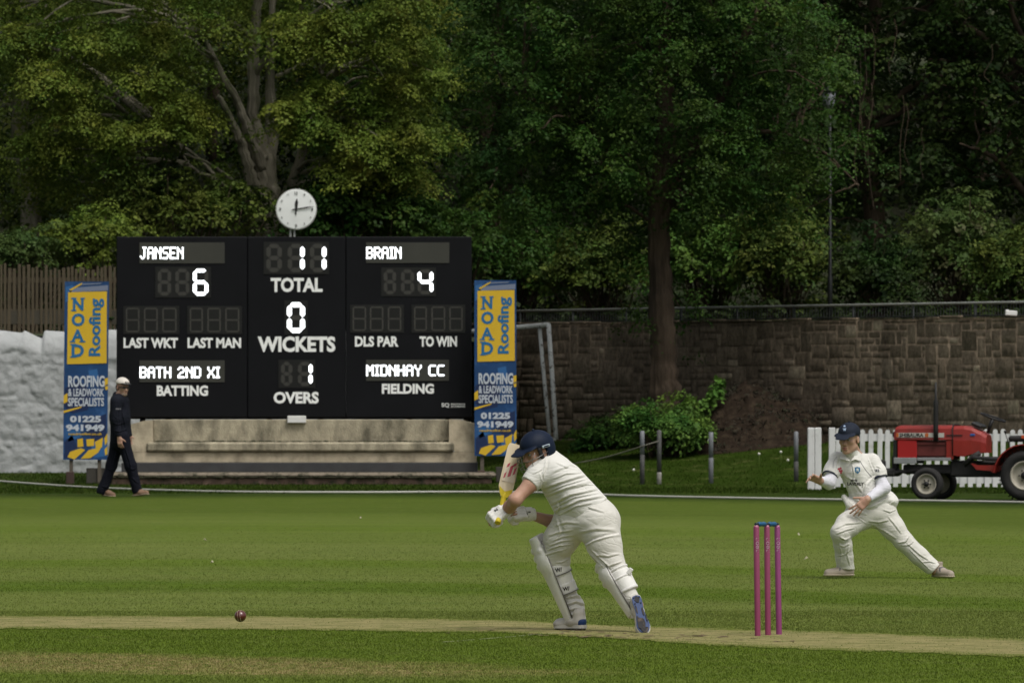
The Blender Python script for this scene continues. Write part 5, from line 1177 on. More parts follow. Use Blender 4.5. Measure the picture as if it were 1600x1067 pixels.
    fl = [(L((862, 846), (880, 838), (898, 836)), .007, .012), (L((858, 853), (878, 845), (895, 843)), .008, .012), (L((855, 860), (874, 852), (892, 851)), .008, .012), (L((856, 838), (872, 832), (895, 828)), .007, .014), (L((852, 868), (868, 862), (884, 858)), .008, .012), (L((866, 822), (885, 816), (905, 818)), .006, .018),
          (L((870, 806), (878, 830), (866, 850)), -.006, .020), (L((910, 852), (926, 842), (945, 836), (968, 832)), -.012, .018), (L((884, 792), (910, 790), (945, 800)), .007, .014), (L((905, 832), (930, 826), (962, 828)), .007, .022), (L((914, 858), (930, 872), (948, 892)), .009, .012), (L((921, 856), (938, 872), (955, 888)), .007, .012), (L((930, 866), (950, 868), (968, 864)), .006, .014),
          (L((884, 946), (900, 941), (915, 946)), .013, .016), (L((886, 955), (900, 951), (916, 954)), .013, .016), (L((882, 935), (900, 932), (914, 936)), .012, .016), (L((886, 963), (902, 960), (916, 961)), .010, .012), (L((884, 925), (900, 926), (912, 922)), .010, .014), (L((948, 884), (960, 880), (972, 876)), .007, .012), (L((868, 879), (880, 878), (890, 872)), .009, .010)]
    trousers = solid_obj('trousers', S, M_trs, c, 1, fl, (.0015, 20, 5), 0)
    # --- leg pads
    M_pad = mat('pad_white', (.70, .695, .665), rough=.55, spec=.3, var=.06, vscale=9, bump=.15, bscale=60, col2=(.56, .53, .45), c2scale=5, c2lo=.56, c2hi=.8); M_strap = mat('pad_strap', (.66, .655, .63), rough=.7, var=.06); M_bind = mat('pad_binding', (.16, .155, .15), rough=.8)
    def pad(kn, an, fw, top, bot, wid, name):
        ax = nrm_(an - kn); fw = nrm_(np.asarray(fw) - ax * np.dot(fw, ax)); sd = np.cross(ax, fw); S = Solid(np.minimum(kn, an) - .30, np.maximum(kn, an) + .30, .006); ln = np.linalg.norm(an - kn)
        a0, a1 = kn - ax * top, an + ax * bot; of = fw * .015
        S.cone(kn + ax * .05 + of, a1 + fw * .005, wid + .022, wid - .008, .02); S.cone(a0 + fw * .055, kn + ax * .06 + of, wid - .012, wid + .022, .03)
        for k in (-.055, 0, .055):                      # knee rolls
            S.chain([kn + ax * (k + .02) + fw * (wid * .55) - sd * (wid * .95), kn + ax * (k + .02) + fw * (wid + .035), kn + ax * (k + .02) + fw * (wid * .55) + sd * (wid * .95)], [.018, .024, .018], .012)
        for t in (-.45, -.15, .15, .45):                # canes down the shin
            S.cone(kn + ax * .12 + fw * (wid + .012 - abs(t) * .05) + sd * (wid * t * 1.6), a1 + fw * (wid - .012 - abs(t) * .04) + sd * (wid * t * 1.3), .014, .012, .008)
        S.cone(kn - ax * .3 - fw * .012, an + ax * .3 - fw * .012, wid, wid - .012, .006, 'cut'); S.plane(kn - fw * .004, -fw, .008); S.plane(a0 + fw * .03, -ax + fw * .15, .01); S.plane(a1, ax, .01)
        o = solid_obj('leg_pad', S, M_pad, c, 1)
        mb = MB()                                       # dark bindings along both wing edges
        for s_ in (-1, 1): mb.tube([tuple(kn - ax * (top - .04) + sd * s_ * (wid + .004) + fw * .006), tuple(kn + ax * .05 + sd * s_ * (wid + .021) - fw * .004), tuple(a1 - ax * .02 + sd * s_ * (wid - .006) - fw * .004)], .0045, 6)
        mb.build('binding', M_bind, o)
        return o, ax, fw, sd, ln
    pl, ax, fw, sd, ln = pad(lkn + A_(.0, 0, .02), q(898, 958, .16), (-.80, .30, 0), .135, .045, .078, 'l')
    def wrap(par, kn, an, ax, t0, t1, r0, r1, m, nm, off=.004):
        S = Solid(np.minimum(kn, an) - .2, np.maximum(kn, an) + .2, .005); v = an - kn; a_, b_ = kn + v * t0 + fw * off, kn + v * t1 + fw * off
        S.cone(a_, b_, r0, r1, 0); S.plane(a_, -ax, .006); S.plane(b_, ax, .006); return solid_obj(nm, S, m, par, 1), a_, b_
    wrap(pl, lkn, lan, ax, .12, .66, .080, .071, M_pad, 'calf_wrap', .0)
    for t0, t1, rr in ((.17, .34, .0855), (.50, .67, .0775)):
        st, a_, b_ = wrap(pl, lkn, lan, ax, t0, t1, rr, rr - .002, M_strap, 'strap', .0)
        o_ = b_ - ax * .012 + A_(-.035, -.2, 0)
        k = surf_print(st, 'W/', o_ + A_(.012, 0, 0), nrm_(A_(1, 0, .16)), nrm_(A_(-.16, 0, 1)), .046, .028, M_ink, 'strap_mark', bold=.04); drop_on(k, st, .001)
        k = surf_print(st, '[', o_ + A_(-.028, 0, .0), nrm_(A_(1, 0, .16)), nrm_(A_(-.16, 0, 1)), .010, .034, M_ink, 'strap_mark', bold=.04); drop_on(k, st, .001)
        mb = MB(); ring = []
        for k in range(25): an_ = -1.9 + 3.8 * k / 24; bb = nrm_(np.cross(ax, A_(0, -1, 0))); cc = np.cross(bb, ax); ring.append(tuple(b_ + (cc * math.cos(an_) + bb * math.sin(an_)) * (rr + .001)))
        mb.tube(ring, .0035, 5); mb.build('strap_edge', M_bind, st)
    pr, ax, fw, sd, ln = pad(rkn + A_(.012, 0, -.025), q(990, 943, -.18), (-.75, .45, -.05), .075, .075, .076, 'r')
    rk2 = rkn + A_(.012, 0, -.025); wrap(pr, rk2, ran, ax, .18, .72, .078, .068, M_pad, 'calf_wrap', .0)
    for t0, t1, rr in ((.10, .16, .083), (.34, .40, .080), (.66, .74, .072)): wrap(pr, rk2, ran, ax, t0, t1, rr, rr - .001, M_strap, 'strap', .0)
    mb = MB(); mb.box(tuple(q(984, 892, -.20)), (.03, .02, .045), Matrix.Rotation(R(35), 3, 'Y'), bev=.004); mb.build('buckle', M_strap, pr)
    # --- shoes
    M_shoe = mat('shoe_white', (.50, .475, .43), rough=.6, var=.12, vscale=12, col2=(.36, .32, .25), c2scale=9); M_blue = mat('shoe_blue', (.007, .036, .135), rough=.5, var=.15, vscale=20); M_sole = mat('shoe_midsole', (.52, .50, .45), rough=.7, var=.12, vscale=15); M_spk = mat('muddy_spike_plate', (.018, .018, .02), rough=.7, var=.4, vscale=30, col2=(.10, .075, .05), c2scale=22)
    def shoe(hl, fd, up, ln, name, heel_patch):
        fd = nrm_(fd); up = nrm_(np.asarray(up) - fd * np.dot(up, fd)); sd = np.cross(up, fd); Mx = np.array([fd, sd, up]); pt = lambda a, s_, z: hl + fd * a + sd * s_ + up * z
        lo = np.minimum(hl, hl + fd * ln) - .14; hi = np.maximum(hl, hl + fd * ln) + .14
        S = Solid(lo, hi, .005); S.cone(pt(.03, 0, .045), pt(.10, 0, .045), .034, .036, .02); S.cone(pt(.10, 0, .045), pt(ln - .045, .006, .034), .038, .034, .03); S.ell(pt(ln - .05, .006, .030), A_(.055, .046, .030), Mx, .02); S.cone(pt(.045, 0, .05), pt(.05, 0, .10), .036, .040, .02)
        S.plane(pt(0, 0, .012), -up, .004); o = solid_obj('shoe', S, M_shoe, c, 1)
        def outline(s_): return [(-.008, 0), (.004, .030), (.05, .035), (.11, .031), (ln - .09, .044), (ln - .05, .050), (ln - .015, .036), (ln, .006), (ln - .012, -.028), (ln - .05, -.044), (ln - .09, -.040), (.11, -.030), (.05, -.034), (.004, -.028)]
        Fm = Matrix([list(fd), list(-up), list(sd)]).transposed()          # (x,y,z)->(fd,-up,sd)
        def plate(sc, y0, y1, m, nm, par, rng=(0, 1)):
            og = grow([(*o__, 0) for o__ in outline(1)] + [(*outline(1)[0], 0)], 4)[:-1]; pts = [((a - ln / 2) * sc + ln / 2, b * sc) for a, b, _ in og]; mb = MB(); mb.prism(pts, y0, y1); mb.v = [tuple(Vector(hl) + Fm @ Vector(v)) for v in mb.v]; return mb.build(nm, m, par)
        plate(1.0, -.026, -.004, M_sole, 'midsole', o); sp = plate(.93, -.004, .004, M_blue if name == 'r' else M_spk, 'sole', o)
        if name == 'r':
            mb = MB(); rr = random.Random(3)
            for (a, b, l, w_) in [(.035, .0, .05, .035), (.20, .012, .10, .060), (.245, .0, .045, .05), (.12, -.018, .08, .012), (.10, .02, .06, .008), (.165, .028, .05, .014), (.17, -.03, .06, .010)]:
                pts = [(a + l / 2 * math.cos(t) * rr.uniform(.7, 1.1), b + w_ / 2 * math.sin(t) * rr.uniform(.7, 1.1)) for t in [k * .524 for k in range(12)]]; k = MB(); k.prism(pts, .0035, .007 + rr.uniform(0, .003)); mb.add([tuple(Vector(hl) + Fm @ Vector(v)) for v in k.v], k.f)
            mb.build('spike_pads', M_spk, sp)
        mb = MB()
        for a, b in ((.02, .018), (.02, -.018), (.06, .02), (.06, -.02), (ln - .09, .03), (ln - .09, -.03), (ln - .04, .025), (ln - .04, -.02), (ln - .06, .0)):
            x = pt(a, b, 0); mb.tube([tuple(x), tuple(x - up * .013)], [.006, .003], 6)
        mb.build('spikes', M_spk, sp)
        if heel_patch:
            S = Solid(lo, hi, .005); S.cone(pt(.03, 0, .045), pt(.085, 0, .043), .037, .038, .02); S.plane(pt(0, 0, .02), -up, .003); S.plane(pt(.095, 0, .03), fd + up * .6, .004); S.plane(pt(0, 0, .066), up - fd * .25, .004); solid_obj('heel_patch', S, M_blue, o, 1)
        return o
    shoe(q(913, 983, .06) + A_(0, 0, .004), (-.68, .73, -.02), (0, 0, 1), .268, 'l', True)
    tz = q(1008, 986, -.34); hl = q(993, 929, -.25); shoe(hl + A_(0, -.02, 0), tz - hl, (-.28, .93, .2), .275, 'r', False)
    # --- gloves
    M_glv = mat('glove_white', (.66, .65, .62), rough=.6, var=.10, vscale=14, bump=.2, bscale=70, col2=(.45, .42, .35), c2scale=8, c2lo=.55, c2hi=.75)
    def glove(wr, tip, bk, hd, thumb, cuffdir, name):
        """padded glove: fingers as fat rolls wrapped round the handle axis hd"""
        S = Solid(np.minimum(wr, tip) - .16, np.maximum(wr, tip) + .16, .005); d = nrm_(tip - wr); bk = nrm_(np.asarray(bk) - d * np.dot(bk, d)); sd = np.cross(d, bk)
        S.cone(wr - d * .005, wr + d * .055, .043, .048, .02, sq=(.8,), ax=bk); S.cone(wr - d * .065, wr, .041, .040, .01); S.plane(wr - d * .062, -d, .006)
        for i in range(4):
            b = wr + d * .060 + sd * (i - 1.5) * .0235 + bk * .022
            w_ = [b, b + d * .034 + bk * .004, b + d * .055 - bk * .028, b + d * .034 - bk * .056, b + d * .004 - bk * .058]; S.chain(w_, [.0165, .0175, .017, .0155, .014], .004)
            S.chain([b - d * .045 + bk * .008, b], [.013, .015], .006)
        t0 = wr + d * .02 + sd * thumb * .042; S.chain([t0, t0 + d * .035 + sd * thumb * .014 - bk * .014, t0 + d * .062 - bk * .040 - sd * thumb * .004], [.0185, .0185, .016], .010)
        return solid_obj('batting_glove', S, M_glv, c, 1), d, bk, sd
    g1, d1, b1, s1 = glove(q(789, 798, -.06), q(770, 812, -.07), (-.35, -.9, .25), None, 1, None, 'l')
    g2, d2, b2, s2 = glove(q(822, 804, .09), q(796, 806, .055), (.1, -.75, .6), None, 1, None, 'r')
    M_cuff = mat('glove_cuff', (.64, .63, .60), rough=.7)
    S = Solid(q(824, 804, .09) - .12, q(824, 804, .09) + .12, .005); a = q(831, 803, .105); b_ = q(819, 803, .085); S.cone(a, b_, .047, .046, 0); S.plane(a, a - b_, .004); S.plane(b_, b_ - a, .004); cu = solid_obj('cuff', S, M_cuff, g2, 1)
    k = surf_print(cu, 'W7', q(819.5, 808, -.1), nrm_(A_(1, 0, -.1)), nrm_(A_(.1, 0, 1)), .038, .040, M_ink, 'cuff_mark', bold=.03); drop_on(k, cu, .001)
    k = surf_print(g1, 'N', q(774, 800, -.2), nrm_(A_(.8, 0, .6)), nrm_(A_(-.6, 0, .8)), .022, .016, M_ink, 'glove_mark', bold=.03); drop_on(k, g1, .001)
    # --- helmet
    M_hel = mat('navy_helmet', (.0035, .0095, .026), rough=.6, spec=.2, var=.08, vscale=60, bump=.05, bscale=200); M_gr = mat('steel_grille', (.20, .20, .20), rough=.35, metal=.7); M_pd = mat('helmet_padding', (.012, .013, .015), rough=.8)
    S = Solid(hc - .22, hc + .26, .005); S.ell(p(-.008, .046, 0), A_(.118, .098, .099), M, 0); S.ell(p(-.032, .005, 0), A_(.098, .096, .100), M, .02)
    S.ell(p(.005, .030, 0), A_(.100, .088, .086), M, .004, 'cut')
    S.box(p(.10, -.085, 0), A_(.115, .115, .2), M, .02, .01, 'cut'); S.plane(p(0, -.072, 0), -u - f * .15, .008)
    S.cone(p(.085, .040, -.050), p(.085, .040, .050), .05, .05, .012, sq=(.17,), ax=nrm_(u + f * .22)); S.cone(p(.148, .020, -.034), p(.148, .020, .034), .036, .036, .02, sq=(.2,), ax=nrm_(u + f * .32))
    hel = solid_obj('helmet', S, M_hel, c, 1)
    S = Solid(hc - .2, hc + .2, .005)
    for s_ in (-1, 1): S = Solid(hc - .2, hc + .2, .005); S.chain([p(.030, .028, s_ * .086), p(.022, -.02, s_ * .084), p(-.005, -.065, s_ * .074)], [.017, .015, .014], .01, sq=(.6,), ax=r); solid_obj('ear_padding', S, M_pd, hel, 1)
    mb = MB()
    for s_ in (-1, 1):
        W = lambda a, b, d: tuple(p(a, b, d * s_))
        mb.tube([W(-.02, .0, .098), W(.06, -.020, .097), W(.128, -.034, .066), W(.152, -.038, 0)], .0026, 6); mb.tube([W(-.01, -.050, .090), W(.06, -.078, .084), W(.122, -.086, .052), W(.142, -.088, 0)], .0026, 6)
        mb.tube([W(-.03, -.012, .096), W(-.01, -.050, .090), W(.02, -.085, .080), W(.07, -.112, .060), W(.116, -.122, .030), W(.124, -.124, 0)], .0026, 6)
        mb.tube([W(.075, .016, .092), W(.10, -.028, .080), W(.096, -.084, .068), W(.075, -.112, .058)], .0024, 6); mb.tube([W(.146, .010, .026), W(.150, -.038, .026), W(.140, -.088, .026), W(.120, -.122, .022)], .0024, 6)
    mb.build('grille', M_gr, hel)
    mb = MB(); sdir = -r if (r[1] > 0) else r; cx = p(-.012, .040, 0) + sdir * .104; Mx = Matrix([list(f), list(np.cross(u, f)), list(u)]).transposed(); mb.box(tuple(cx), (.062, .007, .018), Mx, bev=.003); bd = mb.build('side_badge', mat('badge_grey', (.30, .36, .40), rough=.4), hel)
    mb = MB(); mb.box(tuple(cx + sdir * .0045), (.036, .002, .008), Mx); mb.build('badge_strip', M_navy, bd)
    mb = MB(); mb.ball(tuple(p(-.005, .148, 0)), .010, 10, 6); mb.build('top_button', M_hel, hel)
    # --- bat, held by the handle
    M_wil = mat('willow', (.66, .56, .40), rough=.5, spec=.35, var=.10, vscale=3, stretch=(8, 8, .8), col2=(.70, .60, .43), c2scale=2); M_grip = mat('yellow_rubber', (.60, .47, .02), rough=.6)
    top, bottom, butt = q(806, 694, .06), q(787, 776, .0), q(777.5, 817, -.13)
    bc = empty('cricket_bat', tuple(np.array(G.base) + butt), 'pale willow cricket bat with yellow grip and red sticker gripped in white gloves', 'cricket bat'); o_ = butt
    ax = nrm_(top - bottom); fc = nrm_(A_(.25, -.85, .25) - ax * np.dot(A_(.25, -.85, .25), ax)); sd = np.cross(ax, fc); ln = np.linalg.norm(top - bottom)
    mb = MB(); n = 22; rings = []
    for i in range(n):
        t = i / (n - 1); w_ = .050 * min(1, .45 + 3.2 * t) if t < .17 else .050; w_ *= (1 - max(0, t - .94) * 4.0); th = .006 + .026 * math.sin(math.pi * min(1, t * .9 + .05)) ** .8
        ctr = bottom + ax * ln * t - o_; rings += [ctr - sd * w_ - fc * .004, ctr - sd * w_ + fc * .006, ctr + fc * .010, ctr + sd * w_ + fc * .006, ctr + sd * w_ - fc * .004, ctr - fc * th]
    fs = [(i * 6 + k, i * 6 + (k + 1) % 6, (i + 1) * 6 + (k + 1) % 6, (i + 1) * 6 + k) for i in range(n - 1) for k in range(6)] + [tuple(range(6)), tuple(range((n - 1) * 6, n * 6))]
    mb.add([tuple(v) for v in rings], fs, False); mb.build('blade', M_wil, bc)
    mb = MB(); mb.tube([tuple(butt - ax * 0 - o_), tuple(butt + nrm_(bottom - butt) * .02 - o_), tuple(q(783, 801, .0) - o_), tuple(bottom - o_), tuple(bottom + ax * .03 - o_)], [.021, .0185, .018, .0175, .014], 12); mb.build('grip', M_grip, bc)
    mb = MB(); a0 = bottom + ax * .0 - o_; mb.add([tuple(a0 + ax * z + sd * s_ + fc * .0125) for z, s_ in ((.0, -.022), (.0, .022), (.030, .042), (.060, .046), (.035, -.004), (.062, -.046), (.022, -.036))], [(0, 1, 2, 4), (0, 4, 5, 6), (2, 3, 4)]); mb.build('splice_sticker', M_grip, bc)
    red = mat('red_sticker', (.48, .08, .11), rough=.4); wht = mat('white_sticker', (.70, .60, .48), rough=.4)
    mb = MB(); mb.add([tuple(a0 + ax * z + sd * s_ + fc * .0128) for z, s_ in ((.10, -.040), (.10, .042), (.20, .042), (.22, -.042))], [(0, 1, 2, 3)]); mb.build('sticker', wht, bc)
    mb = MB()
    for z, s_, l, w_ in ((.115, -.03, .05, .012), (.13, .0, .09, .02), (.15, .028, .06, .014), (.19, -.022, .04, .016), (.205, .02, .035, .02)): mb.add([tuple(a0 + ax * (z + dz) + sd * (s_ + ds) + fc * .0134) for dz, ds in ((0, -w_ / 2), (.012, w_ / 2), (l, w_ * .8), (l - .015, -w_ * .2))], [(0, 1, 2, 3)])
    mb.build('sticker_mark', red, bc)
batter()

def wicket():
    Y = 44.9; M_p = mat('pink_stump', (.24, .042, .105), rough=.45, spec=.4, var=.1, vscale=6, stretch=(1, 1, .3), coat=.2); M_m = mat('magenta_stump', (.23, .045, .15), rough=.45, spec=.4, var=.1, vscale=6, coat=.2); M_w = mat('stump_letter', (.62, .50, .56), rough=.5); M_tip = mat('stump_tip', (.60, .30, .40), rough=.5)
    M_b = mat('blue_bail', (.010, .085, .19), rough=.4); M_bd = mat('dark_bail_end', (.010, .02, .035), rough=.4)
    labs = ['pink stump with white lettering, leftmost of the three', 'pink stump with white lettering between two other stumps', 'purplish pink stump, rightmost and nearest the fielder']
    tops = []
    for k, (pb, pt, yb) in enumerate(((1184, 1181.6, 0), (1200, 1198.2, .13), (1217.2, 1214.4, .26))):
        y = Y + yb - .1; gy = GY(993); z0 = 0; x0, x1 = PX(pb, y), PX(pt, y); h = PZ(821.5, y)
        c = empty('cricket_stump', (x0, y, z0), labs[k], 'stump', 'stumps of the wicket'); r = .0190; lean = Vector((x1 - x0, 0, h)); 
        mb = MB(); mb.tube([(0, 0, -.08), (0, 0, 0), tuple(lean * .985), tuple(lean)], [r, r, r, r * .82], 20); mb.build('shaft', M_m if k == 2 else M_p, c)
        mb = MB(); mb.tube([tuple(lean * .996), tuple(lean * 1.006)], [r * .84, r * .6], 16); mb.build('tip', M_tip, c)
        v, f = text_mesh('neon', (-.011, h - .168, .011, h - .075), 0, bold=.0, depth=.001, rot90=True); mb = MB(); pts = []
        for a, b, z in v:
            a += (.006 if k < 1 else .004); an = a / r; pts.append((r * 1.02 * math.sin(an) + lean.x * z / h, -r * 1.02 * math.cos(an), z))
        mb.add(pts, f); mb.build('lettering', M_w, c); tops.append(Vector((x1, y, h)))
    for k, lab in enumerate(('dark blue bail resting across the left and middle stumps', 'dark blue bail resting across the middle and right stumps')):
        a, b = tops[k], tops[k + 1]; c = empty('bail', tuple((a + b) / 2), lab, 'bail', 'bails on the stumps'); m = (a + b) / 2; d = b - a; u = Vector((0, 0, .012))
        mb = MB(); mb.tube([d * t + u for t in (-.34, -.30, -.2, 0, .2, .30, .34)], [.008, .014, .0165, .0135, .0165, .014, .008], 12); mb.build('barrel', M_b, c)
        for s_ in (-1, 1): mb = MB(); mb.tube([d * .32 * s_ + u, d * .58 * s_ + u], [.010, .0085], 8); mb.build('spigot', M_bd, c)
wicket()

def ball():
    Y = 42.5; p = P(375.5, 962, Y); m = mat('red_leather', (.085, .012, .010), rough=.28, spec=.6, var=.25, vscale=30, coat=.4); ms = mat('seam_thread', (.50, .40, .28), rough=.8)
    c = empty('cricket_ball', tuple(p), 'dark red cricket ball with pale seam in the air above the pitch', 'cricket ball'); mb = MB(); mb.ball((0, 0, 0), .036, 28, 18); mb.build('leather', m, c)
    mb = MB(); Rm = Matrix.Rotation(R(-6), 3, 'Y') @ Matrix.Rotation(R(-14), 3, 'Z')
    for o in (-.0075, .0075):
        for k in range(44):
            a0, a1 = k / 44 * 6.283, (k + .62) / 44 * 6.283; rr = math.sqrt(.0362 ** 2 - o * o); mb.tube([Rm @ Vector((o, rr * math.cos(a0), rr * math.sin(a0))), Rm @ Vector((o * 1.12, rr * math.cos(a1), rr * math.sin(a1)))], .0013, 5)
    mb.build('seam', ms, c)
ball()
# ------------------------------------------------------------------ the fielder
def fielder():
    G = Fig(1385, 903, 58.8); q = G.q; L = G.f2
    c = empty('person', G.base, 'fielder in cream whites and navy cap crouching with hands spread and one leg stretched wide', 'person')
    f, u, r = frame((-.42, -.90, -.10), (.02, .0, 1)); hc = q(1326.5, 685.5, -.10)
    S = Solid((-.75, -.62, -.04), (.58, .42, 1.36), .0055); p = head_solid(S, hc, f, u, r, 1.02)
    S.cone(p(-.03, -.06, 0), q(1338, 722, .02), .058, .070, .03); S.chain([q(1340, 728, .02), q(1352, 765, .04), q(1362, 800, .05)], [.11, .11, .11], .04)
    rsh, rel, rwr = q(1310, 721, .0), q(1295, 754, -.14), q(1281, 751, -.34); lsh, lel, lwr = q(1362, 721, .02), q(1381, 762, -.06), q(1355, 780, -.20)
    S.chain([rsh, rel], [.055, .044], .03); S.cone(rel, rwr, .043, .030, .02); S.chain([lsh, lel], [.055, .044], .03); S.cone(lel, lwr, .043, .030, .02)
    hand_solid(S, rwr, (-.70, -.55, .30), (-.30, -.85, -.30), (.30, -.1, .95), .92, (.42, .5, .46, .40), .24, .2)
    hand_solid(S, lwr, q(1341, 794, -.22) - lwr, (-.6, .5, -.6), (-.75, .0, .55), 1.0, (.38, .32, .32, .40), .18, .1)
    rhip, rkn, ran = q(1343, 807, .0), q(1313, 832, -.16), q(1321, 889, -.02); lhip, lkn, lan = q(1377, 803, .05), q(1412, 845, .02), q(1461, 891, .0)
    for a, b, d in ((rhip, rkn, ran), (lhip, lkn, lan)): S.chain([a, b, d], [.08, .055, .04], .02)
    solid_obj('body', S, M_skin2, c, 1); eyes(p, c, 1.02)
    mb = MB(); mb.tube([tuple(p(.098, -.064, -.017)), tuple(p(.105, -.066, 0)), tuple(p(.098, -.064, .017))], [.004, .006, .004], 6); mb.tube([tuple(p(.098, -.077, -.014)), tuple(p(.104, -.078, 0)), tuple(p(.098, -.077, .014))], [.004, .007, .004], 6); mb.build('lips', M_lip, c)
    S = Solid(hc - .18, hc + .2, .005); M = np.array([f, u, r]); S.ell(p(-.025, .02, 0), A_(.088, .08, .081), M, 0); S.ell(p(.085, -.05, 0), A_(.098, .14, .14), M, .01, 'cut'); S.plane(p(0, -.035, 0), -u, .01); solid_obj('hair', S, M_dark, c)
    # cap
    M_cap = mat('navy_cap', (.0035, .0085, .022), rough=.8, var=.1, vscale=12); S = Solid(hc - .2, hc + .26, .005)
    S.ell(p(-.010, .050, 0), A_(.110, .088, .092), M, 0); S.ell(p(-.005, .030, 0), A_(.102, .085, .085), M, .004, 'cut'); S.plane(p(0, .030, 0), -u - f * .04, .006)
    S.cone(p(.085, .040, -.046), p(.085, .040, .046), .05, .05, .010, sq=(.16,), ax=nrm_(u + f * .28)); S.cone(p(.145, .022, -.026), p(.145, .022, .026), .036, .036, .02, sq=(.18,), ax=nrm_(u + f * .42))
    cap = solid_obj('cap', S, M_cap, c, 1); mb = MB(); mb.ball(tuple(p(-.01, .139, 0)), .008, 8, 6); mb.build('button', M_cap, cap)
    mt = mat('cap_thread', (.34, .44, .60), rough=.7); k = surf_print(cap, 'w', p(.09, .075, -.0) + A_(-.016, -.2, 0), A_(1, 0, 0), A_(0, 0, 1), .030, .024, mt, 'cap_crest', bold=.03); drop_on(k, cap, .002)
    k = surf_print(cap, '\u2022', p(.09, .108, -.0) + A_(-.008, -.2, 0), A_(1, 0, 0), A_(0, 0, 1), .018, .014, mt, 'cap_crest'); drop_on(k, cap, .002)
    # under-sleeves
    M_base = cloth('white_baselayer', (.62, .62, .68), bs=.25); S = Solid((-.75, -.55, .55), (.1, .25, 1.15), .0055)
    for a, b, d in ((rsh, rel, rwr), (lsh, lel, lwr)): S.chain([a, b], [.058, .052], .02); S.cone(b, b + (d - b) * .93, .052, .036, .03); S.plane(b + (d - b) * .94, d - b, .003, d - .07, d + .07)
    solid_obj('sleeves', S, M_base, c, 1, None, (.0018, 40, 4))
    # shirt
    S = Solid((-.60, -.40, .46), (.20, .36, 1.14), .005)
    S.chain([q(1308, 718, .0), q(1300, 736, -.07), q(1294, 749, -.12)], [.066, .066, .066], .035); d = nrm_(rel - rsh); S.plane(q(1296.5, 744, -.10), d, .006)
    S2 = S; S = Solid((-.60, -.40, .46), (.20, .36, 1.14), .005); S.chain([q(1363, 720, .02), q(1372, 737, -.015), q(1377, 753, -.05)], [.062, .064, .064], .035); d2 = nrm_(lel - lsh); S.plane(q(1374, 748, -.035), d2, .006); S.F = np.minimum(S.F, S2.F)
    S.cone(q(1323, 728, .02), q(1353, 790, .03), .082, .084, .06); S.cone(q(1353, 730, .03), q(1372, 780, .05), .080, .096, .06); S.cone(q(1339, 735, -.04), q(1356, 785, -.02), .090, .090, .06); S.cone(p(-.03, -.105, 0), q(1338, 724, .02), .064, .085, .05)
    S.cone(q(1313, 722, .0), q(1361, 722, .02), .058, .056, .05); S.cone(q(1340, 792, .03), q(1386, 784, .06), .098, .092, .06); S.ell(q(1391, 783, .03), A_(.062, .075, .035), None, .03)
    S.plane(q(1358, 802, 0), A_(.12, 0, -1), .015); S.chain([q(1319, 777, .0), q(1328, 788, -.06), q(1341, 800, -.10), q(1352, 803, -.10)], [.026, .030, .026, .018], .02)
    fl = [(L((1318, 742), (1334, 752), (1346, 770)), .009, .022), (L((1312, 748), (1326, 762), (1334, 780)), .009, .022), (L((1366, 742), (1352, 756), (1346, 778)), .009, .022), (L((1330, 722), (1333, 740), (1332, 756)), .006, .014), (L((1383, 760), (1366, 772), (1350, 784)), .010, .024), (L((1392, 772), (1374, 784), (1352, 794)), .009, .018), (L((1331, 778), (1344, 784), (1356, 786)), .008, .018),
          (L((1396, 782), (1380, 794), (1360, 798)), .008, .014), (L((1322, 777), (1334, 789), (1346, 800)), -.008, .012), (L((1311, 714), (1307, 726), (1306, 738)), -.006, .014), (L((1357, 714), (1361, 726), (1366, 738)), -.006, .014), (L((1368, 728), (1376, 732)), .006, .012)]
    sh = solid_obj('shirt', S, M_white, c, 1, fl, (.0018, 24, 8), 0)
    M_trim = mat('navy_trim', (.014, .018, .04), rough=.8)
    for pos, dd, rr in ((q(1296.8, 743.6, -.10), nrm_(rel - rsh), .0685), (q(1374, 747.3, -.034), nrm_(lel - lsh), .070)):
        S = Solid(pos - .13, pos + .13, .005); S.cone(pos - dd * .05, pos + dd * .03, rr, rr, 0); S.cone(pos - dd * .09, pos + dd * .09, .058, .056, 0, 'cut'); S.plane(pos - dd * .014, -dd, .002); S.plane(pos + dd * .009, dd, .002); solid_obj('sleeve_trim', S, M_trim, sh, 1)
    def collar(pts, nm='collar'):
        mb = MB(); P0 = [q(a, b, y) for a, b, y in pts]; n = len(P0); vs = [tuple(v) for v in P0] + [tuple(v + A_(0, .012, 0)) for v in P0]; mb.add(vs, [tuple(range(n)), tuple(reversed(range(n, 2 * n)))] + [(i, n + i, n + (i + 1) % n, (i + 1) % n) for i in range(n)]); return mb.build(nm, M_white, sh)
    collar([(1316, 707, -.075), (1312, 716, -.125), (1321, 718.5, -.135), (1329, 720, -.135), (1322, 713, -.12)]); collar([(1341, 702, -.06), (1345.5, 711, -.09), (1344.5, 720, -.115), (1336, 717.5, -.125), (1329.5, 720, -.135), (1334, 714, -.115)])
    def line(pts, m, nm, wd=.004):
        mb = MB(); P0 = [Vector(q(a, b, -.5)) for a, b in pts]; P0 = [Vector(v) for v in grow([tuple(v) for v in P0], 6)]; mb.tube(P0, wd, 5, flat=.3); k = mb.build(nm, m, sh)
        from mathutils.bvhtree import BVHTree
        t = BVHTree.FromPolygons([v.co for v in sh.data.vertices], [p_.vertices for p_ in sh.data.polygons]); n = 5
        for i in range(len(P0)):
            h = t.ray_cast(P0[i], Vector((0, 1, 0)))
            if h[0] is not None:
                for j in range(n): k.data.vertices[i * n + j].co.y += h[0].y - P0[i].y - .001
    line([(1311.5, 714), (1306, 722), (1305, 732)], M_trim, 'piping', .003); line([(1346, 717), (1351, 727), (1358, 737), (1366, 746)], M_trim, 'piping', .003)
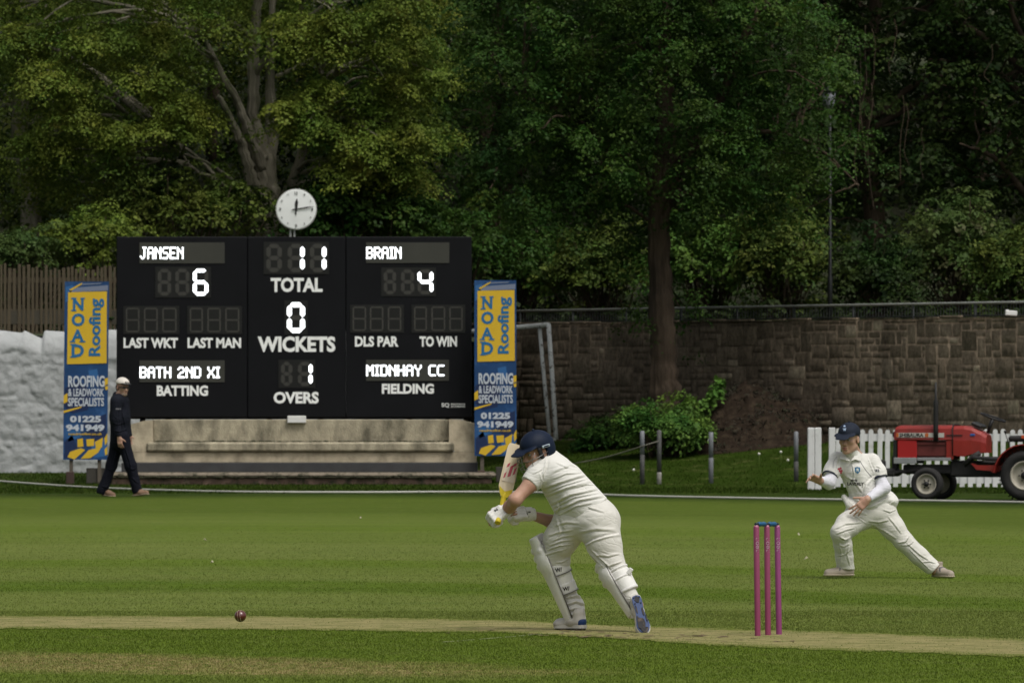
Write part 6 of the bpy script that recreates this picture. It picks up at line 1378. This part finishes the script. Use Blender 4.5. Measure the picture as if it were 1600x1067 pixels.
    mk = lambda txt, px, py, w_, h_, m, nm, bold=.02: drop_on(surf_print(sh, txt, q(px, py, -.6), A_(1, 0, 0), A_(0, 0, 1), w_ / G.s, h_ / G.s, m, nm, bold=bold), sh, .0015)
    mred = mat('red_emblem', (.34, .03, .05), rough=.7); mblu = mat('blue_crest', (.02, .13, .26), rough=.7); mwh = mat('crest_white', (.55, .60, .62), rough=.7)
    def shape(pts, m, nm, gap):
        mb = MB(); mb.add([tuple(q(a, b, -.6)) for a, b in pts], [tuple(range(len(pts)))]); k = mb.build(nm, m, sh); drop_on(k, sh, gap)
    shape([(1340, 731), (1344, 730), (1348.3, 731), (1348.3, 737), (1344.5, 741), (1340.2, 737)], mblu, 'crest', .003); mk('N', 1342.3, 738, 3.6, 5.5, mwh, 'crest_figure', .03)
    for a, b in ((1314.6, 733.5), (1317.8, 732.6), (1316.6, 736.6), (1319.6, 736.4), (1318.6, 739.6)): shape([(a - 1.9, b), (a - .9, b - 1.7), (a + 1.2, b - 1.5), (a + 1.9, b), (a + .9, b + 1.7), (a - 1.2, b + 1.4)], mred, 'emblem', .003)
    mk('LAVERLY', 1328.5, 759.5, 26, 5.0, M_ink, 'sponsor_name', .03); mk('\u2248\u2022\u2248', 1334, 753.5, 10, 4, M_ink, 'sponsor_mark', .02); shape([(1329, 760.8), (1353, 760.3), (1352, 762.4), (1330, 762.9)], M_ink, 'sponsor_bar', .003); mk('32', 1372.5, 738, 6.5, 4.2, M_trim, 'sleeve_number', .03)
    # trousers
    S = Solid((-.62, -.42, .03), (.52, .36, .66), .005)
    S.cone(q(1344, 803, .02), q(1377, 799, .05), .125, .125, .06); S.chain([q(1341, 808, .0), q(1325, 820, -.09), q(1313, 832, -.16)], [.118, .098, .082], .04); S.chain([q(1313, 833, -.155), q(1317, 850, -.10), q(1319, 870, -.05), q(1321.5, 888, -.01)], [.080, .076, .072, .074], .025)
    S.chain([q(1378, 804, .05), q(1395, 824, .035), q(1412, 845, .02)], [.122, .096, .078], .04); S.chain([q(1412, 845, .02), q(1436, 868, .01), q(1461, 890, .0)], [.080, .074, .070], .025)
    S.plane(q(1321, 889, 0), A_(-.05, 0, -1), .004, q(1290, 920, -.4), q(1345, 870, .3)); S.plane(q(1460, 890, 0), A_(.74, 0, -.67), .004, q(1430, 915, -.4), q(1490, 865, .3)); S.cone(q(1461, 890.5, 0), q(1450, 880, 0), .058, .058, .002, 'cut')
    fl = [(L((1302, 826), (1320, 818), (1345, 816)), .009, .016), (L((1304, 834), (1318, 828), (1334, 824)), .009, .014), (L((1310, 838), (1318, 842), (1328, 838)), .016, .015), (L((1308, 850), (1316, 853), (1326, 849)), .012, .016), (L((1309, 846), (1313, 864), (1312, 884)), .009, .014), (L((1325, 848), (1322, 866), (1327, 884)), .008, .014), (L((1307, 868), (1318, 866), (1327, 858)), .009, .012),
          (L((1352, 816), (1340, 808), (1328, 800)), .008, .014), (L((1356, 814), (1372, 816), (1390, 812)), .008, .018), (L((1360, 818), (1382, 830), (1400, 842)), .009, .018), (L((1386, 806), (1396, 818), (1408, 834)), .008, .016), (L((1402, 848), (1414, 846), (1420, 838)), .013, .013), (L((1408, 852), (1420, 851), (1428, 845)), .010, .012), (L((1414, 846), (1436, 866), (1452, 876)), .009, .014), (L((1420, 858), (1438, 876), (1454, 892)), .008, .012), (L((1440, 878), (1452, 877), (1462, 880)), .009, .011), (L((1378, 796), (1390, 800), (1400, 796)), .008, .012)]
    solid_obj('trousers', S, M_trs, c, 1, [(a_, b_ * .8, w_) for a_, b_, w_ in fl], (.0018, 20, 9), 0)
    M_sh = mat('beige_shoe', (.34, .29, .235), rough=.7, var=.15, vscale=14); M_sd = mat('grey_mesh', (.12, .115, .115), rough=.85, var=.2, vscale=30); M_so = mat('pale_sole', (.42, .36, .28), rough=.7)
    def shoe(hl, fd, ln, hh=.05):
        fd = nrm_(fd); up = A_(0, 0, 1); sd = np.cross(up, fd); pt = lambda a, s_, z: hl + fd * a + sd * s_ + up * z; S = Solid(np.minimum(hl, hl + fd * ln) - .12, np.maximum(hl, hl + fd * ln) + .14, .005)
        S.cone(pt(.03, 0, .045), pt(.11, 0, .045), .038, .040, .02); S.cone(pt(.10, 0, .045), pt(ln - .04, 0, .032), .040, .034, .03); S.cone(pt(.05, 0, .05), pt(.055, 0, .12), .042, .044, .02); S.plane(pt(0, 0, .012), -up, .003); o = solid_obj('shoe', S, M_sh, c, 1)
        S = Solid(np.minimum(hl, hl + fd * ln) - .12, np.maximum(hl, hl + fd * ln) + .14, .005); S.cone(pt(.05, 0, .055), pt(.135, 0, .052), .041, .042, .02); S.plane(pt(0, 0, .03), -up, .003); S.plane(pt(.15, 0, .05), fd + up * .5, .004); S.plane(pt(0, 0, .10), up, .004); solid_obj('mesh_panel', S, M_sd, o, 1)
        S = Solid(np.minimum(hl, hl + fd * ln) - .12, np.maximum(hl, hl + fd * ln) + .14, .005); S.cone(pt(.03, 0, .02), pt(ln - .04, 0, .02), .042, .042, 0, sq=(.5,), ax=A_(0, 0, 1)); S.plane(pt(0, 0, .022), up, .004); S.plane(pt(0, 0, .002), -up, .003); solid_obj('sole', S, M_so, o, 1)
    shoe(q(1333, 900.5, .0), (-.93, -.35, 0), .27); shoe(q(1459, 902, .06), (.55, -.83, 0), .27)
fielder()

# ------------------------------------------------------------------ the man walking behind the rope
def walker():
    G = Fig(192, 777, 105.0); q = G.q; c = empty('person', G.base, 'man in dark tracksuit and white cap walking past the scoreboard', 'person')
    f, u, r = frame((.55, -.82, -.08), (.03, 0, 1)); hc = q(191.5, 605.0, .0); S = Solid((-.55, -.40, -.03), (.50, .40, 1.86), .0075); p = head_solid(S, hc, f, u, r, 1.08)
    S.cone(p(-.03, -.06, 0), q(186, 622, 0), .060, .075, .03); S.chain([q(187, 630, 0), q(187, 660, 0), q(188, 684, 0)], [.11, .11, .11], .04)
    ash, ael, awr = q(181, 628, -.17), q(181, 657, -.20), q(186.5, 684, -.22); S.chain([ash, ael, awr], [.05, .04, .03], .02); hand_solid(S, awr, (.12, -.05, -1), (.2, .9, .1), (.95, -.2, 0), 1.0, (.5, .55, .55, .6))
    bsh, bel, bwr = q(194, 628, .17), q(197, 656, .22), q(201, 680, .16); S.chain([bsh, bel, bwr], [.05, .04, .03], .02); hand_solid(S, bwr, (.2, -.05, -1), (-.2, -.9, .1), (.9, -.2, 0), 1.0, (.5, .55, .55, .6))
    lg = ((q(186, 684, .06), q(174, 727, .08), q(160, 768, .10)), (q(190, 684, -.06), q(204, 727, -.06), q(214, 766, -.04)))
    for a, b, d in lg: S.chain([a, b, d], [.08, .055, .045], .02)
    solid_obj('body', S, M_skin2, c, 1); eyes(p, c, 1.08, False)
    M = np.array([f, u, r]); S = Solid(hc - .2, hc + .24, .006); S.ell(p(-.010, .052, 0), A_(.112, .088, .092) * 1.08, M, 0); S.ell(p(-.005, .025, 0), A_(.10, .085, .085) * 1.08, M, .004, 'cut'); S.plane(p(0, .052, 0), -u, .005); cap = solid_obj('cap', S, mat('off_white_cap', (.62, .58, .52), rough=.8, var=.08), c, 1)
    S = Solid(hc - .2, hc + .28, .006); S.cone(p(.085, .056, -.045), p(.085, .056, .045), .04, .04, 0, sq=(.22,), ax=nrm_(u + f * .1)); S.cone(p(.118, .052, -.03), p(.118, .052, .03), .03, .03, .02, sq=(.24,), ax=nrm_(u + f * .15)); solid_obj('peak', S, M_ink, cap, 1)
    mb = MB(); mb.tube([tuple(p(.105, .07, -.03)), tuple(p(.115, .075, 0)), tuple(p(.105, .082, .025))], .006, 5); mb.build('cap_mark', M_ink, cap)
    S = Solid(hc - .2, hc + .2, .006); S.ell(p(-.03, -.005, 0), A_(.082, .075, .083) * 1.08, M, 0); S.ell(p(.09, -.03, 0), A_(.10, .15, .15), M, .01, 'cut'); solid_obj('hair', S, M_dark, c)
    mb = MB(); mb.tube([tuple(p(.02, .004, -.083)), tuple(p(.09, .004, -.062)), tuple(p(.108, .002, -.03)), tuple(p(.106, .006, 0)), tuple(p(.108, .002, .03)), tuple(p(.09, .004, .062)), tuple(p(.02, .004, .083))], [.005, .007, .014, .006, .014, .007, .005], 8, flat=1.2); mb.build('sunglasses', M_ink, c)
    S = Solid(hc - .2, hc + .2, .006); S.ell(p(.058, -.090, 0), A_(.042, .036, .046), M, 0); S.ell(p(.105, -.066, 0), A_(.012, .008, .02), M, .004, 'cut'); solid_obj('beard', S, mat('grey_beard', (.36, .27, .21), rough=.9, bump=.4, bscale=150), c)
    M_j = cloth('navy_jacket', (.0075, .009, .015), sheen=0); M_j2 = cloth('navy_track_trousers', (.0055, .0065, .012), sheen=0); S = Solid((-.36, -.36, .84), (.34, .38, 1.60), .0075)
    S.chain([q(186, 628, 0), q(187, 652, 0), q(187, 676, 0)], [.135, .148, .142], .05); S.cone(q(184, 627, -.12), q(191, 627, .12), .085, .085, .05); S.chain([ash, ael, q(185.5, 681, -.215)], [.085, .070, .052], .03); S.chain([bsh, bel, bwr], [.08, .068, .055], .03)
    S.chain([p(-.09, -.115, -.045), p(-.12, -.12, 0), p(-.09, -.115, .045)], [.05, .06, .05], .03); S.cone(p(-.03, -.135, 0), q(187, 625, 0), .065, .09, .03); S.plane(q(187, 682, 0), A_(0, 0, -1), .02)
    L = G.f2; fl = [(L((176, 660), (186, 664), (196, 660)), .010, .02), (L((177, 672), (188, 675), (199, 671)), .012, .02), (L((184, 630), (186, 650), (187, 672)), -.010, .02), (L((179, 650), (184, 654)), .010, .016), (L((190, 640), (194, 655), (196, 668)), .008, .02)]
    jk = solid_obj('jacket', S, M_j, c, 1, fl, (.004, 16, 3)); k = surf_print(jk, 'oooo', q(178.8, 639.8, -.6), A_(1, 0, 0), A_(0, 0, 1), .075, .020, mat('sleeve_print', (.25, .25, .27)), 'sleeve_mark', bold=.03); drop_on(k, jk, .003)
    S = Solid((-.50, -.34, .02), (.46, .36, 1.02), .0075); S.chain([q(187, 680, 0), q(188, 690, 0)], [.14, .145], .05)
    (a, b, d), (a2, b2, d2) = lg; S.chain([a, b, d + A_(-.01, 0, 0)], [.118, .084, .080], .04); S.chain([a2, b2, d2], [.118, .084, .078], .04); S.plane(q(160, 773, 0), A_(-.3, 0, -1), .004, q(140, 790, -.4), q(186, 752, .4)); S.plane(q(214, 770, 0), A_(.35, 0, -1), .004, q(190, 790, -.4), q(240, 752, .4))
    fl = [(L((196, 700), (203, 722), (206, 740)), .012, .025), (L((200, 730), (208, 734), (214, 731)), .012, .02), (L((206, 745), (212, 752), (218, 756)), .010, .02), (L((183, 700), (176, 722), (168, 744)), .012, .025), (L((166, 732), (175, 735), (182, 731)), .010, .02), (L((158, 760), (166, 762), (172, 756)), .012, .02)]
    solid_obj('trousers', S, M_j2, c, 1, fl, (.005, 12, 6)); M_tan = mat('tan_shoe', (.20, .12, .075), rough=.6, var=.15)
    for h0, h1, z1, up in ((q(163, 774.5, .10), q(177, 776, .02), .03, 0), (q(211, 775, -.04), q(229, 774, -.12), .045, 1)):
        S = Solid(np.minimum(h0, h1) - .14, np.maximum(h0, h1) + .14, .0065); v = h1 - h0; S.cone(h0 + A_(.02, 0, .05), h0 + v * .5 + A_(0, 0, .05), .045, .048, .02); S.cone(h0 + v * .5 + A_(0, 0, .045), h1 + A_(0, 0, z1), .046, .036, .02); S.plane(A_(0, 0, .012), A_(0, 0, -1), .003); sh = solid_obj('shoe', S, M_tan, c, 1)
        S = Solid(np.minimum(h0, h1) - .14, np.maximum(h0, h1) + .14, .0065); S.cone(h0 + A_(.0, 0, .014), h1 + A_(.0, 0, .012 + .012 * up), .047, .045, 0, sq=(.3,), ax=A_(0, 0, 1)); solid_obj('sole', S, mat('tan_sole_%d' % up, (.34, .26, .19), rough=.8), sh, 1)
walker()
# ------------------------------------------------------------------ the tractor
def tractor():
    Y = 101.5; s = FPX / Y; c = empty('compact_tractor', (PX(1500, Y), Y, 0), 'red compact tractor with tall black exhaust parked on the grass by the picket fence', 'tractor', rz=R(-17)); zz = lambda py: (782 - py) / s
    red = mat('tractor_red', (.25, .020, .015), rough=.42, spec=.4, var=.12, vscale=4, col2=(.18, .022, .016), c2scale=3, c2lo=.5, c2hi=.7, coat=.15); red2 = mat('bright_red_panel', (.36, .015, .017), rough=.35, coat=.2, var=.06); drk = mat('recess_red', (.10, .018, .015), rough=.6, var=.3)
    blk = mat('tractor_black', (.012, .012, .012), rough=.55, var=.2); rub = mat('old_tyre', (.016, .0155, .015), rough=.85, var=.25, vscale=9, bump=.3); rim = mat('cream_rim', (.40, .37, .30), rough=.55, var=.15, vscale=9, col2=(.20, .16, .11), c2scale=8, c2lo=.58, c2hi=.72); grey = mat('bare_metal_bar', (.24, .25, .25), rough=.5, var=.15, vscale=8); grs = mat('greasy_iron', (.022, .021, .02), rough=.7, var=.4, vscale=14)
    def hood_section(x, w_, z0, z1, zc, cr):                # half outline y,z: lower side, crease, rounded crown
        return [(-w_, z0), (-w_, zc - .015), (-w_ * 1.03, zc), (-w_ * 1.0, zc + .02), (-w_ * .93, z1 - .05), (-w_ * .75, z1 - cr), (-w_ * .35, z1), (w_ * .35, z1), (w_ * .75, z1 - cr), (w_ * .93, z1 - .05), (w_, zc + .02), (w_ * 1.03, zc), (w_, zc - .015), (w_, z0)]
    def loft(secs, name, m, par, smooth=False):
        mb = MB(); n = len(secs[0][1]); vs = [(x, y, z) for x, sec in secs for y, z in sec]; fs = []
        for i in range(len(secs) - 1):
            for k in range(n): fs.append((i * n + k, i * n + (k + 1) % n, (i + 1) * n + (k + 1) % n, (i + 1) * n + k))
        fs += [tuple(range(n)), tuple(range((len(secs) - 1) * n, len(secs) * n))]; mb.add(vs, fs, smooth); return mb.build(name, m, par)
    zt, zc = zz(665), zz(687)
    hood = loft([(-.935, hood_section(0, .205, zc - .005, zt - .055, zc + .01, .02)), (-.915, hood_section(0, .215, zc - .01, zt - .02, zc, .015)), (-.86, hood_section(0, .222, zc - .01, zt - .004, zc, .012)), (-.45, hood_section(0, .228, zc - .01, zt, zc, .012)), (-.06, hood_section(0, .228, zc - .01, zt, zc, .012))], 'bonnet', red, c)
    for sgn in (-1, 1):                                      # side stripe with its lettering
        mb = MB(); mb.box((-.53, sgn * .2335, zz(680.5)), (.70, .004, zz(677) - zz(684))); st = mb.build('side_stripe', mat('stripe_white_%d' % (sgn + 1), (.50, .48, .44), rough=.5), hood)
        mb = MB(); mb.box((-.875, sgn * .2365, zz(680.5)), (.04, .002, zz(677.5) - zz(683.5))); mb.box((-.44, sgn * .2365, zz(680.5)), (.05, .002, zz(677.5) - zz(683.5))); mb.build('stripe_block', mat('stripe_orange_%d' % (sgn + 1), (.48, .12, .03), rough=.5), st)
        v, f_ = text_mesh('SHIBAURA', (0, 0, .36, zz(677.6) - zz(683.4)), 0, bold=.03, depth=.002); mb = MB(); mb.add([((-.845 + a) if sgn < 0 else (-.485 - a), (sgn * .2365) - (b if sgn > 0 else -b) * (1 if sgn > 0 else 1), zz(683.4) + z) for a, b, z in v], f_); mb.build('lettering', blk, st)
    mb = MB(); mb.box((-.918, 0, (zz(688) + zz(718)) / 2), (.05, .43, zz(688) - zz(718))); g = mb.build('grille', blk, c)
    mb = MB()
    for k in range(7): mb.box((-.946, 0, zz(716) + k * .038), (.008, .38, .010))
    mb.build('grille_bars', grs, g)
    mb = MB(); mb.box((-.945, 0, zz(680)), (.05, .34, .09), bev=.02); mb.build('front_light_panel', blk, c)
    mb = MB(); mb.box((-.50, 0, (zz(689) + zz(716)) / 2), (.80, .34, zz(689) - zz(716))); mb.build('engine_block', drk, c)
    for sgn in (-1, 1):
        mb = MB(); mb.box((-.735, sgn * .212, (zz(688.5) + zz(716)) / 2), (.285, .018, zz(688.5) - zz(716)), bev=.006); pn = mb.build('side_panel', red2, c)
        mb = MB(); mb.box((-.10, sgn * .205, (zz(688) + zz(718)) / 2), (.10, .04, zz(688) - zz(718))); mb.build('side_panel', red, c)
        mb = MB(); mb.box((-.38, sgn * .195, zz(702)), (.44, .012, .20)); mb.box((-.38, sgn * .20, zz(694)), (.42, .03, .03)); mb.build('engine_cover', drk, c)
        mb = MB(); mb.box((-.76, sgn * .225, zz(720.5)), (.34, .05, .088), bev=.006); mb.box((-.33, sgn * .222, zz(718)), (.50, .045, .045), bev=.004); mb.build('chassis_bar', grey, c)
    # cowl and dashboard
    sec = lambda w_, z0, z1, k: [(-w_, z0), (-w_ * 1.02, (z0 + z1) * .5), (-w_ * .95, z1 - .06), (-w_ * .7, z1 - .012), (w_ * .7, z1 - .012), (w_ * .95, z1 - .06), (w_ * 1.02, (z0 + z1) * .5), (w_, z0)]
    cowl = loft([(-.05, sec(.228, zz(712), zt + .002, 0)), (.10, sec(.228, zz(714), zt + .006, 0)), (.22, sec(.222, zz(710), zt - .02, 0)), (.36, sec(.205, zz(708), zt - .085, 0)), (.43, sec(.185, zz(708), zt - .13, 0))], 'cowl', red, c)
    mb = MB(); mb.box((.28, 0, zt + .0), (.17, .30, .05), Matrix.Rotation(R(22), 3, 'Y'), bev=.015); mb.build('instrument_panel', blk, cowl)
    mb = MB(); mb.box((.24, -.2265, zz(680)), (.075, .008, .03), bev=.006); mb.build('blue_badge', mat('blue_badge', (.02, .10, .32), rough=.4), cowl)
    mb = MB(); mb.box((-.03, -.236, zz(680.8)), (.24, .006, .016)); mb.build('black_strip', blk, cowl)
    mb = MB(); mb.tube([(-.055, -.236, zz(712)), (-.055, -.24, zz(670)), (-.055, -.18, zt + .008), (-.055, .18, zt + .008), (-.055, .24, zz(670))], .008, 6); mb.build('bonnet_strap', blk, hood)
    # exhaust
    mb = MB(); x = -.30; mb.tube([(x, -.24, zz(690)), (x, -.25, zz(672)), (x, -.25, zz(664)), (x, -.25, zz(636)), (x, -.25, zz(630)), (x, -.25, zz(622)), (x, -.25, zz(598))], [.033, .036, .036, .036, .036, .017, .015], 14); mb.build('exhaust', blk, c)
    # steering wheel on its column
    Wc = Vector((.49, 0, zz(653))); n = Vector((.33, 0, .94)); a = Vector((.94, 0, -.33)); b = Vector((0, 1, 0)); mb = MB()
    ring = [Wc + (a * math.cos(t) + b * math.sin(t)) * .185 for t in [k * math.pi / 14 for k in range(29)]]; mb.tube(ring, .014, 8, cap=False)
    for k in range(3): t = k * 2.094 + .4; mb.tube([Wc - n * .03, Wc + (a * math.cos(t) + b * math.sin(t)) * .18], .009, 6)
    sw = mb.build('steering_wheel', blk, c); mb = MB(); mb.tube([Wc - n * .02, Wc - n * .24], [.03, .022], 8); mb.build('steering_column', blk, sw)
    # floor, gearbox, axle
    mb = MB(); mb.box((.50, -.28, zz(717)), (.46, .26, .05), Matrix.Rotation(R(4), 3, 'Y'), bev=.012); mb.box((.50, .28, zz(717)), (.46, .26, .05), bev=.012); mb.build('foot_plate', blk, c)
    mb = MB(); mb.prism([(.26, zz(724)), (.34, zz(734)), (.72, zz(737)), (.76, zz(722)), (.70, zz(727)), (.36, zz(727))], -.41, -.37); mb.build('step_guard', red, c)
    mb = MB(); mb.box((.25, 0, zz(733)), (.75, .26, .24), bev=.03); mb.box((-.45, 0, zz(734)), (.75, .22, .14), bev=.02); mb.box((.95, 0, zz(735)), (.5, .30, .34), bev=.04); mb.tube([(.12, -.24, zz(727)), (.26, -.27, zz(714)), (.36, -.28, zz(708))], .04, 8); mb.build('gearbox', grs, c)
    mb = MB(); mb.tube([(-.386, -.40, .24), (-.386, .40, .24)], .04, 8); mb.box((-.40, 0, .34), (.14, .2, .18)); mb.build('front_axle', grs, c)
    mb = MB(); mb.box((-1.06, -.02, zz(739)), (.30, .36, .12), bev=.03); mb.box((-1.15, -.10, zz(728)), (.12, .12, .16), bev=.02); mb.box((-.98, .08, zz(724)), (.10, .10, .20), bev=.02); mb.tube([(-1.2, -.2, zz(745)), (-.85, -.15, zz(738)), (-.6, -.1, zz(735))], .03, 6); mb.build('front_linkage', grs, c)
    def wheel(x, y, r, w_, rr, lug, sgn):
        mb = MB(); h = w_ / 2; mb.lathe([(rr, -h * .72), (rr + (r - rr) * .35, -h), (r - .035, -h * .98), (r - .008, -h * .62), (r, -h * .2), (r, h * .2), (r - .008, h * .62), (r - .035, h * .98), (rr + (r - rr) * .35, h), (rr, h * .72)], (0, 0, 0), 'Y', 40, cap=False)
        for k in range(lug):
            for s2 in (-1, 1):
                a_ = (k + .5 * (s2 > 0)) / lug * 6.2832; M = Matrix.Rotation(-a_, 3, 'Y') @ Matrix.Rotation(R(38) * s2, 3, 'Z'); mb.box(M @ Vector((0, 0, 0)) + Matrix.Rotation(-a_, 3, 'Y') @ Vector((r - .007, s2 * h * .45, 0)), (.022, h * .92, .014), M)
        o = mb.build('wheel', rub, c); o.location = (x, y, r)
        mb = MB(); q_ = sgn * h; mb.lathe([(rr * 1.03, -h * .78), (rr * 1.03, h * .78), (rr * .93, h * .80), (rr * .86, h * .35), (rr * .55, h * .30), (rr * .45, h * .42), (.0, h * .42)] if sgn > 0 else [(.0, -h * .42), (rr * .45, -h * .42), (rr * .55, -h * .30), (rr * .86, -h * .35), (rr * .93, -h * .80), (rr * 1.03, -h * .78), (rr * 1.03, h * .78)], (0, 0, 0), 'Y', 36); rm = mb.build('rim', rim, o)
        mb = MB(); mb.lathe([(rr * .26, -.03), (rr * .26, .03), (rr * .16, .035)], (0, sgn * h * .5, 0), 'Y', 14)
        for k in range(6): a_ = k * 1.047; mb.lathe([(.012, -.012), (.012, .012)], (rr * .40 * math.cos(a_), sgn * h * .46, rr * .40 * math.sin(a_)), 'Y', 6)
        mb.build('hub', blk, rm)
    for sgn in (-1, 1): wheel(-.386, sgn * .42, .238, .17, .145, 0, sgn); wheel(1.08, sgn * .46, .365, .25, .205, 18, sgn)
    for sgn in (-1, 1):                                      # fenders
        mb = MB(); out = []; cx, cz = 1.08, .365
        for k in range(13): t = R(188 - k * 13); out.append((cx + .455 * math.cos(t), cz + .455 * math.sin(t)))
        out[0] = (.60, zz(736)); inn = [(cx + (x - cx) * .965, cz + (z - cz) * .965) for x, z in out][::-1]; mb.prism(out + inn, sgn * .44 - .15, sgn * .44 + .15); sd = sgn * .44 - sgn * .15
        mb.prism(out + [(1.45, .5), (1.0, .5)], min(sd, sd - sgn * .012), max(sd, sd - sgn * .012)); mb.build('fender', red, c)
    mb = MB(); mb.box((.98, 0, zz(686)), (.44, .42, .09), bev=.03); mb.box((1.22, 0, zz(672)), (.10, .42, .34), Matrix.Rotation(R(12), 3, 'Y'), bev=.03); st = mb.build('seat', blk, c)
    mb = MB(); mb.box((1.07, -.218, zz(683)), (.22, .012, .05), bev=.004); mb.build('seat_label', mat('orange_label', (.50, .08, .02), rough=.5), st)
    mb = MB(); mb.tube([(.80, -.20, zz(705)), (.76, -.21, zz(690)), (.72, -.22, zz(676))], [.010, .008, .008], 6); mb.ball((.72, -.22, zz(675)), .02, 8, 6); mb.build('lever', blk, c)
tractor()
print('objects', len(bpy.data.objects), 'faces', sum(len(m.polygons) for m in bpy.data.meshes))
